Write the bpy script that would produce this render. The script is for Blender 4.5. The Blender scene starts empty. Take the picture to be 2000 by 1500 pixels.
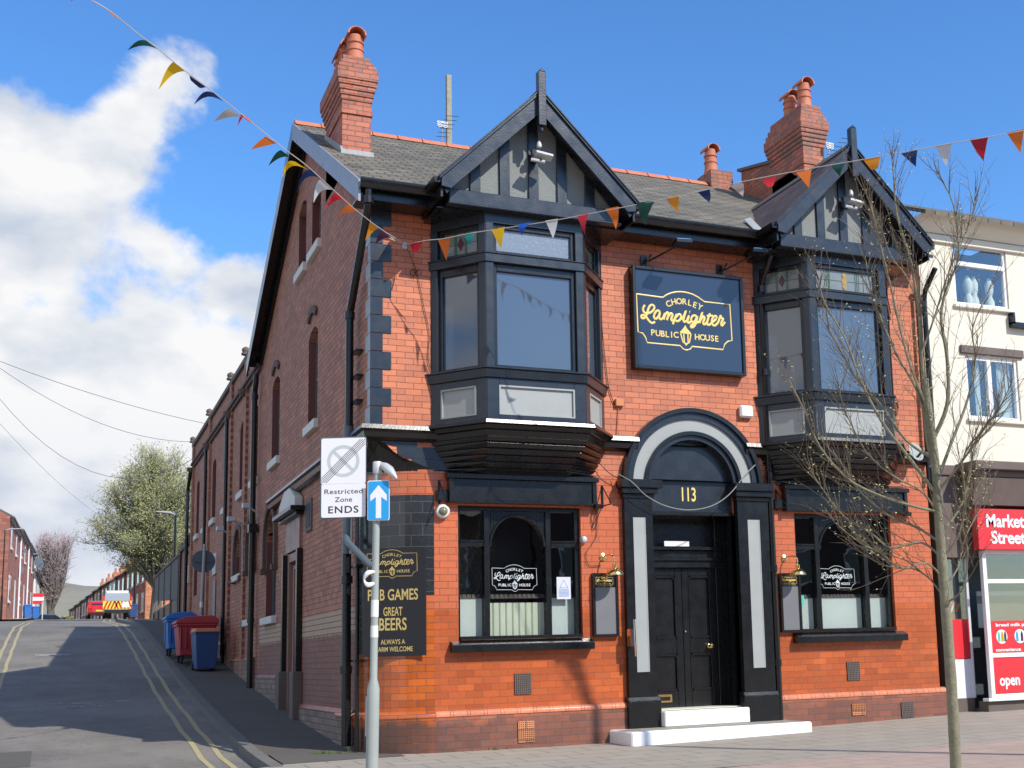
import bpy, bmesh, math, random
from mathutils import Vector, Matrix
random.seed(7)
S = bpy.context.scene
COL = S.collection

# ------------------------------------------------------------ camera
PPX, PPY, F = 1267.26, 904.75, 2441.03
R = Matrix(((0.904674118, 0.037429055, 0.424457072),
            (-0.425027761, 0.150025308, 0.892661083),
            (-0.030267842, -0.987973417, 0.151632400)))
CAM = Vector((-3.66616, -16.230668, 1.072796))
cd = bpy.data.cameras.new('camera'); cam = bpy.data.objects.new('camera', cd); COL.objects.link(cam)
cd.sensor_fit = 'HORIZONTAL'; cd.sensor_width = 36.0
cd.lens = F / 2000 * 36; cd.shift_x = (1000 - PPX) / 2000; cd.shift_y = (PPY - 750) / 2000
cd.clip_start = 0.1; cd.clip_end = 3000
m3 = Matrix((( R[0][0], -R[0][1], -R[0][2]), (R[1][0], -R[1][1], -R[1][2]), (R[2][0], -R[2][1], -R[2][2])))
cam.matrix_world = Matrix.Translation(CAM) @ m3.to_4x4()
S.camera = cam

def ray(p):
    d = R @ Vector((p[0] - PPX, p[1] - PPY, F)); return d.normalized()
def onY(px, py, y=0.0):
    d = ray((px, py)); return CAM + d * ((y - CAM.y) / d.y)
def onX(px, py, x=0.0):
    d = ray((px, py)); return CAM + d * ((x - CAM.x) / d.x)
def onD(px, py, D):                       # at a given distance along the view axis
    d = R @ Vector((px - PPX, py - PPY, F)); return CAM + d * (D / F)

# ------------------------------------------------------------ light and sky
EL, AZ = math.radians(41), math.radians(29)
SUN = Vector((math.sin(AZ) * math.cos(EL), -math.cos(AZ) * math.cos(EL), math.sin(EL)))
sl = bpy.data.lights.new('sun', 'SUN'); sun = bpy.data.objects.new('sun', sl); COL.objects.link(sun)
sl.energy = 4.7; sl.angle = math.radians(0.5); sl.color = (1.0, 0.95, 0.87)
sun.rotation_euler = SUN.to_track_quat('Z', 'Y').to_euler()
W = bpy.data.worlds.new('World'); S.world = W; W.use_nodes = True
nt = W.node_tree; N = nt.nodes; L = nt.links
for n in list(N): N.remove(n)
out = N.new('ShaderNodeOutputWorld')
sky = N.new('ShaderNodeTexSky'); sky.sky_type = 'NISHITA'; sky.sun_disc = False
sky.sun_elevation = EL; sky.sun_rotation = math.pi - AZ
sky.altitude = 100; sky.air_density = 1.0; sky.dust_density = 0.25; sky.ozone_density = 2.0
bg = N.new('ShaderNodeBackground'); bg.inputs[1].default_value = 0.15
hs = N.new('ShaderNodeHueSaturation'); hs.inputs['Saturation'].default_value = 1.18; hs.inputs['Value'].default_value = 1.0
tn = N.new('ShaderNodeMix'); tn.data_type = 'RGBA'; tn.blend_type = 'MULTIPLY'; tn.inputs[0].default_value = 1.0; tn.inputs[7].default_value = (0.93, 1.20, 1.46, 1)
L.new(sky.outputs[0], hs.inputs['Color']); L.new(hs.outputs[0], tn.inputs[6]); L.new(tn.outputs[2], bg.inputs[0])
sz = N.new('ShaderNodeSeparateXYZ'); _tc = N.new('ShaderNodeTexCoord'); L.new(_tc.outputs['Generated'], sz.inputs[0]); _mr = N.new('ShaderNodeMapRange'); L.new(sz.outputs[2], _mr.inputs[0]); _mr.inputs[1].default_value = 0.02; _mr.inputs[2].default_value = 0.32; L.new(_mr.outputs[0], tn.inputs[0])
tc = N.new('ShaderNodeTexCoord')
def wmath(op, a, b=None, c=None, clamp=False):
    n = N.new('ShaderNodeMath'); n.operation = op; n.use_clamp = clamp
    for i, v in enumerate((a, b, c)):
        if v is None: continue
        if isinstance(v, (int, float)): n.inputs[i].default_value = v
        else: L.new(v, n.inputs[i])
    return n.outputs[0]
mp = N.new('ShaderNodeMapping'); L.new(tc.outputs['Generated'], mp.inputs[0]); mp.inputs['Scale'].default_value = (1, 1, 1.15)
mp.inputs['Location'].default_value = (0.35, 0.1, 0.22)
no = N.new('ShaderNodeTexNoise'); no.inputs['Scale'].default_value = 8.5; no.inputs['Detail'].default_value = 10; no.inputs['Roughness'].default_value = 0.58; no.inputs['Distortion'].default_value = 0.15
L.new(mp.outputs[0], no.inputs['Vector'])
def wdot(px, py):
    n = N.new('ShaderNodeVectorMath'); n.operation = 'DOT_PRODUCT'; L.new(tc.outputs['Generated'], n.inputs[0]); n.inputs[1].default_value = ray((px, py)); return n.outputs['Value']
def wmap(v, a, b, c=0.0, d=1.0):
    n = N.new('ShaderNodeMapRange'); n.interpolation_type = 'SMOOTHSTEP'; L.new(v, n.inputs[0])
    for i, q in enumerate((a, b, c, d)): n.inputs[i + 1].default_value = q
    return n.outputs[0]
cr_ = lambda a: math.cos(math.radians(a))
k1 = wmap(wdot(0, 780), cr_(15.5), cr_(8.5), 0, 0.44)
k2 = wmap(wdot(620, 860), cr_(10.6), cr_(8.2), 0, 0.46)
k3 = wmap(wdot(330, 330), cr_(6.5), cr_(1), 0, 0.27)
gap = wmap(wdot(480, 340), cr_(5.2), cr_(1.5), 0, 0.26)
k6 = wmap(wdot(370, 215), cr_(4.5), cr_(.5), 0, 0.22)
k4 = wmap(wdot(100, 1150), cr_(16), cr_(9), 0, 0.40)
ndv = N.new('ShaderNodeVectorMath'); ndv.operation = 'DOT_PRODUCT'; L.new(tc.outputs['Generated'], ndv.inputs[0]); ndv.inputs[1].default_value = Vector((-0.85, -0.25, 0.46)).normalized()
k5 = wmap(ndv.outputs['Value'], cr_(62), cr_(40), 0, 0.36)  # unseen cloud bank to the left, added to lift and whiten the ambient light
cov = wmath('ADD', wmath('SUBTRACT', wmath('MAXIMUM', wmath('MAXIMUM', wmath('MAXIMUM', k1, k4), wmath('MAXIMUM', k2, k3)), k5), gap), k6)
dens = wmath('ADD', wmath('MULTIPLY_ADD', no.outputs[0], 1.5, -0.62), wmath('MULTIPLY', cov, 1.55))
mask = wmap(dens, 0.46, 0.72)
no2 = N.new('ShaderNodeTexNoise'); no2.inputs['Scale'].default_value = 7; no2.inputs['Detail'].default_value = 8
mp2 = N.new('ShaderNodeMapping'); L.new(tc.outputs['Generated'], mp2.inputs[0]); mp2.inputs['Scale'].default_value = (1, 1, 1.8); mp2.inputs['Location'].default_value = (0.1, 0.5, 0.9)
L.new(mp2.outputs[0], no2.inputs['Vector'])
cr = N.new('ShaderNodeValToRGB'); L.new(no2.outputs[0], cr.inputs[0])
cr.color_ramp.elements[0].position = 0.36; cr.color_ramp.elements[0].color = (0.52, 0.60, 0.73, 1)
cr.color_ramp.elements[1].position = 0.56; cr.color_ramp.elements[1].color = (0.95, 0.95, 0.96, 1)
cl = N.new('ShaderNodeMix'); cl.data_type = 'RGBA'; cl.blend_type = 'MULTIPLY'; L.new(wmath('MULTIPLY', wmap(sz.outputs[2], 0.0, 0.05), wmap(sz.outputs[2], 0.08, 0.22, 1, 0)), cl.inputs[0]); L.new(cr.outputs[0], cl.inputs[6]); cl.inputs[7].default_value = (0.86, 0.89, 0.95, 1)
bgc = N.new('ShaderNodeBackground'); L.new(cl.outputs[2], bgc.inputs[0]); bgc.inputs[1].default_value = 0.95
mx = N.new('ShaderNodeMixShader'); L.new(mask, mx.inputs[0]); L.new(bg.outputs[0], mx.inputs[1]); L.new(bgc.outputs[0], mx.inputs[2]); L.new(mx.outputs[0], out.inputs[0])
S.view_settings.view_transform = 'Standard'; S.view_settings.look = 'None'; S.view_settings.exposure = 0.08; S.view_settings.gamma = 1.0
S.render.engine = 'CYCLES'

# ------------------------------------------------------------ materials
MATS = {}
class NT:
    def __init__(s, name):
        s.m = bpy.data.materials.new(name); s.m.use_nodes = True; s.t = s.m.node_tree
        s.b = s.t.nodes['Principled BSDF']; MATS[name] = s.m
    def n(s, kind, **kw):
        n = s.t.nodes.new(kind)
        for k, v in kw.items(): setattr(n, k, v)
        return n
    def l(s, a, b): s.t.links.new(a, b)
    def val(s, sock, v):
        if isinstance(v, (int, float, tuple, list)):
            sock.default_value = v
        else: s.l(v, sock)
    def math(s, op, a, b=0.0, c=0.0, clamp=False):
        n = s.n('ShaderNodeMath', operation=op, use_clamp=clamp)
        s.val(n.inputs[0], a); s.val(n.inputs[1], b); s.val(n.inputs[2], c); return n.outputs[0]
    def pos(s):
        g = s.n('ShaderNodeNewGeometry'); x = s.n('ShaderNodeSeparateXYZ'); s.l(g.outputs['Position'], x.inputs[0]); s._p = g.outputs['Position']; return x.outputs
    def noise(s, scale, detail=3, rough=0.5, vec=None):
        n = s.n('ShaderNodeTexNoise'); n.inputs['Scale'].default_value = scale; n.inputs['Detail'].default_value = detail; n.inputs['Roughness'].default_value = rough
        if vec is None:
            g = s.n('ShaderNodeNewGeometry'); vec = g.outputs['Position']
        s.l(vec, n.inputs['Vector']); return n.outputs[0]
    def ramp(s, v, a, b, c=0.0, d=1.0):
        n = s.n('ShaderNodeMapRange'); s.val(n.inputs[0], v)
        for i, q in enumerate((a, b, c, d)): n.inputs[i + 1].default_value = q
        return n.outputs[0]
    def mix(s, f, a, b, blend='MIX'):
        n = s.n('ShaderNodeMix', data_type='RGBA', blend_type=blend); s.val(n.inputs[0], f)
        s.val(n.inputs[6], a if not isinstance(a, tuple) else (*a[:3], 1)); s.val(n.inputs[7], b if not isinstance(b, tuple) else (*b[:3], 1)); return n.outputs[2]
    def bump(s, h, strength=0.3, dist=0.01):
        n = s.n('ShaderNodeBump'); n.inputs['Strength'].default_value = strength; n.inputs['Distance'].default_value = dist; s.l(h, n.inputs['Height']); s.l(n.outputs[0], s.b.inputs['Normal'])
    def set(s, **kw):
        for k, v in kw.items():
            k = {'col': 'Base Color', 'rough': 'Roughness', 'metal': 'Metallic', 'spec': 'Specular IOR Level', 'coat': 'Coat Weight', 'crough': 'Coat Roughness', 'trans': 'Transmission Weight'}[k]
            if isinstance(v, tuple) and len(v) == 3: v = (*v, 1)
            s.val(s.b.inputs[k], v)

def simple(name, col, rough=0.5, metal=0.0, var=0.12, nscale=3.0, bump=0.0, bscale=60, spec=0.5, coat=0.0):
    t = NT(name)
    d = tuple(c * (1 - var) for c in col); u = tuple(min(1, c * (1 + var)) for c in col)
    c = t.mix(t.noise(nscale, 5, 0.6), d, u)
    t.set(col=c, rough=rough, metal=metal, spec=spec, coat=coat)
    if bump: t.bump(t.noise(bscale, 4, 0.6), bump, 0.01)
    return t.m

def brick(name, axis, c1, c2, mortar, bw, rh, ms=0.006, rough=0.6, coat=0.0, z0=0.0, stain=None, bumps=0.5, layers=None, wander=0.0, varn=0.25):
    """axis: 'X','Y', 'C' (rounded corner), 'S' slate on the main slope, 'D' slate on the dormer slopes"""
    t = NT(name); p = t.pos()
    z = p[2]
    if axis == 'X': u = p[0]
    elif axis == 'Y': u = p[1]
    elif axis == 'XY': u = t.math('ADD', p[0], p[1])
    elif axis == 'C':
        u = t.math('MULTIPLY', t.math('ARCTAN2', t.math('SUBTRACT', p[0], 0.85), t.math('SUBTRACT', 0.85, p[1])), 0.85)
    elif axis == 'S': u = p[0]; z = t.math('MULTIPLY', p[1], 1.15)
    elif axis == 'D': u = p[1]; z = t.math('MULTIPLY', p[2], 1.3)
    if wander:
        z = t.math('ADD', z, t.math('MULTIPLY', t.noise(2.5, 2), wander))
    cb = t.n('ShaderNodeCombineXYZ'); t.val(cb.inputs[0], u); t.val(cb.inputs[1], t.math('SUBTRACT', z, z0))
    br = t.n('ShaderNodeTexBrick'); t.l(cb.outputs[0], br.inputs['Vector'])
    br.inputs['Scale'].default_value = 1.0; br.inputs['Mortar Size'].default_value = ms; br.inputs['Mortar Smooth'].default_value = 0.15
    br.inputs['Brick Width'].default_value = bw; br.inputs['Row Height'].default_value = rh; br.offset = 0.5
    br.inputs['Color1'].default_value = (*c1, 1); br.inputs['Color2'].default_value = (*c2, 1); br.inputs['Mortar'].default_value = (*mortar, 1)
    br.inputs['Bias'].default_value = -0.1
    col = br.outputs['Color']
    # second, independent brick tint
    br2 = t.n('ShaderNodeTexBrick'); mp = t.n('ShaderNodeMapping'); t.l(cb.outputs[0], mp.inputs[0]); mp.inputs['Location'].default_value = (bw * 14, rh * 38, 0)
    t.l(mp.outputs[0], br2.inputs['Vector']); br2.inputs['Scale'].default_value = 1.0; br2.inputs['Mortar Size'].default_value = 0
    br2.inputs['Brick Width'].default_value = bw; br2.inputs['Row Height'].default_value = rh; br2.offset = 0.5
    br2.inputs['Color1'].default_value = (1 - varn, 1 - varn, 1 - varn, 1); br2.inputs['Color2'].default_value = (1 + varn, 1 + varn * 0.8, 1 + varn * 0.6, 1); br2.inputs['Mortar'].default_value = (1, 1, 1, 1)
    col = t.mix(0.8, col, br2.outputs['Color'], 'MULTIPLY')
    g = t.ramp(t.noise(0.9, 4, 0.6), 0.3, 0.7, 0.86, 1.1)
    cg = t.n('ShaderNodeCombineXYZ'); [t.l(g, cg.inputs[i]) for i in range(3)]
    col = t.mix(1.0, col, cg.outputs[0], 'MULTIPLY')
    if layers: col = layers(t, col, p, br.outputs['Fac'])
    t.set(col=col, coat=coat, crough=0.12)
    t.set(rough=t.ramp(t.noise(25, 3), 0.3, 0.7, rough * 0.8, min(1, rough * 1.25)))
    h = t.math('ADD', t.math('MULTIPLY', t.math('SUBTRACT', 1.0, br.outputs['Fac']), 1.0), t.math('MULTIPLY', t.noise(45, 4, 0.65), 0.35))
    t.bump(h, bumps, 0.006)
    return t.m

def hband(t, p, z, a, b, soft=0.02, wob=0.0, nsc=3.0):
    zz = z if not wob else t.math('ADD', z, t.math('MULTIPLY', t.math('SUBTRACT', t.noise(nsc, 4, 0.65), 0.5), wob))
    return t.math('MULTIPLY', t.ramp(zz, a - soft, a + soft), t.ramp(zz, b - soft, b + soft, 1.0, 0.0))

def lay_front_low(t, col, p, fac):
    k = hband(t, p, p[2], -1.0, 0.30, 0.05, 0.35, 2.2)              # dirty foot of the wall
    col = t.mix(t.math('MULTIPLY', k, 0.55), col, (0.10, 0.055, 0.045))
    k2 = t.math('MULTIPLY', t.ramp(p[0], 0.4, 1.9, 1.0, 0.0), k)
    col = t.mix(t.math('MULTIPLY', k2, 0.7), col, (0.05, 0.038, 0.035))
    col = t.mix(t.math('MULTIPLY', streaks(t, p), 0.35), col, (0.30, 0.10, 0.05))
    up = hband(t, p, p[2], 1.75, 9.0, 0.02)                         # paler matt bricks above the glazed ones
    return t.mix(t.math('MULTIPLY', up, t.math('SUBTRACT', 1.0, fac)), col, t.mix(0.6, col, (0.60, 0.165, 0.075)))
def streaks(t, p, axis=0):
    cb = t.n('ShaderNodeCombineXYZ'); t.val(cb.inputs[0], t.math('MULTIPLY', p[axis], 7.0)); t.val(cb.inputs[1], t.math('MULTIPLY', p[2], 0.7))
    return t.ramp(t.noise(1.0, 6, 0.65, cb.outputs[0]), 0.52, 0.75)
def lay_front_up(t, col, p, fac):
    col = t.mix(t.math('MULTIPLY', streaks(t, p), 0.32), col, (0.30, 0.12, 0.08))
    return t.mix(t.ramp(t.noise(22, 3, 0.7), 0.66, 0.74, 0, 0.35), col, (0.60, 0.38, 0.27))
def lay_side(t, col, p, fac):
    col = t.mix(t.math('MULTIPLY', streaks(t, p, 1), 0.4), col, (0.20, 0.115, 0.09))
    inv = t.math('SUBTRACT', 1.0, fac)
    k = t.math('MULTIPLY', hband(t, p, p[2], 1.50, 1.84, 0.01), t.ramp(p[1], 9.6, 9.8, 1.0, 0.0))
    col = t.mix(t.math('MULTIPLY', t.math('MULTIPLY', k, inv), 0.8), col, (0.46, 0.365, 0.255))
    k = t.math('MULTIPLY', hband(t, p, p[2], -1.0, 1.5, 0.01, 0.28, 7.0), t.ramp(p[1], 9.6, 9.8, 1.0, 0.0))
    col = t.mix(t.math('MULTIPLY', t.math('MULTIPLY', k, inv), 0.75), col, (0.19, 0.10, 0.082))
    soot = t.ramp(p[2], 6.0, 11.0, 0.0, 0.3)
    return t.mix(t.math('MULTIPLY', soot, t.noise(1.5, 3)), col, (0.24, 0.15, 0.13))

brick('brick_front_upper', 'X', (0.62, 0.195, 0.088), (0.50, 0.15, 0.07), (0.22, 0.06, 0.03), 0.231, 0.0838, 0.0048, 0.6, 0.05, z0=0.015, varn=0.13, layers=lay_front_up)
brick('brick_front_lower', 'X', (0.50, 0.112, 0.028), (0.41, 0.085, 0.024), (0.30, 0.085, 0.04), 0.231, 0.0905, 0.005, 0.30, 0.25, z0=0.04, layers=lay_front_low, varn=0.17)
brick('brick_corner', 'C', (0.54, 0.125, 0.016), (0.42, 0.085, 0.015), (0.20, 0.07, 0.045), 0.231, 0.0905, 0.005, 0.22, 0.7, z0=0.04, layers=lay_front_low, varn=0.24)
brick('brick_corner_black', 'C', (0.022, 0.023, 0.025), (0.03, 0.032, 0.034), (0.085, 0.082, 0.075), 0.300, 0.1500, 0.005, 0.25, 0.5, z0=0.04)
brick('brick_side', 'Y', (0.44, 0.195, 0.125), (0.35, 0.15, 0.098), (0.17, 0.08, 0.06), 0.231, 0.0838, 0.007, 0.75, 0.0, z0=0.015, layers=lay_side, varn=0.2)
brick('brick_plinth', 'XY', (0.42, 0.12, 0.06), (0.30, 0.11, 0.065), (0.17, 0.11, 0.085), 0.231, 0.0905, 0.006, 0.42, 0.25, z0=0.03, layers=lay_front_low, varn=0.3)
brick('brick_side_plinth', 'Y', (0.27, 0.20, 0.155), (0.20, 0.15, 0.12), (0.08, 0.065, 0.055), 0.231, 0.0905, 0.006, 0.7, 0.0, z0=0.03)
brick('brick_chimney', 'XY', (0.50, 0.155, 0.085), (0.40, 0.125, 0.075), (0.17, 0.085, 0.065), 0.231, 0.0838, 0.008, 0.7, 0, z0=0.0, varn=0.2,
      layers=lambda t, c, p, f: t.mix(t.math('MULTIPLY', t.ramp(p[2], 9.6, 10.3, 0.1, 0.75), t.ramp(t.noise(5, 4), 0.4, 0.65)), c, (0.17, 0.11, 0.085)))
brick('brick_terrace', 'XY', (0.40, 0.15, 0.10), (0.30, 0.11, 0.08), (0.2, 0.13, 0.1), 0.5, 0.17, 0.01, 0.8, 0)
brick('brick_orange', 'XY', (0.62, 0.25, 0.11), (0.50, 0.19, 0.09), (0.28, 0.15, 0.1), 0.4, 0.14, 0.01, 0.8, 0)
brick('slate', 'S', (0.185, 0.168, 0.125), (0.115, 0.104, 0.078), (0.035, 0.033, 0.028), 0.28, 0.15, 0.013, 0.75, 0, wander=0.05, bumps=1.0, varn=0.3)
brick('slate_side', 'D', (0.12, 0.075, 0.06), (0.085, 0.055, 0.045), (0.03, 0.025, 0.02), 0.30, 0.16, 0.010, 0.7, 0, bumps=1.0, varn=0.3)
simple('slate_far', (0.12, 0.105, 0.095), 0.8, nscale=6)
simple('terracotta', (0.52, 0.17, 0.09), 0.65, nscale=8, bump=0.4, var=0.25)
simple('lead', (0.36, 0.37, 0.37), 0.6, nscale=12, var=0.3)

def paint(name, col, rough=0.25, bump=0.35, bs=38, chips=0.0, chipcol=(0.5, 0.5, 0.46)):
    t = NT(name); c = t.mix(t.noise(1.5, 4), tuple(q * 0.93 for q in col), tuple(q * 1.08 for q in col))
    if chips:
        k = t.ramp(t.noise(75, 4, 0.7), 0.72 - chips, 0.735 - chips)
        c = t.mix(k, c, chipcol)
    t.set(col=c, rough=t.ramp(t.noise(6, 3), 0.3, 0.7, rough * 0.85, rough * 1.15), spec=0.5, coat=0.12, crough=0.2)
    t.bump(t.noise(bs, 3, 0.5), bump, 0.005); return t.m
paint('black_gloss', (0.007, 0.0075, 0.008), 0.27, 0.22, chips=0.012, chipcol=(0.07, 0.07, 0.07))
paint('black_flaking', (0.018, 0.024, 0.033), 0.26, 0.28, 45, chips=0.012, chipcol=(0.25, 0.26, 0.26))
paint('navy_paint', (0.017, 0.023, 0.031), 0.28, 0.25, 90, chips=0.008)
paint('grey_paint', (0.33, 0.345, 0.325), 0.45, 0.3, 50)
paint('quoin_grey', (0.34, 0.355, 0.355), 0.45, 0.3, 50)
paint('white_step', (0.86, 0.86, 0.84), 0.7, 0.3, 20, chips=0.075, chipcol=(0.50, 0.48, 0.44))
paint('sill_white', (0.62, 0.62, 0.58), 0.7, 0.4, 20)
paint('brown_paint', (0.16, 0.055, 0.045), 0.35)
paint('door_brown', (0.27, 0.15, 0.115), 0.5, 0.2, 40)
paint('barge_grey', (0.27, 0.28, 0.30), 0.45, 0.3, 30, chips=0.03, chipcol=(0.12, 0.12, 0.12))
t = NT('pebbledash'); t.set(col=t.mix(t.noise(60, 4, 0.7), (0.18, 0.195, 0.185), (0.285, 0.30, 0.285)), rough=0.9); t.bump(t.noise(70, 3), 0.9, 0.012)
t = NT('asphalt'); p = t.pos()
c = t.mix(t.noise(90, 3, 0.7), (0.160, 0.145, 0.124), (0.245, 0.224, 0.192)); c = t.mix(t.ramp(t.noise(0.55, 5, 0.6), 0.4, 0.68), c, (0.128, 0.116, 0.099))
mpn = t.n('ShaderNodeMapping'); gq = t.n('ShaderNodeNewGeometry'); t.l(gq.outputs['Position'], mpn.inputs[0]); mpn.inputs['Scale'].default_value = (1.6, 0.25, 1)
c = t.mix(t.math('MULTIPLY', t.ramp(t.noise(1.6, 5, 0.7, mpn.outputs[0]), 0.55, 0.75), 0.55), c, (0.22, 0.21, 0.195))
ck = t.math('ABSOLUTE', t.math('SUBTRACT', t.noise(0.8, 5, 0.6), 0.5)); c = t.mix(t.ramp(ck, 0.0, 0.006, 0.6, 0.0), c, (0.05, 0.048, 0.045))
t.set(col=c, rough=0.85); t.bump(t.noise(150, 3), 0.5, 0.008)
t = NT('pavement_tar'); t.set(col=t.mix(t.noise(1.2, 6, 0.65), (0.068, 0.060, 0.050), (0.120, 0.108, 0.090)), rough=0.9); t.bump(t.noise(90, 3), 0.5, 0.01)
def paving(name, c1, c2, mort, bw, rh, ms=0.012):
    t = NT(name); p = t.pos(); cb = t.n('ShaderNodeCombineXYZ'); t.l(p[0], cb.inputs[0]); t.l(p[1], cb.inputs[1])
    br = t.n('ShaderNodeTexBrick'); t.l(cb.outputs[0], br.inputs['Vector']); br.inputs['Scale'].default_value = 1; br.inputs['Mortar Size'].default_value = ms
    br.inputs['Brick Width'].default_value = bw; br.inputs['Row Height'].default_value = rh
    for k, v in (('Color1', c1), ('Color2', c2), ('Mortar', mort)): br.inputs[k].default_value = (*v, 1)
    c = t.mix(t.ramp(t.noise(1.4, 6, 0.7), 0.35, 0.7, 0, 0.5), br.outputs['Color'], tuple(q * 0.6 for q in c1)); c = t.mix(t.ramp(t.noise(9, 3, 0.6), 0.66, 0.70, 0, 0.45), c, tuple(q * 0.35 for q in c1))
    c = t.mix(t.math('MULTIPLY', t.noise(120, 2), 0.5), c, tuple(q * 1.25 for q in c1))
    t.set(col=c, rough=0.85); t.bump(t.math('SUBTRACT', 1.0, br.outputs['Fac']), 0.4, 0.006)
paving('paving_grey', (0.33, 0.29, 0.235), (0.28, 0.25, 0.205), (0.10, 0.09, 0.075), 0.6, 0.45, 0.014)
paving('paving_pink', (0.40, 0.295, 0.24), (0.35, 0.26, 0.21), (0.20, 0.15, 0.125), 0.4, 0.4, 0.012)
simple('kerb_stone', (0.14, 0.13, 0.115), 0.85, nscale=5, var=0.3)
simple('earth', (0.12, 0.105, 0.085), 0.95)
t = NT('yellow_line'); t.set(col=t.mix(t.ramp(t.noise(20, 5, 0.7), 0.45, 0.75, 0, 0.6), (0.40, 0.335, 0.17), (0.19, 0.18, 0.15)), rough=0.8)
t = NT('worn_white'); t.set(col=t.mix(t.ramp(t.noise(12, 5, 0.7), 0.4, 0.6), (0.42, 0.41, 0.39), (0.12, 0.12, 0.115)), rough=0.85)
simple('gold', (0.80, 0.58, 0.16), 0.4, nscale=20, var=0.08)
simple('gold_dull', (0.50, 0.38, 0.13), 0.5, nscale=20, var=0.1)
simple('decal_white', (0.62, 0.66, 0.64), 0.5)
simple('sign_navy', (0.022, 0.036, 0.066), 0.16, coat=0.5, var=0.1)
simple('sign_black', (0.014, 0.014, 0.016), 0.4)
simple('frame_black', (0.01, 0.01, 0.011), 0.25, spec=0.6)
simple('board_grey', (0.17, 0.17, 0.175), 0.35)
simple('brass', (0.80, 0.55, 0.22), 0.22, metal=1.0, nscale=20, var=0.15)
simple('chrome', (0.75, 0.75, 0.76), 0.15, metal=1.0)
simple('steel_grey', (0.33, 0.36, 0.33), 0.45, nscale=9, var=0.12, bump=0.1)
simple('alloy', (0.52, 0.53, 0.53), 0.4, metal=0.2)
simple('pipe_grey', (0.10, 0.125, 0.14), 0.4)
simple('plastic_white', (0.75, 0.75, 0.72), 0.4)
simple('plastic_cream', (0.72, 0.69, 0.55), 0.4)
simple('pvc_white', (0.82, 0.82, 0.84), 0.3, var=0.04)
simple('sign_white', (0.80, 0.80, 0.82), 0.35, var=0.03)
simple('sign_symbol_grey', (0.52, 0.56, 0.54), 0.4)
simple('sign_text', (0.055, 0.05, 0.05), 0.4)
simple('sign_blue', (0.02, 0.34, 0.70), 0.3, var=0.04)
simple('render_cream', (0.74, 0.69, 0.56), 0.85, nscale=1.5, bump=0.15, var=0.06)
simple('stone_brown', (0.13, 0.10, 0.085), 0.7, nscale=5, var=0.3)
simple('hood_brown', (0.115, 0.075, 0.06), 0.8, nscale=6, var=0.3)
simple('dark_void', (0.008, 0.008, 0.009), 0.6)
simple('curtain_cream', (0.84, 0.83, 0.68), 0.8, var=0.1)
simple('curtain_grey', (0.82, 0.84, 0.80), 0.8, var=0.06)
simple('shop_red', (0.72, 0.03, 0.04), 0.35, var=0.05)
simple('shop_brown', (0.13, 0.095, 0.08), 0.6, nscale=4, var=0.25)
simple('lamp_lens', (0.45, 0.45, 0.43), 0.2)
simple('camera_globe', (0.20, 0.19, 0.12), 0.1, coat=0.6)
simple('cable_black', (0.02, 0.02, 0.02), 0.5); simple('cable_grey', (0.30, 0.29, 0.27), 0.5); simple('rope_pale', (0.55, 0.50, 0.44), 0.7)
simple('cable_red', (0.42, 0.16, 0.10), 0.6)
simple('bark', (0.23, 0.22, 0.145), 0.9, nscale=14, var=0.5, bump=0.8, bscale=40)
simple('twig', (0.15, 0.115, 0.075), 0.8); simple('bud', (0.55, 0.52, 0.22), 0.6)
simple('bark_far', (0.13, 0.115, 0.09), 0.9)
simple('twig_pink', (0.44, 0.34, 0.33), 0.9)
simple('grass_green', (0.10, 0.17, 0.03), 0.8)
simple('fence_sheet', (0.22, 0.225, 0.22), 0.7, nscale=2, var=0.25)
simple('timber_old', (0.33, 0.31, 0.24), 0.9, nscale=12, var=0.5)
simple('hill', (0.22, 0.20, 0.145), 0.95, nscale=0.02, var=0.4)
simple('bin_blue', (0.03, 0.07, 0.19), 0.45); simple('bin_blue_bright', (0.03, 0.16, 0.48), 0.45); simple('bin_red', (0.40, 0.035, 0.04), 0.45, nscale=6, var=0.25); simple('bin_orange', (0.55, 0.17, 0.05), 0.5)
simple('opposite_brick', (0.06, 0.04, 0.035), 0.8); simple('rear_glass', (0.32, 0.35, 0.37), 0.2)  # rear_glass is pale: the sky's reflection is put into its base colour
simple('rubber', (0.015, 0.015, 0.015), 0.8); simple('car_glass', (0.02, 0.025, 0.03), 0.08, coat=0.5)
simple('car_red', (0.60, 0.02, 0.02), 0.25, coat=0.6); simple('car_white', (0.74, 0.74, 0.72), 0.3, coat=0.5); simple('car_blue', (0.06, 0.14, 0.26), 0.3, coat=0.5)
simple('livery_yellow', (0.75, 0.62, 0.05), 0.4); simple('livery_red', (0.50, 0.03, 0.02), 0.4)
simple('tail_lamp', (0.75, 0.04, 0.02), 0.2)
simple('poster_white', (0.62, 0.64, 0.72), 0.5); simple('poster_blue', (0.2, 0.3, 0.5), 0.5); simple('sticker_green', (0.10, 0.50, 0.38), 0.4)
simple('green_glass', (0.05, 0.16, 0.07), 0.2); simple('red_glass', (0.12, 0.03, 0.04), 0.2); simple('amber_glass', (0.40, 0.26, 0.06), 0.2)
simple('wire_dark', (0.10, 0.105, 0.12), 0.6); simple('dark_pane', (0.022, 0.024, 0.028), 0.35)
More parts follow.
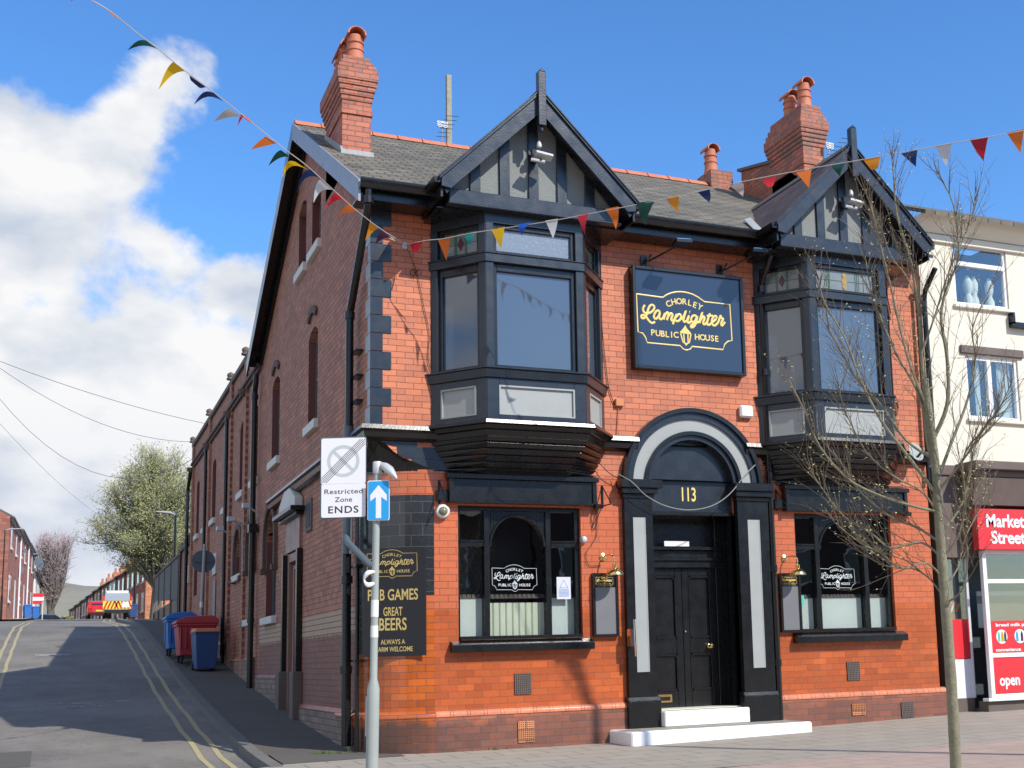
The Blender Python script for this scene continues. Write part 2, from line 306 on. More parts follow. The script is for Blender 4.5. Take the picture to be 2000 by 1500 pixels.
for nme, cc in dict(flag_red=(0.72, 0.03, 0.045), flag_dark_red=(0.42, 0.02, 0.035), flag_orange=(0.78, 0.19, 0.03), flag_amber=(0.80, 0.30, 0.02), flag_yellow=(0.80, 0.47, 0.01), flag_teal=(0.02, 0.28, 0.26), flag_green=(0.012, 0.075, 0.05), flag_navy=(0.015, 0.035, 0.12), flag_blue=(0.02, 0.12, 0.55), flag_white=(0.62, 0.62, 0.60), flag_cream=(0.55, 0.46, 0.38), flag_pink=(0.50, 0.06, 0.13), flag_purple=(0.10, 0.03, 0.08)).items():
    tt = NT(nme); tt.set(col=cc, rough=0.55, spec=0.3)
    trn = tt.n('ShaderNodeBsdfTranslucent'); trn.inputs[0].default_value = (*cc, 1); ms_ = tt.n('ShaderNodeMixShader'); ms_.inputs[0].default_value = 0.35
    tt.l(tt.b.outputs[0], ms_.inputs[1]); tt.l(trn.outputs[0], ms_.inputs[2]); tt.l(ms_.outputs[0], tt.t.nodes['Material Output'].inputs[0])
def glassmat(name, tint, base, refl=1.0):
    t = NT(name); tr = t.n('ShaderNodeBsdfTransparent'); tr.inputs[0].default_value = (*tint, 1)
    gl = t.n('ShaderNodeBsdfGlossy'); gl.inputs['Roughness'].default_value = 0.015; gl.inputs[0].default_value = (refl, refl, refl, 1)
    fr = t.n('ShaderNodeLayerWeight'); fr.inputs[0].default_value = 0.5
    f = t.math('ADD', t.math('MULTIPLY', t.math('POWER', fr.outputs['Facing'], 3.0), 0.9), base + 0.07, clamp=True)
    bp = t.n('ShaderNodeBump'); bp.inputs['Strength'].default_value = 0.04; bp.inputs['Distance'].default_value = 0.05; t.l(t.noise(1.8, 2), bp.inputs['Height']); t.l(bp.outputs[0], gl.inputs['Normal'])
    ms_ = t.n('ShaderNodeMixShader'); t.l(f, ms_.inputs[0]); t.l(tr.outputs[0], ms_.inputs[1]); t.l(gl.outputs[0], ms_.inputs[2]); t.l(ms_.outputs[0], t.t.nodes['Material Output'].inputs[0])
glassmat('window_glass', (0.90, 0.93, 0.92), 0.02)
t = NT('bay_glass'); t.set(col=t.mix(t.noise(0.8, 3), (0.052, 0.075, 0.105), (0.075, 0.10, 0.13)), rough=0.05, spec=0.9, coat=1.0, crough=0.02)
t = NT('sparkle_glass'); t.set(col=(0.20, 0.23, 0.26), rough=0.15, spec=0.9, coat=0.6, crough=0.1); t.bump(t.noise(30, 1, 0.5), 0.35, 0.015)
t = NT('pale_glass'); t.set(col=t.mix(t.noise(6, 3), (0.17, 0.18, 0.155), (0.24, 0.25, 0.22)), rough=0.1, spec=0.7, coat=0.6); t.bump(t.noise(60, 2), 0.3, 0.01)

# ------------------------------------------------------------ helpers
ORG = {}
class MB:
    def __init__(s): s.v = []; s.f = []
    def add(s, vs, fs):
        o = len(s.v); s.v += [Vector(v) for v in vs]; s.f += [tuple(o + i for i in f) for f in fs]; return s
    def box(s, x0, x1, y0, y1, z0, z1):
        return s.add([(x0, y0, z0), (x1, y0, z0), (x1, y1, z0), (x0, y1, z0), (x0, y0, z1), (x1, y0, z1), (x1, y1, z1), (x0, y1, z1)],
                     [(0, 3, 2, 1), (4, 5, 6, 7), (0, 1, 5, 4), (1, 2, 6, 5), (2, 3, 7, 6), (3, 0, 4, 7)])
    def prism(s, poly, vec):
        n = len(poly); vec = Vector(vec); a = [Vector(p) for p in poly]
        return s.add(a + [p + vec for p in a], [tuple(range(n))[::-1], tuple(range(n, 2 * n))] + [(i, (i + 1) % n, n + (i + 1) % n, n + i) for i in range(n)])
    def bar(s, a, b, w, h, up=(0, 0, 1)):           # rectangular bar from a to b
        a = Vector(a); b = Vector(b); d = (b - a).normalized(); up = Vector(up); sd = d.cross(up).normalized(); u = sd.cross(d)
        q = [sd * (w / 2) * i + u * (h / 2) * j for i, j in ((-1, -1), (1, -1), (1, 1), (-1, 1))]
        return s.prism([a + k for k in q], b - a)
    def quad(s, a, b, c, d): return s.add([a, b, c, d], [(0, 1, 2, 3)])
    def poly(s, pts): return s.add(pts, [tuple(range(len(pts)))])
    def tube(s, pts, r, n=8, flat=None):            # flat=(vector, factor): squash the section along a direction
        pts = [Vector(p) for p in pts]
        if not isinstance(r, (list, tuple)): r = [r] * len(pts)
        rings = []; ref = Vector((0.13, 0.21, 0.97))
        base = len(s.v)
        for i, p in enumerate(pts):
            d = (pts[min(i + 1, len(pts) - 1)] - pts[max(i - 1, 0)])
            d = d.normalized() if d.length > 1e-9 else Vector((0, 0, 1))
            if abs(d.dot(ref)) > 0.95: ref = Vector((0.9, 0.3, 0.1))
            a = d.cross(ref).normalized(); b = d.cross(a)
            for k in range(n):
                t = 2 * math.pi * k / n; o = (a * math.cos(t) + b * math.sin(t)) * r[i]
                if flat: o = o - flat[0] * (o.dot(flat[0]) * (1 - flat[1]))
                s.v.append(p + o)
        for i in range(len(pts) - 1):
            for k in range(n):
                s.f.append((base + i * n + k, base + i * n + (k + 1) % n, base + (i + 1) * n + (k + 1) % n, base + (i + 1) * n + k))
        if n > 2:
            s.f.append(tuple(base + k for k in range(n))[::-1]); s.f.append(tuple(base + (len(pts) - 1) * n + k for k in range(n)))
        return s
    def lathe(s, c, prof, n=20, axis=(0, 0, 1)):
        c = Vector(c); ax = Vector(axis).normalized(); a = ax.orthogonal().normalized(); b = ax.cross(a); base = len(s.v)
        for r, h in prof:
            for k in range(n):
                t = 2 * math.pi * k / n; s.v.append(c + ax * h + (a * math.cos(t) + b * math.sin(t)) * max(r, 1e-4))
        for i in range(len(prof) - 1):
            for k in range(n):
                s.f.append((base + i * n + k, base + i * n + (k + 1) % n, base + (i + 1) * n + (k + 1) % n, base + (i + 1) * n + k))
        s.f.append(tuple(base + k for k in range(n))[::-1]); s.f.append(tuple(base + (len(prof) - 1) * n + k for k in range(n)))
        return s
    def build(s, name, mat, parent=None, bevel=0.0, smooth=False, thing=None):
        o0 = ORG.get(parent.name, Vector()) if parent else Vector()
        if thing is not None: o0 = Vector(thing)
        me = bpy.data.meshes.new(name)
        me.from_pydata([v - o0 for v in s.v], [], s.f); me.update()
        bm = bmesh.new(); bm.from_mesh(me); bmesh.ops.recalc_face_normals(bm, faces=bm.faces)
        if bevel:
            es = [e for e in bm.edges if len(e.link_faces) == 2 and e.calc_face_angle(0) > 0.6]
            try: bmesh.ops.bevel(bm, geom=es, offset=bevel, segments=1, affect='EDGES', clamp_overlap=True)
            except Exception: pass
        bm.to_mesh(me); bm.free()
        if smooth:
            for p in me.polygons: p.use_smooth = True
            me.set_sharp_from_angle(angle=math.radians(38))
        me.materials.append(MATS[mat] if isinstance(mat, str) else mat)
        ob = bpy.data.objects.new(name, me); COL.objects.link(ob)
        if parent is not None: ob.parent = parent
        if thing is not None: ob.location = o0
        ORG[ob.name] = o0
        return ob
def tag(o, label=None, cat=None, group=None, kind=None):
    for k, v in (('label', label), ('category', cat), ('group', group), ('kind', kind)):
        if v: o[k] = v
    return o
def thing(name, loc, label, cat, group=None):
    o = bpy.data.objects.new(name, None); COL.objects.link(o); o.location = loc; o.empty_display_size = 0.2; ORG[o.name] = Vector(loc)
    return tag(o, label, cat, group)
def B(name, mat, parent, *boxes, bevel=0.0):
    m = MB()
    for b in boxes: m.box(*b)
    return m.build(name, mat, parent, bevel)
def catmull(pts, k=4):
    pts = [Vector(p) for p in pts]; out_ = []
    for i in range(len(pts) - 1):
        p0 = pts[max(i - 1, 0)]; p1 = pts[i]; p2 = pts[i + 1]; p3 = pts[min(i + 2, len(pts) - 1)]
        for j in range(k):
            t = j / k
            out_.append(0.5 * ((2 * p1) + (p2 - p0) * t + (2 * p0 - 5 * p1 + 4 * p2 - p3) * t * t + (3 * p1 - p0 - 3 * p2 + p3) * t ** 3))
    out_.append(pts[-1]); return out_
_fc = {}
def glyph(txt, spacing=1.0, bold=0.0):
    key = (txt, spacing, bold)
    if key not in _fc:
        c = bpy.data.curves.new('lettering', 'FONT'); c.body = txt; c.size = 1.0; c.align_x = 'CENTER'; c.space_character = spacing; c.offset = bold; c.resolution_u = 4
        o = bpy.data.objects.new('lettering', c); COL.objects.link(o); dg = bpy.context.evaluated_depsgraph_get(); dg.update()
        me = bpy.data.meshes.new_from_object(o.evaluated_get(dg))
        _fc[key] = ([tuple(v.co) for v in me.vertices], [tuple(p.vertices) for p in me.polygons])
        bpy.data.objects.remove(o); bpy.data.curves.remove(c); bpy.data.meshes.remove(me)
    return _fc[key]
def text_mb(mb, txt, c, ux, uy, size, width=None, spacing=1.0, bold=0.0, out=None):
    """flat lettering centred at c; ux, uy unit vectors; size = cap height in metres"""
    vs, fs = glyph(txt, spacing, bold); k = size / 0.69
    xs = [v[0] for v in vs]; kx = k
    if width: kx = width / (max(xs) - min(xs))
    mid = (max(xs) + min(xs)) / 2; c = Vector(c); ux = Vector(ux); uy = Vector(uy)
    mb.add([c + ux * ((v[0] - mid) * kx) + uy * ((v[1]) * k - size / 2) for v in vs], fs); return mb

# ------------------------------------------------------------ ground
PYs = [-60, -30, -2, 0, 2, 5, 10, 14, 19, 25, 30, 40, 60, 80, 88, 120, 160, 240, 400, 900]
PZs = [-.9, -.35, -.1, -.06, .0, .22, .65, 1.08, 1.66, 2.3, 2.72, 3.17, 4.02, 4.86, 5.0, 4.55, 3.2, 0, -8, -12]
XXs = [-60, -8, 0, 3, 6.7, 9.2, 14, 60]; XZs = [-.3, -.12, -.03, -.05, .01, .06, .1, .4]
def interp(x, xs, ys):
    if x <= xs[0]: return ys[0]
    for i in range(len(xs) - 1):
        if x <= xs[i + 1]:
            t = (x - xs[i]) / (xs[i + 1] - xs[i]); return ys[i] + (ys[i + 1] - ys[i]) * t
    return ys[-1]
def G(x, y):
    w = max(0.0, min(1.0, 1 - y / 3.0)) if y > 0 else 1.0
    return interp(y, PYs, PZs) + interp(x, XXs, XZs) * w
def sheet(name, mat, xs, ys, dz, kind='structure', fx=None, parent=None):
    m = MB(); nx = len(xs)
    for y in ys:
        for x in xs:
            X = fx(x, y) if fx else x
            m.v.append(Vector((X, y, G(X, y) + dz)))
    for j in range(len(ys) - 1):
        for i in range(nx - 1): m.f.append((j * nx + i, j * nx + i + 1, (j + 1) * nx + i + 1, (j + 1) * nx + i))
    o = m.build(name, mat, parent, smooth=True)
    if kind: tag(o, kind=kind)
    return o
def lin(a, b, n): return [a + (b - a) * i / n for i in range(n + 1)]
YL = lin(0, 40, 40) + lin(42, 120, 26) + [140, 160, 200, 240, 320, 400]
bend = lambda y: 0.0 if y < 45 else (0.02 * (y - 45) if y < 88 else 0.86 - 0.13 * (y - 88))
sheet('ground', 'earth', [-600, -200, -60, -30, -15, -8, -4, 0, 4, 9, 15, 30, 60, 200, 600], [-60, -30, -10, -4, -2, 0] + YL[1:] + [900], -0.3)
def roadx(x, y):
    if y < 40: return x
    s = 1.0 + (0.35 * min(1, (y - 40) / 35)); return (x + 3.2) * s - 3.2 + bend(y)
sheet('side_road', 'asphalt', [-8.5, -6.8, -5.1, -3.2, -1.28], [-0.9, -.5] + YL, -0.11, fx=lambda x, y: roadx(x, max(y, -0.33 - (x + 1.28) * 0.30)) if False else roadx(x, y))
# pale paving of the main street, laid over the end of the side road as a raised table
m = MB(); xs = [-40, -20, -10] + lin(-8.5, -1.28, 10) + lin(-0.6, 12, 12) + [20, 40]; ys_n = 10
def pav_edge(x): return -0.35 - (x + 1.28) * 0.33 if x <= -1.28 and x > -8.6 else (-0.35 if x < -8.6 else (-0.35 + (x + 1.28) * 0.6 if x < -0.2 else 0.9))
rows = []
for x in xs:
    e = pav_edge(max(x, -8.5)) if x < -8.5 else pav_edge(x)
    for j in range(ys_n + 1):
        y = -3.9 + (e + 3.9) * j / ys_n; m.v.append(Vector((x, y, G(x, y) + (0.0 if x > -1.3 else -0.085))))
for i in range(len(xs) - 1):
    for j in range(ys_n): m.f.append((i * (ys_n + 1) + j, (i + 1) * (ys_n + 1) + j, (i + 1) * (ys_n + 1) + j + 1, i * (ys_n + 1) + j + 1))
tag(m.build('front_pavement', 'paving_grey', smooth=True), kind='structure')
sheet('precinct_paving', 'paving_pink', [-40, -20, -8, -3, 0, 3, 6, 9, 14, 20, 40], [-40, -25, -14, -8, -6, -4.9, -3.905], 0.0, fx=lambda x, y: x)
sheet('side_pavement', 'pavement_tar', [-1.15, -.6, .02, .7], lin(0.9, 44, 44), 0.0)
sheet('side_pavement_front', 'pavement_tar', [-1.1, -0.85, -.3, .4], [-0.25, 0.3, 0.91], 0.004)
kb = MB()
ky = lin(-0.45, 85, 86)
for a, b in zip(ky[:-1], ky[1:]):
    for x0, x1 in ((-1.30, -1.13),):
        xa = roadx(x0, a); xb = roadx(x0, b); w = x1 - x0; za = G(xa, a); zb = G(xb, b)
        kb.add([(xa, a, za - .3), (xa + w, a, za - .3), (xb + w, b - .01, zb - .3), (xb, b - .018, zb - .3), (xa + .015, a, za + .008), (xa + w, a, za + .008), (xb + w, b - .01, zb + .008), (xb + .015, b - .018, zb + .008)],
               [(0, 3, 2, 1), (4, 5, 6, 7), (0, 1, 5, 4), (1, 2, 6, 5), (2, 3, 7, 6), (3, 0, 4, 7)])
tag(kb.build('kerb', 'kerb_stone'), kind='structure')
for nm, x0, x1, ya in (('yellow_line', -1.60, -1.525, 0.05), ('yellow_line', -1.85, -1.775, 0.1), ('yellow_line', -4.92, -4.845, 5), ('yellow_line', -4.70, -4.625, 5)):
    sheet(nm, 'yellow_line', [x0, x1], [ya, ya + .4, ya + .8] + [y for y in YL if ya + 1 < y < 72], -0.105, fx=lambda x, y: roadx(x, y) + 0.012 * math.sin(y * 2.1))
sheet('yellow_line', 'yellow_line', [-1.87, -1.0 - .40], [0.0, 0.09], -0.104)
sheet('far_pavement', 'paving_grey', [-8.5, -6.6, -5.12], [y for y in YL if y > 60 and y < 130], 0.0, fx=roadx)
for x0, x1, y0, y1 in ((-4.0, -3.5, 9.6, 9.75), (-3.35, -3.0, 9.5, 9.66), (-3.55, -2.7, 9.0, 9.1), (-2.6, -2.35, 9.6, 9.8), (-4.1, -3.3, 18.6, 19.0), (-2.2, -1.9, 9.4, 9.52)):
    sheet('road_marking', 'worn_white', [x0, x1], [y0, y1], -0.105)
sheet('asphalt_patch', 'pavement_tar', [-4.6, -3.9], [2.2, 2.9, 3.6], -0.106)
# hills beyond the street
m = MB(); rnd = random.Random(3); hx = lin(-400, 300, 60)
for j, (yy, hz) in enumerate(((420, 0), (520, 26), (640, 42), (800, 46))):
    for x in hx: m.v.append(Vector((x, yy, hz * (0.8 + 0.22 * math.sin(x * 0.013 + j) + 0.05 * rnd.random()))))
for j in range(3):
    for i in range(60): m.f.append((j * 61 + i, j * 61 + i + 1, (j + 1) * 61 + i + 1, (j + 1) * 61 + i))
tag(m.build('hill', 'hill', smooth=True), kind='structure')
m = MB(); rnd = random.Random(5)
for i in range(900):
    t = rnd.random(); c = Vector((-0.6 + 2.3 * t, 0.5 * (1 - t) ** 2 + 0.32 * (1 - t) - 0.06 - rnd.random() * 0.07, 0))
    if rnd.random() > 0.5 + 0.5 * math.sin(t * 19): continue
    c.z = G(c.x, c.y); h = 0.015 + rnd.random() * 0.05; a = rnd.random() * 6.28; w = Vector((math.cos(a), math.sin(a), 0)) * 0.006; l_ = Vector((rnd.uniform(-.02, .02), rnd.uniform(-.02, .02), h))
    m.poly([c - w, c + w, c + l_])
tag(m.build('grass', 'grass_green'), kind='stuff')

# ------------------------------------------------------------ the pub
FW = 9.03; ZS = 4.2; ZE = 7.42; RS = 0.56; RY = 4.9; RZ = 10.39; DEPTH = 9.8; WY = 24.1; WZ = 7.95
pub = thing('public_house', (4.5, 5, 0), 'two storey red brick pub on the street corner with black timber bays and twin gables', 'pub')

def wall(mb, u0, u1, z0, z1, holes, P, depth, arches=()):
    """P(u,z,d)->point, d = depth into the wall; holes (u0,u1,z0,z1); arches: (u0,u1,zspring,rise) fill the corners of a hole"""
    us = sorted(set([u0, u1] + [h[0] for h in holes] + [h[1] for h in holes])); zs = sorted(set([z0, z1] + [h[2] for h in holes] + [h[3] for h in holes]))
    for i in range(len(us) - 1):
        for j in range(len(zs) - 1):
            cu = (us[i] + us[i + 1]) / 2; cz = (zs[j] + zs[j + 1]) / 2
            if any(h[0] < cu < h[1] and h[2] < cz < h[3] for h in holes): continue
            mb.quad(P(us[i], zs[j], 0), P(us[i + 1], zs[j], 0), P(us[i + 1], zs[j + 1], 0), P(us[i], zs[j + 1], 0))
    for h in holes:
        a, b, c, d = h
        for q in (((a, c), (a, d)), ((b, c), (b, d)), ((a, c), (b, c)), ((a, d), (b, d))):
            mb.quad(P(*q[0], 0), P(*q[1], 0), P(*q[1], depth), P(*q[0], depth))
    for (a, b, zs_, rise) in arches:
        n = 12; c = (a + b) / 2; hw = (b - a) / 2
        if rise < hw * 0.95:
            Rr = (hw * hw + rise * rise) / (2 * rise); f = lambda u: zs_ + math.sqrt(max(0, Rr * Rr - (u - c) ** 2)) - (Rr - rise)
        else: f = lambda u: zs_ + rise * math.sqrt(max(0, 1 - ((u - c) / hw) ** 2))
        top = zs_ + rise + 1e-3
        for i in range(n):
            p, q = a + (b - a) * i / n, a + (b - a) * (i + 1) / n
            mb.quad(P(p, f(p), 0), P(q, f(q), 0), P(q, top, 0), P(p, top, 0)); mb.quad(P(p, f(p), 0), P(q, f(q), 0), P(q, f(q), depth), P(p, f(p), depth))
PF = lambda u, z, d: (u, d, z)
PS = lambda u, z, d: (d, u, z)
# front wall, upper and lower
W1 = (1.18, 2.96, 1.34, 3.15); W2 = (6.48, 8.26, 1.34, 3.15); DR = (4.04, 5.44, -0.2, 3.6)
m = MB(); wall(m, 0, FW, ZS - .08, ZE, [(4.38, 5.10, ZS - .08, 4.235)], PF, .1); 
for a, b in ((1.2, FW),): wall(m, a, b, 3.6, ZS - .08, [(DR[0], DR[1], 3.6, ZS - .08)], PF, .25)
sq = [(0, 4.12), (0.0, 4.078), (.092, 4.0), (.205, 3.943), (.297, 3.854), (.411, 3.776), (.545, 3.73), (.712, 3.663), (.87, 3.62), (1.2, 3.6)]
for (a, za), (b, zb) in zip(sq[1:-1], sq[2:]): m.quad((a, 0, za), (b, 0, zb), (b, 0, 4.12), (a, 0, 4.12))
m.build('front_wall', 'brick_front_upper', pub)
m = MB(); wall(m, 0.85, FW, -0.3, 3.6, [W1, W2, DR], PF, .22); m.quad((FW, 0, -.3), (FW, .3, -.3), (FW, .3, 3.6), (FW, 0, 3.6)); m.build('front_wall', 'brick_front_lower', pub)
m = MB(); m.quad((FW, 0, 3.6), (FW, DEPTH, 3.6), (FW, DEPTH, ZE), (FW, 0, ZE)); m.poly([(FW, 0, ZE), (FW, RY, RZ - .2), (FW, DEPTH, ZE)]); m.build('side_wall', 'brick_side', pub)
# rounded lower corner and its square soffit
def arc(Rr, n=14, c=(0.85, 0.85)): return [(c[0] - Rr * math.sin(math.pi / 2 * i / n), c[1] - Rr * math.cos(math.pi / 2 * i / n)) for i in range(n + 1)]
A_ = arc(.85)
def cyl(mb, Rr, z0, z1, i0=0, i1=14, n=14):
    a = arc(Rr, n)
    for p, q in zip(a[i0:i1], a[i0 + 1:i1 + 1]): mb.quad((*p, z0), (*q, z0), (*q, z1), (*p, z1))
m = MB(); cyl(m, .85, -.3, 3.62); m.build('corner_wall', 'brick_corner', pub, smooth=True)
m = MB()
for z0, z1, i0, i1 in ((2.30, 3.28, 0, 14), (1.2, 2.3, 9, 14), (1.95, 2.30, 0, 9)): cyl(m, .856, z0, z1, i0, i1)
m.build('corner_tiling', 'brick_corner_black', pub, smooth=True)
m = MB()                                                            # squinch: from the front curve and its mirror on the side down to the rounded wall
n = 14
def sqz(u): return interp(u, [p[0] for p in sq[1:]], [p[1] for p in sq[1:]])
loop = [(1.2 - 1.2 * i / 12, 0.0, sqz(1.2 - 1.2 * i / 12)) for i in range(13)] + [(0.0, 1.2 * i / 12, sqz(1.2 * i / 12)) for i in range(1, 13)]
inner = [(1.2, 0, 3.6)] + [(*p, 3.6) for p in arc(.85, 22)] + [(0, 1.2, 3.6)]
mid = [((a[0] * .45 + b[0] * .55) , (a[1] * .45 + b[1] * .55), a[2] * .75 + b[2] * .25) for a, b in zip(loop, inner)]
for A1, B1 in ((loop, mid), (mid, inner)):
    for i in range(24): m.quad(A1[i], A1[i + 1], B1[i + 1], B1[i])
m.build('corner_corbel', 'black_gloss', pub, smooth=True)
m = MB()                                                            # painted quoin steps on the front beside the corbel
for x0, x1, z0, z1 in ((0, .62, 3.92, 4.11), (.23, 1.0, 3.76, 3.917), (.42, 1.22, 3.61, 3.757)):
    x0b = max(x0, 0.0); lo = [(x, max(z0, sqz(x))) for x in lin(x0b, x1, 6)]
    lo = [(x, z) for x, z in lo if z < z1]
    m.prism([(x, -.012, z) for x, z in lo] + [(x1, -.012, z1), (lo[0][0], -.012, z1)], (0, .011, 0))
m.build('quoin', 'navy_paint', pub)

# side wall (gable) and rear wing
segs = []
def win(y0, y1, z0, z1, rise): segs.append((y0, y1, z0, z1, rise))
UP = [(3.80, 4.62), (7.60, 8.52), (10.42, 11.15), (12.45, 13.25), (15.38, 16.15), (17.98, 18.8), (20.0, 20.85), (22.2, 22.95)]
for a, b in UP: win(a, b, 4.97, 6.58, .14)
win(3.66, 4.44, 7.92, 8.95, .12); win(4.98, 5.72, 7.92, 9.15, .12)
win(7.75, 8.95, 2.0, 4.02, .55); win(10.5, 11.5, 2.06, 4.1, .48); win(12.42, 13.55, 3.12, 4.1, .52)
win(22.3, 23.2, 3.2, 4.25, .1); win(19.9, 20.8, 3.0, 4.3, .1)
m = MB()
hg = [(w[0], w[1], w[2], w[3]) for w in segs if w[1] < DEPTH]; ag = [(w[0], w[1], w[3] - w[4], w[4] - .001) for w in segs if w[1] < DEPTH]
DS = (5.05, 6.35, -.1, 3.02)
wall(m, 1.2, DEPTH, -.4, 9.35, [h for h in hg] + [DS], PS, .2, ag) if False else None
wall(m, .85, DEPTH, -.4, 3.6, [h for h in hg if h[3] < 3.6] + [DS, (7.75, 8.95, 2.0, 3.6)], PS, .2)
wall(m, 1.2, DEPTH, 3.6, 4.12, [(7.75, 8.95, 3.6, 4.02)], PS, .2, [(7.75, 8.95, 3.47, .549)])
for i in range(8):
    y0, y1 = 1.2 * i / 8, 1.2 * (i + 1) / 8; m.quad((0, y0, sqz(y0)), (0, y1, sqz(y1)), (0, y1, 4.12), (0, y0, 4.12))
wall(m, 0, DEPTH, 4.12, ZE, [h for h in hg if 4.5 < h[2] < 7], PS, .2, [a for a, h in zip(ag, hg) if 4.5 < h[2] < 7])
gz = lambda y: (ZE + .03) + RS * (min(y, 2 * RY - y) + .0)
# gable above the eaves: columns between openings
cuts = sorted(set([0, RY, DEPTH] + [h[0] for h in hg if h[2] > 7] + [h[1] for h in hg if h[2] > 7]))
for a, b in zip(cuts[:-1], cuts[1:]):
    hh = [h for h in hg if h[2] > 7 and h[0] <= a + .001 and h[1] >= b - .001]
    if hh:
        h = hh[0]; m.quad((0, a, ZE), (0, b, ZE), (0, b, h[2]), (0, a, h[2])); m.quad((0, a, h[3]), (0, b, h[3]), (0, b, gz(b)), (0, a, gz(a)))
    else: m.quad((0, a, ZE), (0, b, ZE), (0, b, gz(b)), (0, a, gz(a)))
for h, a_ in zip(hg, ag):
    if h[2] > 7:
        for q in (((h[0], h[2]), (h[0], h[3])), ((h[1], h[2]), (h[1], h[3])), ((h[0], h[2]), (h[1], h[2]))): m.quad(PS(*q[0], 0), PS(*q[1], 0), PS(*q[1], .2), PS(*q[0], .2))
        mm = MB(); wall(mm, h[0], h[1], h[3] - .14, h[3], [(h[0], h[1], h[3] - .14, h[3])], PS, .2, [(h[0], h[1], a_[2], a_[3])]); m.v, off = m.v + mm.v, len(m.v); m.f += [tuple(i + off for i in f) for f in mm.f]
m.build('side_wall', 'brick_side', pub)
hw_ = [(w[0], w[1], w[2], w[3]) for w in segs if w[1] > DEPTH]; aw = [(w[0], w[1], w[3] - w[4], w[4] - .001) for w in segs if w[1] > DEPTH]
m = MB(); wall(m, DEPTH, WY, -.2, WZ - .12, hw_, PS, .2, aw); m.quad((0, WY, 1), (6, WY, 1), (6, WY, WZ - .12), (0, WY, WZ - .12))
m.quad((0.35, DEPTH, 7), (0.35, WY, 7), (.35, WY, WZ - .12), (.35, DEPTH, WZ - .12))
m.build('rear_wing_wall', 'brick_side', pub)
m = MB(); m.box(-.07, .40, DEPTH - .1, WY + .08, WZ - .12, WZ); m.build('parapet_coping', 'stone_brown', pub, .01)
m = MB(); m.box(-.06, .0, DEPTH + .25, WY, 7.16, 7.24); m.box(-.1, .0, DEPTH + .25, WY + .04, 7.24, 7.31); m.build('cornice', 'hood_brown', pub)
B('flat_roof', 'lead', pub, (.35, 8.5, DEPTH - .3, WY, 7.2, 7.3))
for yy in (11.9, 14.55, 19.2, 23.75):
    zb = G(-.2, yy) - .2; B('pilaster', 'brick_side', pub, (-.06, .0, yy, yy + .38, zb, 7.16), (-.06, 0, yy, yy + .38, 7.31, WZ - .12))
    mm = MB(); mm.lathe((-.06, yy + .19, WZ), [(.10, 0), (.10, .04), (.07, .06), (.09, .1), (.08, .15), (.02, .19)], 10); mm.build('finial', 'stone_brown', pub, smooth=True); mm = MB(); mm.lathe((-.1, yy + .19, 7.0), [(.03, 0), (.1, .06), (.13, .16)], 8); mm.build('corbel', 'stone_brown', pub, smooth=True)
# window joinery, sills and hoods on the side
for k, (y0, y1, z0, z1, rise) in enumerate(segs):
    fr = MB(); w = .06
    fr.box(.12, .18, y0, y0 + w, z0, z1); fr.box(.12, .18, y1 - w, y1, z0, z1); fr.box(.12, .18, y0 + w, y1 - w, z1 - w - rise, z1); fr.box(.12, .18, y0 + w, y1 - w, z0, z0 + w)
    zm = (z0 + z1) / 2; fr.box(.115, .175, y0 + w, y1 - w, zm - .03, zm + .03)
    f_ = fr.build('window', 'pipe_grey' if k not in (3, 4, 5) else 'black_gloss', pub)
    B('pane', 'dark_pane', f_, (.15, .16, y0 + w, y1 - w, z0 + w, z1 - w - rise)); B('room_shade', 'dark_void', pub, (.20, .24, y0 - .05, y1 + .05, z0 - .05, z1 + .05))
    if k < 10 or k == 15: B('sill', 'sill_white', f_, (-.075, .12, y0 - .09, y1 + .09, z0 - .15, z0), bevel=.008)
    elif k < 13: B('sill', 'sill_white', f_, (-.10, .12, y0 - .1, y1 + .1, z0 - .14, z0), bevel=.01)
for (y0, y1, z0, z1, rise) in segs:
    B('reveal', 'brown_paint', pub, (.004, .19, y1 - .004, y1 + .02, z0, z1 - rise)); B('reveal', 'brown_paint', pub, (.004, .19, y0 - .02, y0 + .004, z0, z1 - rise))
for y0, y1, z0 in ((3.66, 4.76, 6.72), (7.45, 8.62, 6.66)):             # raised relieving arches
    c = (y0 + y1) / 2; r = (y1 - y0) / 2; mm = MB()
    for i in range(12):
        t0, t1 = math.pi * (0.24 + .52 * i / 12), math.pi * (0.24 + .52 * (i + 1) / 12)
        q = lambda rr, t: (-.045, c + rr * math.cos(t), z0 - r * .45 + rr * .85 * math.sin(t))
        mm.prism([q(r, t0), q(r, t1), q(r - .14, t1), q(r - .14, t0)], (.05, 0, 0))
    mm.build('relieving_arch', 'hood_brown', pub)
def hood(c, zs_, r, th, name, legs=.5):
    mm = MB(); n = 16
    for i in range(n):
        t0, t1 = math.pi * i / n, math.pi * (i + 1) / n; q = lambda rr, t: (-.07, c + rr * math.cos(t), zs_ + rr * math.sin(t))
        mm.prism([q(r, t0), q(r, t1), q(r + th, t1), q(r + th, t0)], (.075, 0, 0))
    for s_ in (-1, 1): mm.box(-.07, .005, min(c + s_ * r, c + s_ * (r + th)), max(c + s_ * r, c + s_ * (r + th)), zs_ - legs, zs_); mm.box(-.11, .005, c + s_ * (r + th / 2) - .1, c + s_ * (r + th / 2) + .1, zs_ - legs - .1, zs_ - legs)
    mm.build(name, 'hood_brown', pub)
for c, zs_, r in ((8.35, 3.45, .62), (11.0, 3.6, .53), (12.98, 3.56, .59)): hood(c, zs_, r, .14, 'hood_mould')
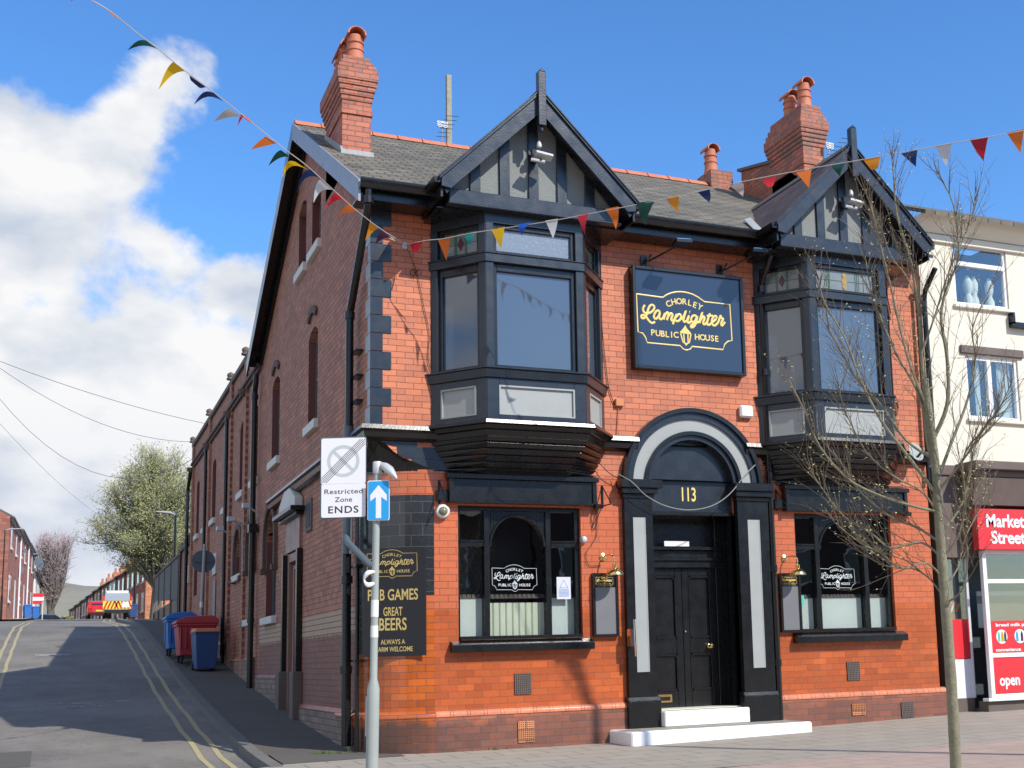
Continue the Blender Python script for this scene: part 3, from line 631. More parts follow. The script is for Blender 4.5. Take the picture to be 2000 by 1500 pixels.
for c in (9.6, 12.0, 14.0):                                             # little floodlights over the arches
    mm = MB(); mm.tube([(0, c, 4.05), (-.3, c - .1, 4.25)], .018, 6); mm.box(-.40, -.26, c - .2, c, 4.2, 4.3); mm.build('floodlight', 'alloy', pub)
# side plinth following the hill
for y0, y1, zt in ((.86, 4.86, .47), (6.62, 7.3, .62), (7.3, 9.85, .93), (10.3, 14.4, 1.28), (14.4, 19, 1.7), (19, 24.1, 2.35)):
    m = MB(); m.box(-.055, .0, y0, y1, -.3, zt - .06); m.build('plinth', 'brick_side_plinth', pub); m = MB(); m.prism([(0, y0, zt), (-.03, y0, zt - .005), (-.062, y0, zt - .06), (0, y0, zt - .06)], (0, y1 - y0, 0)); m.build('plinth_moulding', 'brick_plinth', pub)
# string course
prof = [(0, 4.20), (.02, 4.205), (.14, 4.18), (.16, 4.12), (.12, 4.09), (.10, 4.02), (.05, 3.99), (0, 3.98)]
def sweep(mb, prof, path, dz=0):
    """path: list of (point xy, outward normal xy (mitred))"""
    n = len(prof); b = len(mb.v)
    for (x, y), (nx, ny) in path:
        for o, z in prof: mb.v.append(Vector((x + nx * o, y + ny * o, z + dz)))
    for i in range(len(path) - 1):
        for k in range(n - 1): mb.f.append((b + i * n + k, b + i * n + k + 1, b + (i + 1) * n + k + 1, b + (i + 1) * n + k))
    mb.f.append(tuple(b + k for k in range(n))); mb.f.append(tuple(b + (len(path) - 1) * n + k for k in range(n)))
for pth in ([((0, 8.1), (-1, 0)), ((0, 0), (-1, -1)), ((.9, 0), (0, -1))], [((3.2, 0), (0, -1)), ((3.84, 0), (0, -1))], [((5.62, 0), (0, -1)), ((6.1, 0), (0, -1))], [((8.3, 0), (0, -1)), ((FW, 0), (0, -1))]):
    m = MB(); sweep(m, prof, pth); m.build('string_course', 'black_gloss', pub)
# quoins at the upper corner
qz = 7.10; k = 0
qb = MB(); qs = MB(); qh = 0.2495; z = 6.9345
zt = 4.20; i = 0
while zt < 7.15:
    z1 = min(zt + qh - .004, 7.3); w = .155 if i % 2 == 0 else .27; ws = .27 if i % 2 == 0 else .14
    B('quoin', 'navy_paint', pub, (-.012, w, -.014, .002, zt + .003, z1), bevel=.003)
    B('quoin', 'quoin_grey', pub, (-.016, .0, -.008, ws, zt + .003, z1), bevel=.003)
    zt += qh; i += 1
# front plinth
for a, b in ((.85, 3.60), (5.97, FW + .08)): B('plinth', 'brick_plinth', pub, (a, b, -.06, 0, -.35, .36))
m = MB(); cyl(m, .91, -.35, .36); m.build('plinth', 'brick_corner', pub, smooth=True)
pm = [(0, .44), (.02, .437), (.05, .42), (.068, .39), (.07, .355), (0, .35)]
m = MB(); a = arc(.85, 14); path = [((0, 1.9), (-1, 0))] + [(p, ((p[0] - .85) / .85, (p[1] - .85) / .85)) for p in a[::-1]]
sweep(m, pm, path); m.build('plinth_moulding', 'brick_corner', pub, smooth=True)
for x0, x1 in ((.85, 3.60), (5.97, FW + .07)):
    x = x0; m = MB()
    while x < x1: sweep(m, pm, [((x + .002, 0), (0, -1)), ((min(x + .229, x1), 0), (0, -1))]); x += .2315
    m.build('plinth_moulding', 'brick_front_upper', pub, smooth=True)
for px0, py0, px1, py1, mt in ((1006, 1316, 1037, 1354, 'stone_brown'), (1013, 1410, 1043, 1448, 'brick_orange'), (1655, 1293, 1680, 1327, 'stone_brown'), (1665, 1376, 1690, 1395, 'brick_orange'), (1761, 1372, 1785, 1400, 'stone_brown')):
    yy = -.075 if py0 > 1350 else -.015; a = onY(px0, py0, yy); b = onY(px1, py1, yy); x0, x1, z0, z1 = a.x, b.x, b.z, a.z
    mm = MB(); mm.box(x0 - .006, x1 + .006, yy + .004, yy + .03, z0 - .006, z1 + .006); bk = mm.build('air_brick', 'dark_void', pub)
    mm = MB(); nx = 8; nz = max(5, int(8 * (z1 - z0) / (x1 - x0)))
    for i in range(nx + 1): xx = x0 + (x1 - x0) * i / nx; mm.box(xx - .006, xx + .006, yy - .004, yy + .004, z0, z1)
    for i in range(nz + 1): zz = z0 + (z1 - z0) * i / nz; mm.box(x0, x1, yy - .002, yy + .0035, zz - .006, zz + .006)
    mm.build('grille', mt, bk)

# ---- main roof
EYF = -.42; zf = lambda y: RZ - RS * (RY - y)
m = MB(); X0, X1 = -.24, FW + .1
def slope(mb, x0, x1, ya, yb, th=.05):
    mb.add([(x0, ya, zf(ya)), (x1, ya, zf(ya)), (x1, yb, zf(yb)), (x0, yb, zf(yb)), (x0, ya, zf(ya) - th), (x1, ya, zf(ya) - th), (x1, yb, zf(yb) - th), (x0, yb, zf(yb) - th)],
           [(0, 1, 2, 3), (4, 7, 6, 5), (0, 4, 5, 1), (1, 5, 6, 2), (2, 6, 7, 3), (3, 7, 4, 0)])
slope(m, X0, X1, EYF, RY)
rb = lambda y: RZ - RS * (y - RY)
ya, yb = RY, DEPTH + .5
m.add([(X0, ya, rb(ya)), (X1, ya, rb(ya)), (X1, yb, rb(yb)), (X0, yb, rb(yb)), (X0, ya, rb(ya) - .05), (X1, ya, rb(ya) - .05), (X1, yb, rb(yb) - .05), (X0, yb, rb(yb) - .05)], [(0, 1, 2, 3), (4, 7, 6, 5), (0, 4, 5, 1), (1, 5, 6, 2), (2, 6, 7, 3), (3, 7, 4, 0)])
roof = m.build('roof', 'slate', pub)
m = MB(); x = X0
while x < X1:
    x2 = min(x + .44, X1); m.prism([(x + .005, RY - .13, RZ - .055), (x + .005, RY - .07, RZ + .03), (x + .005, RY, RZ + .065), (x + .005, RY + .07, RZ + .03), (x + .005, RY + .13, RZ - .055)], (x2 - x - .01, 0, 0))
    m.prism([(x - .0, RY - .14, RZ - .055), (x, RY - .075, RZ + .036), (x, RY, RZ + .075), (x, RY + .075, RZ + .036), (x, RY + .14, RZ - .055)], (.03, 0, 0)); x += .45
m.build('ridge_tiles', 'terracotta', roof, smooth=False)
# barge boards of the side gable (deep soffit)
for s_, (yA, yB) in ((1, (EYF - .03, RY)), (-1, (DEPTH + .5, RY))):
    zz = (lambda y: zf(y)) if s_ == 1 else (lambda y: rb(y))
    m = MB(); m.prism([(-.275, yA, zz(yA) + .0), (-.275, yB, zz(yB) + .0), (-.275, yB, zz(yB) - .30), (-.275, yA, zz(yA) - .30)], (.03, 0, 0)); m.build('barge_board', 'barge_grey' if s_ == 1 else 'black_gloss', pub)
    m = MB(); m.prism([(-.245, yA, zz(yA) - .06), (-.245, yB, zz(yB) - .06), (-.245, yB, zz(yB) - .10), (-.245, yA, zz(yA) - .10)], (.26, 0, 0)); m.prism([(-.06, yA + .4 * s_, zz(yA + .4 * s_) - .1), (-.06, yB, zz(yB) - .1), (-.06, yB, zz(yB) - .36), (-.06, yA + .4 * s_, zz(yA + .4 * s_) - .36)], (.055, 0, 0)); m.build('soffit', 'black_gloss', pub)
# gutters and fascia on the front eaves
def gutter(x0, x1, y=EYF, z=None):
    z = zf(EYF) if z is None else z
    m = MB(); pr = [(.02, .0), (-.01, -.08), (-.05, -.115), (-.10, -.115), (-.135, -.07), (-.14, .01), (-.125, .01), (-.12, -.05)]
    m.prism([(x0, y + a, z - .03 + b) for a, b in pr], (x1 - x0, 0, 0)); 
    g = m.build('gutter', 'black_gloss', pub, smooth=True)
    B('fascia', 'black_gloss', pub, (x0, x1, y + .02, y + .045, z - .26, z - .06)); B('soffit', 'black_gloss', pub, (x0, x1, y + .045, .0, z - .26, z - .235))
    return g
gutter(-.27, .78); gutter(3.5, 5.92)

# ---- bays and twin gables
HWW, HWF, DP = 1.28, 0.71, 0.70
_l = math.hypot(HWW - HWF, DP); CN = (-DP / _l, -(HWW - HWF) / _l)
def plan(cx, off, kw=1.0, kd=1.0, closed=True):
    hw, hf, d = HWW * kw, HWF * kw, DP * kd
    l = math.hypot(hw - hf, d); nx, ny = -d / l, -(hw - hf) / l
    c0 = nx * (-hw) + ny * 0 + off
    yf = -d - off; xf = (c0 - ny * yf) / nx; xw = c0 / nx
    return [(cx + xw, 0), (cx + xf, yf), (cx - xf, yf), (cx - xw, 0)]
def slab(mb, cx, z0, z1, off, kw=1.0, kd=1.0, off2=None, kw2=None, kd2=None):
    a = plan(cx, off, kw, kd); b = plan(cx, off if off2 is None else off2, kw if kw2 is None else kw2, kd if kd2 is None else kd2)
    vs = [(x, y, z0) for x, y in b] + [(x, y, z1) for x, y in a]; mb.add(vs, [(0, 1, 2, 3), (7, 6, 5, 4), (0, 4, 5, 1), (1, 5, 6, 2), (2, 6, 7, 3), (3, 7, 4, 0)])
def faces(cx, off=0.0):
    p = plan(cx, off); return [(p[0], p[1]), (p[1], p[2]), (p[2], p[3])]
class Face:
    def __init__(s, a, b):
        s.a = Vector((*a, 0)); s.b = Vector((*b, 0)); s.l = (s.b - s.a).length; s.t = (s.b - s.a).normalized(); s.n = Vector((s.t.y, -s.t.x, 0))
    def p(s, u, z, d=0.0): v = s.a + s.t * u + s.n * d; return Vector((v.x, v.y, z))
    def box(s, mb, u0, u1, z0, z1, d0, d1):
        q = [s.p(u, z, d) for z in (z0, z1) for u, d in ((u0, d1), (u1, d1), (u1, d0), (u0, d0))]
        mb.add(q, [(0, 3, 2, 1), (4, 5, 6, 7), (0, 1, 5, 4), (1, 2, 6, 5), (2, 3, 7, 6), (3, 0, 4, 7)])
for bi, cx in enumerate((2.09, 7.21)):
    bay = B('bay_window', 'black_gloss', pub, (cx - .5, cx + .5, -.05, .004, 4.3, 4.6)); 
    m = MB()
    z = 3.99; n = 6; kw, kd = 1.0, 1.0                                  # stepped corbel
    for i in range(n):
        t = i / n; t2 = (i + 1) / n; kd = 1.02 - .80 * t ** 1.2; kw = 1.0 - .20 * t ** 1.3; kd2 = 1.0 - .80 * t2 ** 1.2 ; kw2 = .99 - .20 * t2 ** 1.3
        z1 = 3.99 - .45 * t; z0 = 3.99 - .45 * t2
        slab(m, cx, z0 + .022, z1, .0, kw, kd, 0, kw2 + .01, kd2 + .05); slab(m, cx, z0, z0 + .022, -.015, kw2, kd2)
    m.build('corbel', 'black_gloss', bay, .003)
    m = MB(); slab(m, cx, 4.14, 4.20, .13, off2=.15); slab(m, cx, 4.08, 4.14, .10, off2=.06); slab(m, cx, 3.99, 4.08, .03, off2=.0); m.build('base_moulding', 'black_gloss', bay, .008)
    m = MB(); slab(m, cx, 4.20, 4.78, -.03); m.build('panel_core', 'navy_paint', bay)
    m = MB(); slab(m, cx, 4.78, 4.90, .045, off2=.03); slab(m, cx, 4.90, 4.925, .065); m.build('bay_sill', 'navy_paint', bay, .006)
    m = MB(); slab(m, cx, 6.375, 6.49, .02); slab(m, cx, 6.49, 6.505, .035); m.build('transom', 'navy_paint', bay, .005)
    m = MB(); slab(m, cx, 6.93, 7.10, -.005); m.build('head_rail', 'navy_paint', bay, .005)
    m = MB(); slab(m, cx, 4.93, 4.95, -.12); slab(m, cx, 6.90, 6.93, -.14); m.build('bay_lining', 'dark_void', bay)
    for fi, (a, b) in enumerate(faces(cx)):
        f = Face(a, b); sw = .115; L_ = f.l
        fr = MB(); z0, z1 = 4.20, 4.78
        f.box(fr, 0.004, sw + .06, z0, z1, -.03, .0); f.box(fr, L_ - sw - .06, L_ - .004, z0, z1, -.03, .0); f.box(fr, sw + .06, L_ - sw - .06, z0, z0 + .09, -.03, 0); f.box(fr, sw + .06, L_ - sw - .06, z1 - .10, z1, -.03, .0)
        fr.build('panel_frame', 'navy_paint', bay, .004)
        g = MB(); f.box(g, sw + .075, L_ - sw - .075, z0 + .10, z1 - .115, -.05, -.022); gp = g.build('panel', 'grey_paint', bay)
        g = MB()
        for u0, u1, q0, q1 in ((sw + .055, sw + .078, z0 + .085, z1 - .095), (L_ - sw - .078, L_ - sw - .055, z0 + .085, z1 - .095), (sw + .078, L_ - sw - .078, z0 + .085, z0 + .104), (sw + .078, L_ - sw - .078, z1 - .118, z1 - .095)): f.box(g, u0, u1, q0, q1, -.028, .006)
        g.build('bead', 'grey_paint' if True else 0, gp)
        # window members
        for u0, u1 in ((.003, sw), (L_ - sw, L_ - .003)):
            for q0, q1 in ((4.925, 6.375), (6.505, 6.93)): fr = MB(); f.box(fr, u0, u1, q0, q1, -.10, .0); fr.build('mullion', 'navy_paint', bay, .006)
        for z0, z1, sash in ((4.925, 6.375, 'sash'), (6.505, 6.93, 'top_light')):
            s_ = MB(); w = .055; t_ = .045 if sash == 'sash' else .05; tp = .105 if sash == 'sash' else .06
            f.box(s_, sw, sw + w, z0, z1, -.11, -.045); f.box(s_, L_ - sw - w, L_ - sw, z0, z1, -.11, -.045); f.box(s_, sw + w, L_ - sw - w, z0, z0 + t_, -.11, -.045); f.box(s_, sw + w, L_ - sw - w, z1 - tp, z1, -.11, -.045)
            so = s_.build(sash, 'black_gloss', bay, .004)
            g = MB(); f.box(g, sw + w - .004, L_ - sw - w + .004, z0 + t_ - .004, z1 - tp + .004, -.10, -.085)
            mat = 'bay_glass' if sash == 'sash' else ('sparkle_glass' if (bi == 0 and fi == 1) else 'pale_glass')
            g.build('pane', mat, so)
            if sash == 'top_light' and not (bi == 0 and fi == 1):
                ua, ub, za, zb = sw + w, L_ - sw - w, z0 + t_, z1 - tp; uc = (ua + ub) / 2; k = (ub - ua)
                ld = MB(); ln = lambda u0, v0, u1, v1, wd=.008: ld.bar(f.p(u0, v0, -.082), f.p(u1, v1, -.082), wd, .006, f.n)
                for q in ((-.33, -.25, .25, .33) if fi == 1 else ()): ln(uc + q * k, za, uc + q * k, zb)
                ln(ua, (za + zb) / 2, ub, (za + zb) / 2)
                ld.build('leading', 'pipe_grey', so)
                gr = MB()
                for q in (-.17, -.13, .13, .17) if fi != 1 else (-.30, -.27, .19, .22): f.box(gr, uc + q * k - .006, uc + q * k + .006, za, zb, -.086, -.079)
                gr.build('stained_strip', 'green_glass', so)
                dm = MB(); hz = (zb - za) * .30; zc = (za + zb) / 2
                dm.prism([f.p(uc - .055, zc, -.0785), f.p(uc, zc - hz, -.0785), f.p(uc + .055, zc, -.0785), f.p(uc, zc + hz, -.0785)], f.n * -.006)
                dm.build('stained_diamond', 'red_glass' if fi != 1 else 'amber_glass', so)
                if fi == 1:
                    dm = MB()
                    for q in (-1, 1): dm.prism([f.p(uc - .045, zc + q * hz, -.076), f.p(uc, zc + q * hz * .35, -.076), f.p(uc + .045, zc + q * hz, -.076), f.p(uc, zc + q * hz * 1.5, -.076)], f.n * -.004)
                    dm.build('stained_diamond', 'amber_glass', so)
    # gable
    gb = B('gable', 'pebbledash', pub, (cx - .9, cx + .9, -.62, -.55, 7.1, 7.12))
    hf = 1.40; ZA = 8.76; YV = -1.02; zt = ZA - hf
    m = MB(); w_ = 1.30; m.prism([(cx - w_, -.66, 7.27), (cx + w_, -.66, 7.27), (cx + w_, -.66, 7.32), (cx, -.66, ZA - .05), (cx - w_, -.66, 7.32)], (0, .08, 0)); m.build('gable_wall', 'pebbledash', gb)
    m = MB(); m.box(cx - 1.24, cx + 1.24, -.80, -.66, 7.11, 7.30); m.build('tie_beam', 'black_flaking', gb, .012)
    m = MB(); m.box(cx - 1.26, cx + 1.26, -.84, -.62, 7.075, 7.11); m.build('beam_moulding', 'black_flaking', gb, .01)
    for q in (-.84, -.42, 0, .42, .84):
        zt_ = ZA - .06 - abs(q) - .06; m = MB(); s_ = 1 if q > 0 else -1
        m.prism([(cx + q - .072, -.695, 7.30), (cx + q + .072, -.695, 7.30), (cx + q + .072, -.695, ZA - .08 - abs(q + .072)), (cx + q - .072, -.695, ZA - .08 - abs(q - .072))], (0, .034, 0)); m.build('stud', 'navy_paint', gb, .004)
    for s_ in (-1, 1):
        m = MB(); dv = .285
        m.prism([(cx, YV, ZA), (cx + s_ * hf, YV, zt), (cx + s_ * hf, YV, zt - .13), (cx + s_ * (hf - .13), YV, zt - .15), (cx, YV, ZA - dv)], (0, .045, 0)); bb = m.build('barge_board', 'black_flaking', gb, .004)
        m = MB(); m.prism([(cx, YV - .03, ZA + .045), (cx + s_ * (hf + .03), YV - .03, zt + .015), (cx + s_ * (hf + .03), YV - .03, zt - .045), (cx, YV - .03, ZA - .02)], (0, .03, 0)); m.prism([(cx, YV - .045, ZA + .05), (cx + s_ * (hf + .04), YV - .045, zt + .01), (cx + s_ * (hf + .04), YV - .045, zt - .02), (cx, YV - .045, ZA + .02)], (0, .015, 0)); m.build('barge_moulding', 'navy_paint', bb, .004)
        yb_ = RY - (RZ - ZA) / RS; yf_ = RY - (RZ - zt) / RS
        P = [(cx, YV, ZA + .05), (cx + s_ * (hf + .03), YV, zt + .02), (cx + s_ * (hf + .03), yf_ + .25, zt + .02), (cx, yb_ + .25, ZA + .05)]
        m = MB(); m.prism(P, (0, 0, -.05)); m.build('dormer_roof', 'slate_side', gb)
        m = MB(); m.prism([(cx + s_ * hf, YV + .05, zt - .02), (cx + s_ * (hf - .03), YV + .05, zt - .02), (cx + s_ * (hf - .03), YV + .05, zt - .26), (cx + s_ * hf, YV + .05, zt - .26)], (0, .95, 0)); m.build('fascia', 'black_gloss', gb)
        m = MB(); m.prism([(cx + s_ * (hf + 0.0), YV + .02, zt - .0), (cx + s_ * (hf + .10), YV + .02, zt - .0), (cx + s_ * (hf + .08), YV + .02, zt - .08), (cx + s_ * (hf + .02), YV + .02, zt - .08)], (0, .75, 0)); m.build('gutter', 'black_gloss', gb)
    m = MB(); m.box(cx - hf + .03, cx + hf - .03, -.68, -.0, 7.05, 7.07); m.build('soffit', 'black_gloss', gb)
    m = MB(); m.prism([(cx - hf + .05, -.98, zt - .17), (cx, -.98, ZA - .08), (cx + hf - .05, -.98, zt - .17), (cx + hf - .08, -.98, zt - .21), (cx, -.98, ZA - .13), (cx - hf + .08, -.98, zt - .21)], (0, .25, 0)); m.build('soffit', 'black_gloss', gb)
    m = MB(); m.box(cx - .055, cx + .055, YV - .075, YV + .03, 8.26, 9.04); m.prism([(cx - .055, YV - .075, 9.04), (cx + .055, YV - .075, 9.04), (cx, YV - .075, 9.09)], (0, .1, 0)); m.lathe((cx, YV - .02, 8.17), [(.01, 0), (.03, .02), (.03, .06), (.015, .09)], 8); m.build('finial_post', 'black_flaking', gb, .006)
    m = MB(); 
    x = 0; yb_ = RY - (RZ - ZA) / RS
    m.prism([(cx - .13, YV + .02, ZA - .06), (cx, YV + .02, ZA + .085), (cx + .13, YV + .02, ZA - .06), (cx, YV + .02, ZA + .04)], (0, yb_ - YV, 0)); m.build('ridge_tiles', 'slate_far', gb)
    # floodlight in the gable
    fl = tag(MB().box(cx - .05, cx + .05, -.80, -.735, 7.86, 8.02).tube([(cx, -.76, 7.84), (cx, -1.0, 7.80)], .018, 6).build('floodlight', 'black_gloss', thing=(cx, -.76, 7.85)), 'small floodlight with glass lens fixed high in the ' + ('left' if bi == 0 else 'right') + ' front gable', 'floodlight', 'floodlights in the gables')
    q = MB(); q.prism([(cx - .07, -1.02, 7.89), (cx + .16, -1.05, 7.85), (cx + .17, -.92, 7.82), (cx - .06, -.89, 7.86)], (0, 0, .03)); q.build('lamp_head', 'alloy', fl)
    q = MB(); q.lathe((cx + .0, -.93, 8.0), [(.035, 0), (.04, .035), (.022, .08), (.004, .095)], 10); q.build('sensor', 'alloy', fl, smooth=True)
    q = MB(); q.tube([(cx - .13, -.95, 7.80), (cx + .06, -.98, 7.78)], .024, 8); q.build('bracket', 'alloy', fl)
# lead valley beside the right gable
m = MB(); m.prism([(5.74, -.46, 7.40), (5.86, -.46, 7.44), (6.15, .35, 7.93), (6.03, .35, 7.88)], (0, 0, .02)); m.build('valley_lead', 'lead', roof)

# ---- chimneys
def chimney(x0, x1, y0, y1, zb, levels, pots, zp, name='chimney_stack'):
    m = MB(); z = zb
    for zt_, o in levels: m.box(x0 - o, x1 + o, y0 - o, y1 + o, z, zt_); z = zt_
    c = m.build(name, 'brick_chimney', roof, .004)
    for (x, y, zt_) in pots:
        q = MB(); h = zt_ - zp; q.lathe((x, y, zp - .05), [(.16, 0), (.15, .06), (.135, .12), (.125, h * .45), (.14, h * .47), (.14, h * .52), (.122, h * .54), (.12, h * .7), (.14, h * .72), (.14, h * .76), (.12, h * .78), (.118, h * .98), (.09, h * .98), (.09, h * .8)], 18); p = q.build('chimney_pot', 'terracotta', c, smooth=True)
        q = MB(); n = 8; P0 = [(x - .148 * math.cos(math.pi * i / n), zp - .05 + h * .92 + .13 * math.sin(math.pi * i / n)) for i in range(n + 1)]; P1 = [(x - .122 * math.cos(math.pi * i / n), zp - .05 + h * .92 + .12 * math.sin(math.pi * i / n)) for i in range(n + 1)]
        for i in range(n): q.prism([(P0[i][0], y - .17, P0[i][1]), (P0[i + 1][0], y - .17, P0[i + 1][1]), (P1[i + 1][0], y - .17, P1[i + 1][1]), (P1[i][0], y - .17, P1[i][1])], (0, .34, 0))
        q.build('cowl', 'terracotta', p)
    return c
chimney(0.0, .44, 2.0, 3.25, 8.4, [(9.40, 0), (9.48, .022), (9.62, .006), (9.70, .02), (9.78, .038), (9.86, .056), (9.94, .075), (10.12, .092), (10.20, .065), (10.27, .03), (10.36, -.01)], [(.24, 2.24, 10.86), (.20, 2.62, 10.84), (.20, 3.0, 10.84)], 10.36)
m = MB()
m.box(-.03, .47, 1.93, 1.998, 8.68, 8.80); m.prism([(-.03, 1.95, 8.70), (-.03, 1.95, 8.84), (-.03, 3.25, 9.55), (-.03, 3.25, 9.41)], (.028, 0, 0)); m.build('lead_flashing', 'lead', roof)
chimney(8.5, 8.94, 2.3, 3.45, 8.6, [(9.95, 0), (10.03, .022), (10.3, .006), (10.38, .02), (10.46, .038), (10.54, .056), (10.62, .075), (10.80, .092), (10.90, .065), (11.0, .03), (11.13, -.01)], [(8.72, 2.52, 11.68), (8.70, 2.98, 11.62)], 11.13)
chimney(7.86, 8.36, 4.7, 5.3, 10.2, [(10.66, 0)], [(8.0, 4.95, 11.22)], 10.66)
m = MB(); m.prism([(8.5, .6, zf(.6) - .2), (8.5, 4.6, zf(4.6) - .2), (8.5, 4.6, zf(4.6) + .42), (8.5, 3.4, zf(3.4) + .85), (8.5, .6, zf(.6) + .4)], (.42, 0, 0)); pw = m.build('party_wall', 'brick_chimney', roof)
m = MB(); m.prism([(8.46, 3.35, zf(3.35) + .90), (8.46, 4.7, zf(4.7) + .46), (8.46, 4.7, zf(4.7) + .40), (8.46, 3.35, zf(3.35) + .84)], (.5, 0, 0)); m.build('coping', 'stone_brown', pw)

# ---- rainwater pipes
def pipe(pts, r, mat, name='downpipe', collars=(), lugs=()):
    m = MB(); m.tube(pts, r, 12)
    o = m.build(name, mat, pub, smooth=True)
    if collars:
        for c in collars: q = MB(); q.lathe(c, [(r * 1.28, -.05), (r * 1.28, .05)], 12); q.build('pipe_collar', mat, o)
    return o
pipe([(-.14, -.45, 7.30), (-.14, -.45, 7.12), (-.13, -.30, 6.98), (-.13, .60, 6.02), (-.13, .74, 5.9), (-.13, .74, 4.30)], .055, 'black_gloss', collars=((-.13, .74, 5.86), (-.14, -.45, 7.12)))
pipe([(-.13, .76, 4.33), (-.13, .80, 2.55)], .068, 'pipe_grey')
pipe([(-.13, .85, 2.62), (-.13, .80, .0)], .062, 'black_gloss', collars=((-.13, .83, 2.2), (-.13, .83, 1.0)))
pipe([(-.14, .84, 2.84), (-.16, .60, 2.68), (.0, -.06, 2.32), (.05, -.1, 2.29)], .045, 'pipe_grey')
pipe([(-.05, .62, 4.0), (-.05, .52, 2.0), (-.05, .52, -.05)], .028, 'black_gloss', 'service_pipe')
for z_, y_ in ((5.3, .5), (4.95, .5), (4.6, .5), (2.35, .45), (1.1, .45)): m = MB(); m.box(-.10, .02, y_ - .03, y_ + .25, z_, z_ + .03); m.build('pipe_bracket', 'black_gloss', pub)
pipe([(-.12, 9.95, 7.05), (-.12, 9.95, 6.9), (-.12, 10.12, 6.7), (-.12, 10.12, .5)], .058, 'black_gloss', collars=((-.12, 10.12, 6.6), (-.12, 10.12, 3.85), (-.12, 10.12, 2.0)))
m = MB(); m.box(-.2, -.03, 10.0, 10.25, 3.78, 3.95); m.build('hopper', 'black_gloss', pub)
pipe([(-.1, 15.0, 7.1), (-.1, 15.0, 1.2)], .045, 'black_gloss'); pipe([(-.1, 19.7, 7.1), (-.1, 19.7, 1.7)], .045, 'black_gloss')
pipe([(-.12, 23.9, 7.0), (-.14, 24.3, 6.5), (-.14, 24.3, 4.6), (-.14, 24.3, 2.3)], .055, 'black_gloss', collars=((-.14, 24.3, 4.6),))
pipe([(6.04, -.5, 7.28), (6.04, -.42, 7.08), (6.03, -.12, 6.75), (6.03, -.075, 6.6), (6.03, -.075, -.02)], .047, 'black_gloss', collars=((6.03, -.075, 6.62), (6.03, -.075, 5.3), (6.03, -.075, 3.7), (6.03, -.075, 2.3), (6.03, -.075, .9)))
pipe([(FW + .14, -.40, 7.2), (FW + .14, -.1, 6.9), (FW + .14, -.06, 6.7), (FW + .14, -.06, 0)], .045, 'black_gloss')
pipe([(FW - .02, -.08, 6.9), (FW - .02, -.08, 3.7)], .03, 'black_gloss', 'service_pipe')

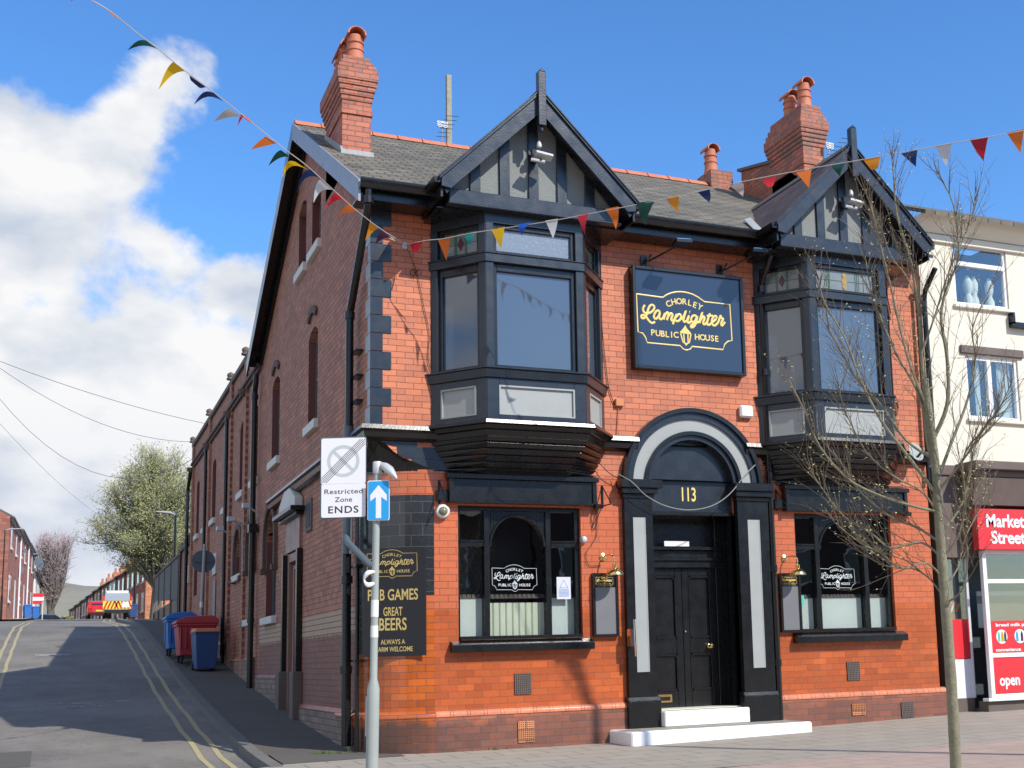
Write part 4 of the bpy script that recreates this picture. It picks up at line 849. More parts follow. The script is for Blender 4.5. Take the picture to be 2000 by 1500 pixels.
# ---- ground floor windows
def front_window(W, glassy, fx0, fx1):
    x0, x1, z0, z1 = W; fr = MB(); Y0, Y1 = .06, .15; w = .07
    mx_ = [x0 + (x1 - x0) * .235, x0 + (x1 - x0) * .735]
    fr.box(x0, x0 + w * .6, Y0, Y1, z0, z1); fr.box(x1 - w, x1, Y0, Y1, z0, z1); fr.box(x0 + w * .6, x1 - w, Y0, Y1, z1 - .06, z1); fr.box(x0 + w * .6, x1 - w, Y0, Y1, z0, z0 + .05)
    for q in mx_: fr.box(q - .036, q + .036, Y0 - .015, Y1 + .01, z0 + .05, z1 - .06)
    for a, b in ((x0 + w * .6, mx_[0] - .045), (mx_[1] + .045, x1 - w)): fr.box(a, b, Y0 - .01, Y1 + .005, 2.60, 2.66); fr.box(a, b, Y0 - .025, Y1 - .02, 2.66, 2.685)
    # arched head in the middle light
    a, b = mx_[0] + .036, mx_[1] - .036; c = (a + b) / 2; r = (b - a) / 2; zs_ = 2.60; zt_ = z1 - .06; n = 16
    for i in range(n):
        t0, t1 = math.pi * i / n, math.pi * (i + 1) / n; q0 = (c - r * math.cos(t0), zs_ + .45 * math.sin(t0)); q1 = (c - r * math.cos(t1), zs_ + .45 * math.sin(t1))
        k = .93; i0 = (c - r * k * math.cos(t0), zs_ + .45 * k * math.sin(t0)); i1 = (c - r * k * math.cos(t1), zs_ + .45 * k * math.sin(t1))
        fr.prism([(q0[0], Y0 - .01, q0[1]), (q1[0], Y0 - .01, q1[1]), (i1[0], Y0 - .01, i1[1]), (i0[0], Y0 - .01, i0[1])], (0, .10, 0))
        fr.prism([(q0[0], Y0 + .02, q0[1]), (q1[0], Y0 + .02, q1[1]), (q1[0], Y0 + .02, zt_), (q0[0], Y0 + .02, zt_)], (0, .06, 0))
    wo = fr.build('window', 'black_gloss', pub, .005)
    B('pane', 'window_glass', wo, (x0 + .03, x1 - .03, .115, .121, z0 + .04, z1 - .05))
    m = MB(); m.prism([(x0 - .12, -.14, z0 - .16), (x0 - .12, .06, z0 - .16), (x0 - .12, .06, z0), (x0 - .12, -.02, z0 - .01), (x0 - .12, -.14, z0 - .06)], (x1 - x0 + .24, 0, 0)); m.box(x0 + .02, x1 - .02, -.05, .05, z0, z0 + .05); m.build('sill', 'black_gloss', wo, .008)
    # room behind
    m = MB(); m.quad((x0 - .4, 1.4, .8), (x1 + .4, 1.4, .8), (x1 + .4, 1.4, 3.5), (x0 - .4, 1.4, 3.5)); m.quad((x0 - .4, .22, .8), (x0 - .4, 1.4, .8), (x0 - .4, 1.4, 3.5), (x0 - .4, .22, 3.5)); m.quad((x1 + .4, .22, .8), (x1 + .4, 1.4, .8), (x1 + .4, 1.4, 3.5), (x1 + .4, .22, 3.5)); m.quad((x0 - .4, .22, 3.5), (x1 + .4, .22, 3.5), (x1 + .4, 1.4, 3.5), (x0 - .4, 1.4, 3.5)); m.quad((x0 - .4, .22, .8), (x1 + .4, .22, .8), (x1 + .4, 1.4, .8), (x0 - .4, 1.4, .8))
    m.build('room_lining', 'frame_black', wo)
    for a, b, mt in ((x0 + .05, mx_[0] - .03, 'curtain_grey'), (mx_[0] + .03, mx_[1] - .03, 'curtain_cream' if glassy else 'curtain_grey'), (mx_[1] + .03, x1 - .03, 'curtain_grey')):
        m = MB(); zz = 1.90 if glassy else 1.86
        if mt == 'curtain_cream':
            x = a
            while x < b - .02: m.prism([(x, .22, z0 - .1), (x + .012, .19, z0 - .1), (x + .080, .19, z0 - .1), (x + .092, .22, z0 - .1)], (0, 0, zz - z0 + .04)); x += .094
        else: m.box(a, b, .20, .22, z0 - .1, zz)
        m.build('half_screen', mt, wo)
        m = MB(); x = a
        while x < b - .03: m.prism([(x, .19, zz - .0), (x + .06, .19, zz), (x + .055, .23, zz + .06), (x + .005, .23, zz + .06)], (0, .02, 0)); x += .066
        m.build('screen_top', 'stone_brown', wo)
    # fascia over the window
    m = MB(); m.box(fx0, fx1, -.12, .02, 3.17, 3.50); m.box(fx0 - .03, fx1 + .03, -.17, .02, 3.50, 3.56); m.box(fx0, fx0 + .06, -.15, -.12, 3.17, 3.50); m.box(fx1 - .06, fx1, -.15, -.12, 3.17, 3.5); m.box(fx0 + .35, fx1 - .02, -.15, -.12, 3.17, 3.20); m.prism([(fx0 - .03, -.17, 3.56), (fx0 - .03, -.02, 3.62), (fx0 - .03, .02, 3.62), (fx0 - .03, .02, 3.56)], (fx1 - fx0 + .06, 0, 0))
    m.box(fx0 - .16, fx0, -.08, .0, 3.20, 3.34); m.box(fx1, fx1 + .1, -.10, .0, 3.14, 3.20); m.build('window_fascia', 'black_gloss', pub, .006)
front_window(W1, True, 1.03, 3.16); front_window(W2, False, 6.27, 8.52)

# ---- entrance
CXD, CZA = 4.74, 3.52
door = B('doorway', 'black_gloss', pub, (DR[0], DR[1], .46, .50, 2.36, 3.62))
def ring(r0, r1, y0, y1, mat, name, n=40, a0=0.0):
    m = MB()
    for i in range(n):
        t0, t1 = a0 + (math.pi - 2 * a0) * i / n, a0 + (math.pi - 2 * a0) * (i + 1) / n; q = lambda r, t: (CXD + r * math.cos(t), y0, CZA + r * math.sin(t))
        m.prism([q(r0, t0), q(r0, t1), q(r1, t1), q(r1, t0)], (0, y1 - y0, 0))
    return m.build(name, mat, door, smooth=True)
ring(1.08, 1.145, -.13, .02, 'black_gloss', 'arch_moulding'); ring(.985, 1.08, -.09, .02, 'navy_paint', 'arch_moulding'); ring(.80, .985, -.06, .02, 'grey_paint', 'arch_band'); ring(.745, .80, -.10, .02, 'black_gloss', 'arch_moulding'); ring(.675, .745, -.06, .10, 'navy_paint', 'arch_moulding')
m = MB(); n = 24; pts = [(CXD + .70 * math.cos(math.pi * i / n), .07, CZA + .70 * math.sin(math.pi * i / n)) for i in range(n + 1)] + [(CXD - .70, .07, 3.14), (CXD + .70, .07, 3.14)]; m.prism(pts, (0, .05, 0)); m.build('tympanum', 'navy_paint', door)
B('lintel', 'black_gloss', door, (DR[0], DR[1], .04, .14, 3.08, 3.14), bevel=.008)
# '113'
m = MB(); text_mb(m, '113', (4.72, .064, 3.40), (1, 0, 0), (0, 0, 1), .20, .23, bold=.012); o = m.build('house_number', 'gold', door); 
md = o.modifiers.new('thickness', 'SOLIDIFY'); md.thickness = .012
for x0, x1, gx0, gx1 in ((3.60, 4.04, 3.725, 3.905), (5.44, 5.965, 5.60, 5.79)):
    m = MB(); m.box(x0, x1, -.10, .02, .50, 3.30)
    for z_ in (.9, 1.35, 1.8, 2.25, 2.7, 3.1): m.box(x0 - .001, gx0 - .02, -.103, -.1, z_, z_ + .01); m.box(gx1 + .02, x1 + .001, -.103, -.1, z_, z_ + .01)
    p = m.build('pilaster', 'black_gloss', door, .006)
    B('pilaster_panel', 'grey_paint', p, (gx0, gx1, -.108, -.101, .84, 3.02)); B('panel_edge', 'quoin_grey', p, (gx1, gx1 + .012, -.112, -.101, .84, 3.02))
    m = MB(); m.box(x0 - .03, x1 + .03, -.14, .02, -.1, .44); m.prism([(x0 - .03, -.14, .44), (x0 - .03, -.10, .50), (x0 - .03, .02, .50), (x0 - .03, .02, .44)], (x1 - x0 + .06, 0, 0)); m.build('pedestal', 'black_gloss', p, .008)
    m = MB(); m.box(x0 - .02, x1 + .02, -.13, .02, 3.30, 3.36); m.box(x0 - .05, x1 + .06, -.18, .02, 3.36, 3.44); m.box(x0 - .08, x1 + .12 if x0 < 5 else x1 + .05, -.22, .06, 3.44, 3.56); m.build('capital', 'black_gloss', p, .01)
m = MB(); m.quad((DR[0], 0, -.1), (DR[0], .5, -.1), (DR[0], .5, 3.1), (DR[0], 0, 3.1)); m.quad((DR[1], 0, -.1), (DR[1], .5, -.1), (DR[1], .5, 3.1), (DR[1], 0, 3.1)); m.quad((DR[0], .04, 3.1), (DR[1], .04, 3.1), (DR[1], .5, 3.1), (DR[0], .5, 3.1))
m.box(DR[0] + .002, DR[0] + .05, .1, .2, .3, 3.08); m.box(DR[1] - .05, DR[1] - .002, .1, .2, .3, 3.08); m.box(DR[1] - .04, DR[1] - .002, .25, .42, .3, 3.08); m.build('reveal', 'black_gloss', door)
xa, xb = DR[0] + .11, DR[1] - .13
for k, (a, b) in enumerate(((xa, (xa + xb) / 2), ((xa + xb) / 2, xb))):
    m = MB(); Y = .42; w = .11; z0, z1 = .30, 2.34
    m.box(a + .002, b - .002, Y + .02, Y + .05, z0, z1)
    m.box(a + .002, a + w, Y, Y + .02, z0, z1); m.box(b - w, b - .002, Y, Y + .02, z0, z1)
    for zz in ((z0, z0 + .24), (1.08, 1.30), (z1 - .12, z1)): m.box(a + w, b - w, Y, Y + .02, *zz)
    lf = m.build('door_leaf', 'black_gloss', door, .006)
    for q0, q1 in ((z0 + .24, 1.08), (1.30, z1 - .12)):
        m = MB(); c_ = .05; u0, u1 = a + w, b - w
        m.box(u0 + .03, u1 - .03, Y - .012, Y + .001, q0, q0 + .035); m.box(u0 + .03, u1 - .03, Y - .012, Y + .001, q1 - .03, q1); m.box(u0 - .005, u0 + .02, Y - .01, Y + .001, q0 + .03, q1 - .03); m.box(u1 - .02, u1 + .005, Y - .01, Y + .001, q0 + .03, q1 - .03)
        m.bar((u0 + .008, Y - .005, q1 - .045), (u0 + .045, Y - .005, q1 - .012), .02, .012, (0, 1, 0)); m.bar((u1 - .008, Y - .005, q1 - .045), (u1 - .045, Y - .005, q1 - .012), .02, .012, (0, 1, 0))
        m.build('panel_moulding', 'black_gloss', lf, .004)
    if k == 0:
        m = MB(); m.box(a + .10, a + .36, Y - .012, Y - .001, .385, .50); q = m.build('letter_box', 'brass', lf, .004); B('slot', 'frame_black', q, (a + .135, a + .325, Y - .016, Y - .012, .41, .465))
    else:
        m = MB(); m.lathe((b - .16, Y, 1.18), [(.035, 0), (.03, .012), (.014, .02), (.014, .045), (.035, .055), (.042, .075), (.03, .095), (.005, .10)], 14, (0, -1, 0)); m.build('door_knob', 'brass', lf, smooth=True)
        m = MB(); m.lathe((a + .03, Y, 1.40), [(.015, 0), (.012, .02), (.002, .022)], 10, (0, -1, 0)); m.build('lock', 'brass', lf)
m = MB(); m.box(DR[0], DR[1], .36, .46, 2.34, 2.44); m.box(DR[0] + .04, DR[1] - .04, .33, .46, 2.44, 2.49); m.box(DR[0], DR[1], .40, .46, 2.49, 2.60); m.box(DR[0] + .04, DR[1] - .04, .34, .46, 2.60, 2.65); m.box(DR[0], xa + .04, .38, .46, .3, 3.1); m.box(xb - .02, DR[1], .38, .46, .3, 3.1); m.build('door_frame', 'black_gloss', door, .006)
B('notice_plate', 'plastic_white', door, (4.42, 4.83, .326, .338, 2.655, 2.73))
B('threshold', 'plastic_cream', door, (xa - .05, xb + .1, -.02, .42, .29, .305))
step = tag(B('doorstep', 'white_step', None, (4.06, 5.42, -.26, .44, .07, .288), bevel=.015), 'white painted upper doorstep below the black double doors', 'step')
m = MB(); m.box(3.30, 6.12, -.80, .02, -.3, .068); step2 = tag(m.build('doorstep', 'white_step', None, .02), 'long low white painted slab step on the pavement before the entrance', 'step')
m = MB(); m.box(3.36, 6.08, -.72, -.16, .0695, .0705); m.build('worn_tread', 'paving_grey', step2); m = MB(); m.box(4.1, 5.38, -.2, .40, .2885, .2893); m.build('worn_tread', 'paving_grey', step)

# ---- side door with pediment
sd = B('side_door', 'door_brown', pub, (.10, .14, 5.05, 6.35, .2, 3.0))
m = MB()
for y0, y1, z0, z1 in ((5.05, 5.18, .25, 3.0), (6.22, 6.35, .25, 3.0), (5.18, 6.22, 2.85, 3.0)): m.box(-.02, .10, y0, y1, z0, z1)
for y0, y1, z0, z1 in ((5.26, 5.34, .3, 2.8), (6.06, 6.14, .3, 2.8), (5.34, 6.06, 2.72, 2.8)): m.box(.04, .10, y0, y1, z0, z1)
m.build('door_frame', 'door_brown', sd, .006); B('head_panel', 'door_brown', sd, (-.05, .02, 5.02, 6.4, 3.02, 3.56))
for y in (4.93, 6.36): B('pilaster', 'black_gloss', sd, (-.10, .0, y, y + .12, .9, 3.0), bevel=.006); B('pedestal', 'stone_brown', sd, (-.16, .0, y - .09, y + .24, .0, .98), bevel=.01)
m = MB(); m.box(-.14, .0, 4.86, 6.62, 3.56, 3.62); m.box(-.24, .0, 4.78, 6.72, 3.62, 3.70); m.build('cornice', 'black_gloss', sd, .01)
m = MB(); m.prism([(-.15, 4.95, 3.70), (-.15, 6.55, 3.70), (-.15, 6.55, 3.86), (-.15, 6.0, 4.08), (-.15, 5.5, 4.08), (-.15, 4.95, 3.86)], (.14, 0, 0)); m.build('pediment', 'sill_white', sd, .01)
m = MB(); m.box(-.03, .0, 4.12, 4.62, 3.22, 3.75); v = m.build('vent_frame', 'stone_brown', pub, .01); B('vent_grille', 'dark_void', v, (-.036, -.03, 4.19, 4.55, 3.29, 3.68))
B('meter_box', 'sill_white', pub, (-.05, .0, 17.3, 17.95, 3.45, 4.0), bevel=.01); B('door_panel', 'pipe_grey', pub, (-.03, .0, 17.35, 17.9, 1.6, 3.3))

# lower outhouse behind the rear wing
oh = thing('outhouse', (.5, 26, 2.3), 'low brick outhouse joined to the far end of the pub', 'outhouse')
m = MB(); m.box(.0, 4, WY + .1, 27.6, 1.8, 4.86); m.build('wall', 'brick_side', oh); m = MB(); m.prism([(-.08, WY + .1, 4.87), (-.08, 27.7, 4.87), (-.08, 27.7, 4.95), (-.08, WY + .1, 5.15)], (4, 0, 0)); m.build('roof', 'slate_far', oh)
B('door', 'pipe_grey', oh, (-.02, .0, 25.4, 26.3, 2.3, 4.3)); B('window', 'sill_white', oh, (-.03, .0, 24.7, 25.2, 3.7, 4.25)); B('pipe', 'black_gloss', oh, (-.08, -.02, 27.2, 27.28, 2.4, 4.9))

# ------------------------------------------------------------ signs, lettering and fittings
def lg(cx, cy): p = onY(1230 + cx / 9.09, 550 + cy / 9.09, -.13); return (p.x - 4.74, p.z - 5.98)
BORDER = [(120, 215), (590, 278), (650, 235), (740, 198), (830, 180), (920, 178), (1010, 190), (1120, 222), (1220, 275), (1330, 355), (1780, 405), (1820, 1045), (1745, 1060), (1690, 1110), (1660, 1205), (1110, 1150), (1080, 1195), (1010, 1215), (950, 1190), (900, 1135), (315, 1080), (285, 990), (235, 915), (150, 888), (120, 215)]
STROKES = [
 [(272, 415), (240, 465), (247, 525), (292, 562), (370, 547), (428, 495), (437, 440), (402, 412), (358, 432), (325, 505), (303, 580), (268, 640), (222, 650), (205, 615), (238, 592), (292, 622), (345, 695), (400, 735), (452, 712)],
 [(540, 535), (495, 512), (448, 560), (432, 625), (462, 662), (510, 620), (542, 540), (525, 620), (545, 670), (592, 650)],
 [(592, 650), (632, 555), (604, 672)], [(615, 610), (665, 548), (692, 575), (660, 682)], [(678, 625), (733, 562), (762, 590), (738, 668), (760, 695), (795, 672)],
 [(795, 672), (838, 575), (765, 755)], [(815, 640), (872, 578), (912, 600), (900, 668), (852, 702), (815, 690)], [(905, 660), (950, 640), (1000, 512), (957, 665), (972, 715), (1015, 695)],
 [(1015, 695), (1055, 605), (1027, 700), (1050, 735), (1090, 700)], [(1060, 538), (1070, 542)],
 [(1190, 612), (1135, 600), (1093, 655), (1108, 715), (1160, 700), (1202, 610), (1168, 755), (1112, 815), (1085, 792), (1130, 750), (1235, 715)],
 [(1235, 715), (1292, 540), (1240, 735)], [(1255, 685), (1308, 620), (1332, 648), (1305, 728), (1330, 762), (1378, 715)],
 [(1378, 715), (1425, 560), (1378, 715), (1395, 772), (1445, 745)], [(1370, 607), (1480, 605)],
 [(1445, 740), (1528, 672), (1545, 622), (1505, 612), (1462, 680), (1468, 755), (1515, 780), (1572, 725)],
 [(1572, 725), (1618, 600), (1625, 645), (1662, 662), (1628, 730), (1638, 785), (1695, 715)]]
CH = [('C', 690, 390), ('H', 783, 355), ('O', 880, 345), ('R', 977, 352), ('L', 1070, 375), ('E', 1160, 412), ('Y', 1250, 445)]
CX_ = [('P', 415, 900), ('U', 505, 912), ('B', 590, 923), ('L', 670, 932), ('I', 745, 938), ('C', 825, 942), ('H', 1200, 980), ('O', 1298, 988), ('U', 1385, 995), ('S', 1470, 1003), ('E', 1548, 1012)]
LBORDER = [lg(*p) for p in BORDER]; LSTR = [[lg(*p) for p in s] for s in STROKES]
def logo(parent, mat, c, ux, uy, k, bold=1.0, only=None, name='logo'):
    """the lettered badge; k = scale against the big board"""
    c = Vector(c); ux = Vector(ux); uy = Vector(uy); nn = ux.cross(uy); P = lambda q: c + ux * (q[0] * k) + uy * (q[1] * k)
    fl = (nn, .25); m = MB(); m.tube([P(q) for q in LBORDER], .0105 * k * bold, 6, fl)
    for s_ in LSTR: m.tube([P(q) + nn * .001 for q in catmull([(*q, 0) for q in s_], 4)], .0180 * k * bold if len(s_) != 2 else (.015 * k if abs(s_[0][0] - s_[1][0]) > .03 else .024 * k), 7, fl)
    for ch, a, b in CH + CX_:
        x, y = lg(a, b); r = 0
        if (ch, a, b) in CH: r = -(a - 965) / 285 * .42
        else: r = 0
        u2 = ux * math.cos(r) + uy * math.sin(r); v2 = uy * math.cos(r) - ux * math.sin(r)
        text_mb(m, ch, P((x, y)) + nn * .002, u2, v2, .088 * k, bold=.02 * bold)
    L_ = lambda *a: [lg(*q) for q in a]
    m.prism([P(q) for q in L_((990, 768), (1015, 825), (1095, 915), (1085, 935), (905, 912), (892, 895), (955, 825))], nn * .002)
    m.prism([P(q) for q in L_((955, 1080), (1060, 1090), (1030, 1110), (1003, 1140), (985, 1110))], nn * .002)
    for s_ in (((905, 915), (955, 1085)), ((1090, 930), (1060, 1090)), ((960, 925), (975, 1080)), ((1035, 930), (1040, 1085))): m.tube([P(q) for q in L_(*s_)], .011 * k, 6, fl)
    return m.build(name, mat, parent)
UX, UZ = (1, 0, 0), (0, 0, 1)
sg = thing('pub_sign', (4.74, -.1, 5.98), 'large navy sign board with gold lamp lettering between the two upstairs bays', 'sign')
B('board', 'sign_navy', sg, (3.86, 5.62, -.12, -.03, 5.255, 6.71))
m = MB(); 
for a in ((3.81, 3.86, -.15, -.0, 5.205, 6.76), (5.62, 5.67, -.15, 0, 5.205, 6.76), (3.86, 5.62, -.15, 0, 5.205, 5.255), (3.86, 5.62, -.15, 0, 6.71, 6.76)): m.box(*a)
m.build('frame', 'frame_black', sg, .006); logo(sg, 'gold', (4.74, -.122, 5.98), UX, UZ, 1.0)
for k, (bx, hx) in enumerate(((4.06, 4.42), (5.34, 5.70))):
    o = thing('sign_lamp', (bx, 0, 6.88), 'angled floodlight arm above the ' + ('left' if k == 0 else 'right') + ' end of the navy sign board', 'lamp', 'lamps over the sign board')
    m = MB(); m.box(bx - .05, bx + .05, -.03, .0, 6.80, 6.95); m.tube([(bx, -.02, 6.87), (bx + .05, -.14, 6.86), (hx - .06, -.52, 6.98)], .014, 6); m.tube([(bx - .04, -.16, 6.78), (bx + .08, -.12, 6.96)], .012, 6); m.build('arm', 'black_gloss', o)
    q = Vector((hx - .02, -.60, 6.98)); m = MB(); m.prism([q + Vector(v) for v in ((-.12, -.09, .01), (.13, -.12, .015), (.14, .08, -.005), (-.11, .1, -.01))], (0, 0, .055)); m.build('lamp_head', 'frame_black', o, .006)
    m = MB(); m.prism([q + Vector(v) for v in ((-.10, -.08, .066), (.11, -.10, .071), (.12, .06, .051), (-.09, .08, .046))], (0, 0, .006)); m.build('lens', 'chrome', o)
# corner poster board on the rounded wall
o = thing('notice_board', (.25, .2, 1.9), 'tall black board with gold lettering fixed across the rounded corner', 'sign')
th_ = .45; nc = Vector((-math.sin(th_), -math.cos(th_), 0)); uc = Vector((math.cos(th_), -math.sin(th_), 0)); pa = Vector((.85, .85, 0)) + nc * .862 + uc * .283; pb = Vector((.85, .85, 0)) + nc * .862 - uc * .548; ud = (pa - pb); wl = ud.length; ud.normalize(); nn = Vector((ud.y, -ud.x, 0)); 
m = MB(); m.prism([(*pb.xy, 1.16), (*pa.xy, 1.16), (*pa.xy, 2.58), (*pb.xy, 2.58)], nn * .02); m.build('board', 'sign_black', o, .003)
cc = lambda t, z: pb + ud * (wl * t) + nn * .0225 + Vector((0, 0, z))
logo(o, 'gold_dull', cc(.5, 2.36), ud, UZ, .42, .75)
for tx, z_, s_, w_ in (('PUB GAMES', 1.96, .14, .66), ('GREAT', 1.74, .11, .25), ('BEERS', 1.575, .155, .36), ('ALWAYS A', 1.345, .06, .32), ('WARM WELCOME', 1.25, .06, .52)): m = MB(); text_mb(m, tx, cc(.475, z_), ud, UZ, s_, w_, 1.0, .015); m.build('lettering', 'gold_dull', o)
# decals and notices in the windows
for cx_, kk, nm in ((onY(1010, 1134, .1).x, .41, 'left'), (onY(1640, 1136, .1).x, .41, 'right')):
    o = logo(None, 'decal_white', (cx_, .112, 2.17), UX, UZ, kk, .62, name='window_decal'); tag(o, 'white lettered badge on the glass of the ' + nm + ' ground floor window', 'decal', 'badges on the window glass')
a = onY(1087, 1127, .11); b = onY(1115, 1170, .11)
o = thing('notice', (a.x, .11, b.z), 'white paper notice with blue triangle on the left ground floor window', 'notice')
B('paper', 'poster_white', o, (a.x, b.x, .108, .112, b.z, a.z)); m = MB(); xc = (a.x + b.x) / 2; m.tube([(xc - .06, .106, a.z - .15), (xc + .06, .106, a.z - .15), (xc, .106, a.z - .04), (xc - .06, .106, a.z - .15)], .004, 4)
for i in range(6): m.box(xc - .075, xc + .075, .1055, .1075, a.z - .18 - i * .018, a.z - .172 - i * .018)
m.build('print', 'poster_blue', o)
a = onY(1563, 1163, .11); b = onY(1571, 1183, .11); tag(B('sticker', 'sticker_green', None, (a.x, b.x, .106, .112, b.z, a.z)), 'small green sticker on the left edge of the right ground floor window', 'sticker')
# menu boards and brass lamps
for k, (x0, x1, ly) in enumerate(((3.10, 3.485, 3.285), (6.14, 6.50, 6.27))):
    z0, z1 = 1.345, 2.23; w = .035; nm = 'left' if k == 0 else 'right'
    o = thing('menu_board', (x0, 0, z0), 'narrow black framed grey menu board to the ' + nm + ' of the entrance', 'menu board', 'menu boards by the entrance')
    m = MB(); [m.box(*q) for q in ((x0, x0 + w, -.07, 0, z0, z1), (x1 - w, x1, -.07, 0, z0, z1), (x0 + w, x1 - w, -.07, 0, z0, z0 + w), (x0 + w, x1 - w, -.07, 0, z1 - w, z1))]; m.build('frame', 'frame_black', o, .004)
    B('panel', 'board_grey', o, (x0 + w, x1 - w, -.05, -.0, z0 + w, z1 - .20)); B('header', 'frame_black', o, (x0 + w, x1 - w, -.052, 0, z1 - .20, z1 - w)); logo(o, 'gold', ((x0 + x1) / 2, -.054, z1 - .115), UX, UZ, .165)
    o = thing('wall_lamp', (ly, 0, 2.46), 'brass swan neck wall lamp above the ' + nm + ' menu board', 'lamp', 'brass lamps by the entrance')
    m = MB(); m.lathe((ly, -.001, 2.455), [(.055, 0), (.055, .012), (.03, .022), (.012, .03)], 16, (0, -1, 0)); m.build('wall_plate', 'brass', o, smooth=True)
    m = MB(); m.tube(catmull([(ly, -.02, 2.455), (ly + .01, -.12, 2.475), (ly + .04, -.22, 2.47), (ly + .06, -.27, 2.42), (ly + .06, -.275, 2.33)], 4), .010, 8); m.build('arm', 'brass', o, smooth=True)
    m = MB(); c = (ly + .06, -.275, 2.185); m.lathe(c, [(.125, 0), (.122, .02), (.11, .045), (.08, .075), (.04, .092), (.03, .10), (.032, .15), (.018, .16)], 24); m.build('shade', 'brass', o, smooth=True)
o = thing('security_camera', (.97, 0, 3.06), 'white dome security camera beside the corner of the left window', 'camera')
m = MB(); m.lathe((.965, -.005, 3.06), [(.095, 0), (.095, .05), (.082, .08), (.06, .085)], 20, (-.15, -1, -.1)); m.build('housing', 'plastic_white', o, smooth=True); m = MB(); m.lathe((.955, -.08, 3.055), [(.062, 0), (.055, .03), (.035, .05), (.005, .058)], 16, (-.15, -1, -.1)); m.build('globe', 'camera_globe', o, smooth=True)
o = tag(B('alarm_box', 'plastic_white', None, (5.575, 5.80, -.09, 0, 4.58, 4.77), bevel=.025), 'white alarm box on the brick wall right of the entrance arch', 'alarm box')
o = tag(MB().lathe((2.99, -.001, 2.70), [(.05, 0), (.05, .04), (.035, .07), (.005, .08)], 12, (0, -1, 0)).build('sensor', 'alloy', smooth=True, thing=(2.99, 0, 2.7)), 'small round grey sensor on the brick right of the left window', 'sensor')
o = tag(B('junction_box', 'brick_orange', None, (3.53, 3.66, -.06, 0, 4.64, 4.75), bevel=.008), 'small square red junction box on the wall above the entrance arch', 'junction box')
o = thing('grab_rail', (3.68, -.15, 1.1), 'short chrome grab rail on the left entrance pilaster', 'handrail'); m = MB(); m.tube([(3.64, -.24, 1.57), (3.655, -.24, 1.06)], .022, 10); m.build('rail', 'chrome', o, smooth=True); B('bracket', 'chrome', o, (3.585, 3.64, -.24, -.10, 1.20, 1.44))
# hooks and brackets
for k, (x, z_) in enumerate(((.92, 3.28), (3.30, 3.28), (6.17, 3.3))):
    m = MB(); m.box(x - .012, x + .012, -.02, 0, z_ - .12, z_ + .2); m.tube([(x, -.02, z_ - .1), (x + .0, -.32, z_ - .1)], .01, 5); m.tube([(x, -.02, z_ + .18), (x, -.32, z_ - .1)], .008, 5); tag(m.build('hanging_bracket', 'black_gloss', thing=(x, 0, z_)), ('black iron hanging bracket on the wall left of the left window fascia', 'black iron hanging bracket between the left window and the entrance', 'black iron hanging bracket between the entrance and the right window fascia')[k], 'bracket', 'hanging basket brackets')
# cables
def cable(pts, r, mat, label, k=5, grp=None, name='cable'):
    m = MB(); m.tube(catmull(pts, k), r, 5); return tag(m.build(name, mat, thing=pts[0]), label, 'cable', grp)
q = lambda x, y, d=-.16: tuple(onY(x, y, d))
cable([q(1205, 925, -.1), q(1235, 942, -.25), q(1262, 968, -.25), q(1300, 988, -.24), q(1345, 996, -.22), q(1390, 988, -.22), q(1425, 965, -.22), q(1455, 928, -.2), q(1475, 908, -.14)], .007, 'cable_grey', 'loose grey cable drooping across the entrance arch below the number')
cable([q(1173, 470, -.02), q(1174, 560, -.02), q(1176, 640, -.02), q(1184, 720, -.02), q(1190, 760, -.02), q(1200, 790, -.02)], .006, 'cable_black', 'thin dark cable running down the brick beside the left bay')
cable([q(1208, 795, -.02), q(1205, 850, -.02)], .007, 'cable_red', 'short red cable below the red junction box')
cable([q(1125, 850, -.5), q(1150, 880, -.1), q(1185, 920, -.1), q(1210, 935, -.1)], .006, 'cable_black', 'thin cable strung from the left bay to the arch capital')
cable([q(1160, 985, -.02), q(1168, 1010, -.02), q(1160, 1035, -.02), q(1155, 1010, -.02), q(1162, 992, -.02), q(1166, 1040, -.02), q(1158, 1060, -.02), q(1145, 1080, -.02), q(1150, 1103, -.02), q(1175, 1104, -.02)], .005, 'cable_black', 'tangled thin cable on the brick right of the left window')
cable([q(795, 485, -.12), q(810, 520, -.02), q(820, 560, -.02), q(828, 600, -.02), q(838, 650, -.02), q(836, 700, -.02), q(842, 722, -.02)], .005, 'cable_black', 'thin dark cable hanging down the brick below the bunting hook')
m = MB(); c = Vector(q(806, 533, -.03)); m.tube([c + Vector((.035 * math.cos(t), 0, .045 * math.sin(t))) for t in lin(0, 6.28, 12)] + [c + Vector((.09, -.01, .06))], .006, 5); tag(m.build('wall_hook', 'cable_black', thing=tuple(c)), 'small iron ring hook on the brick between corner and left bay', 'hook')
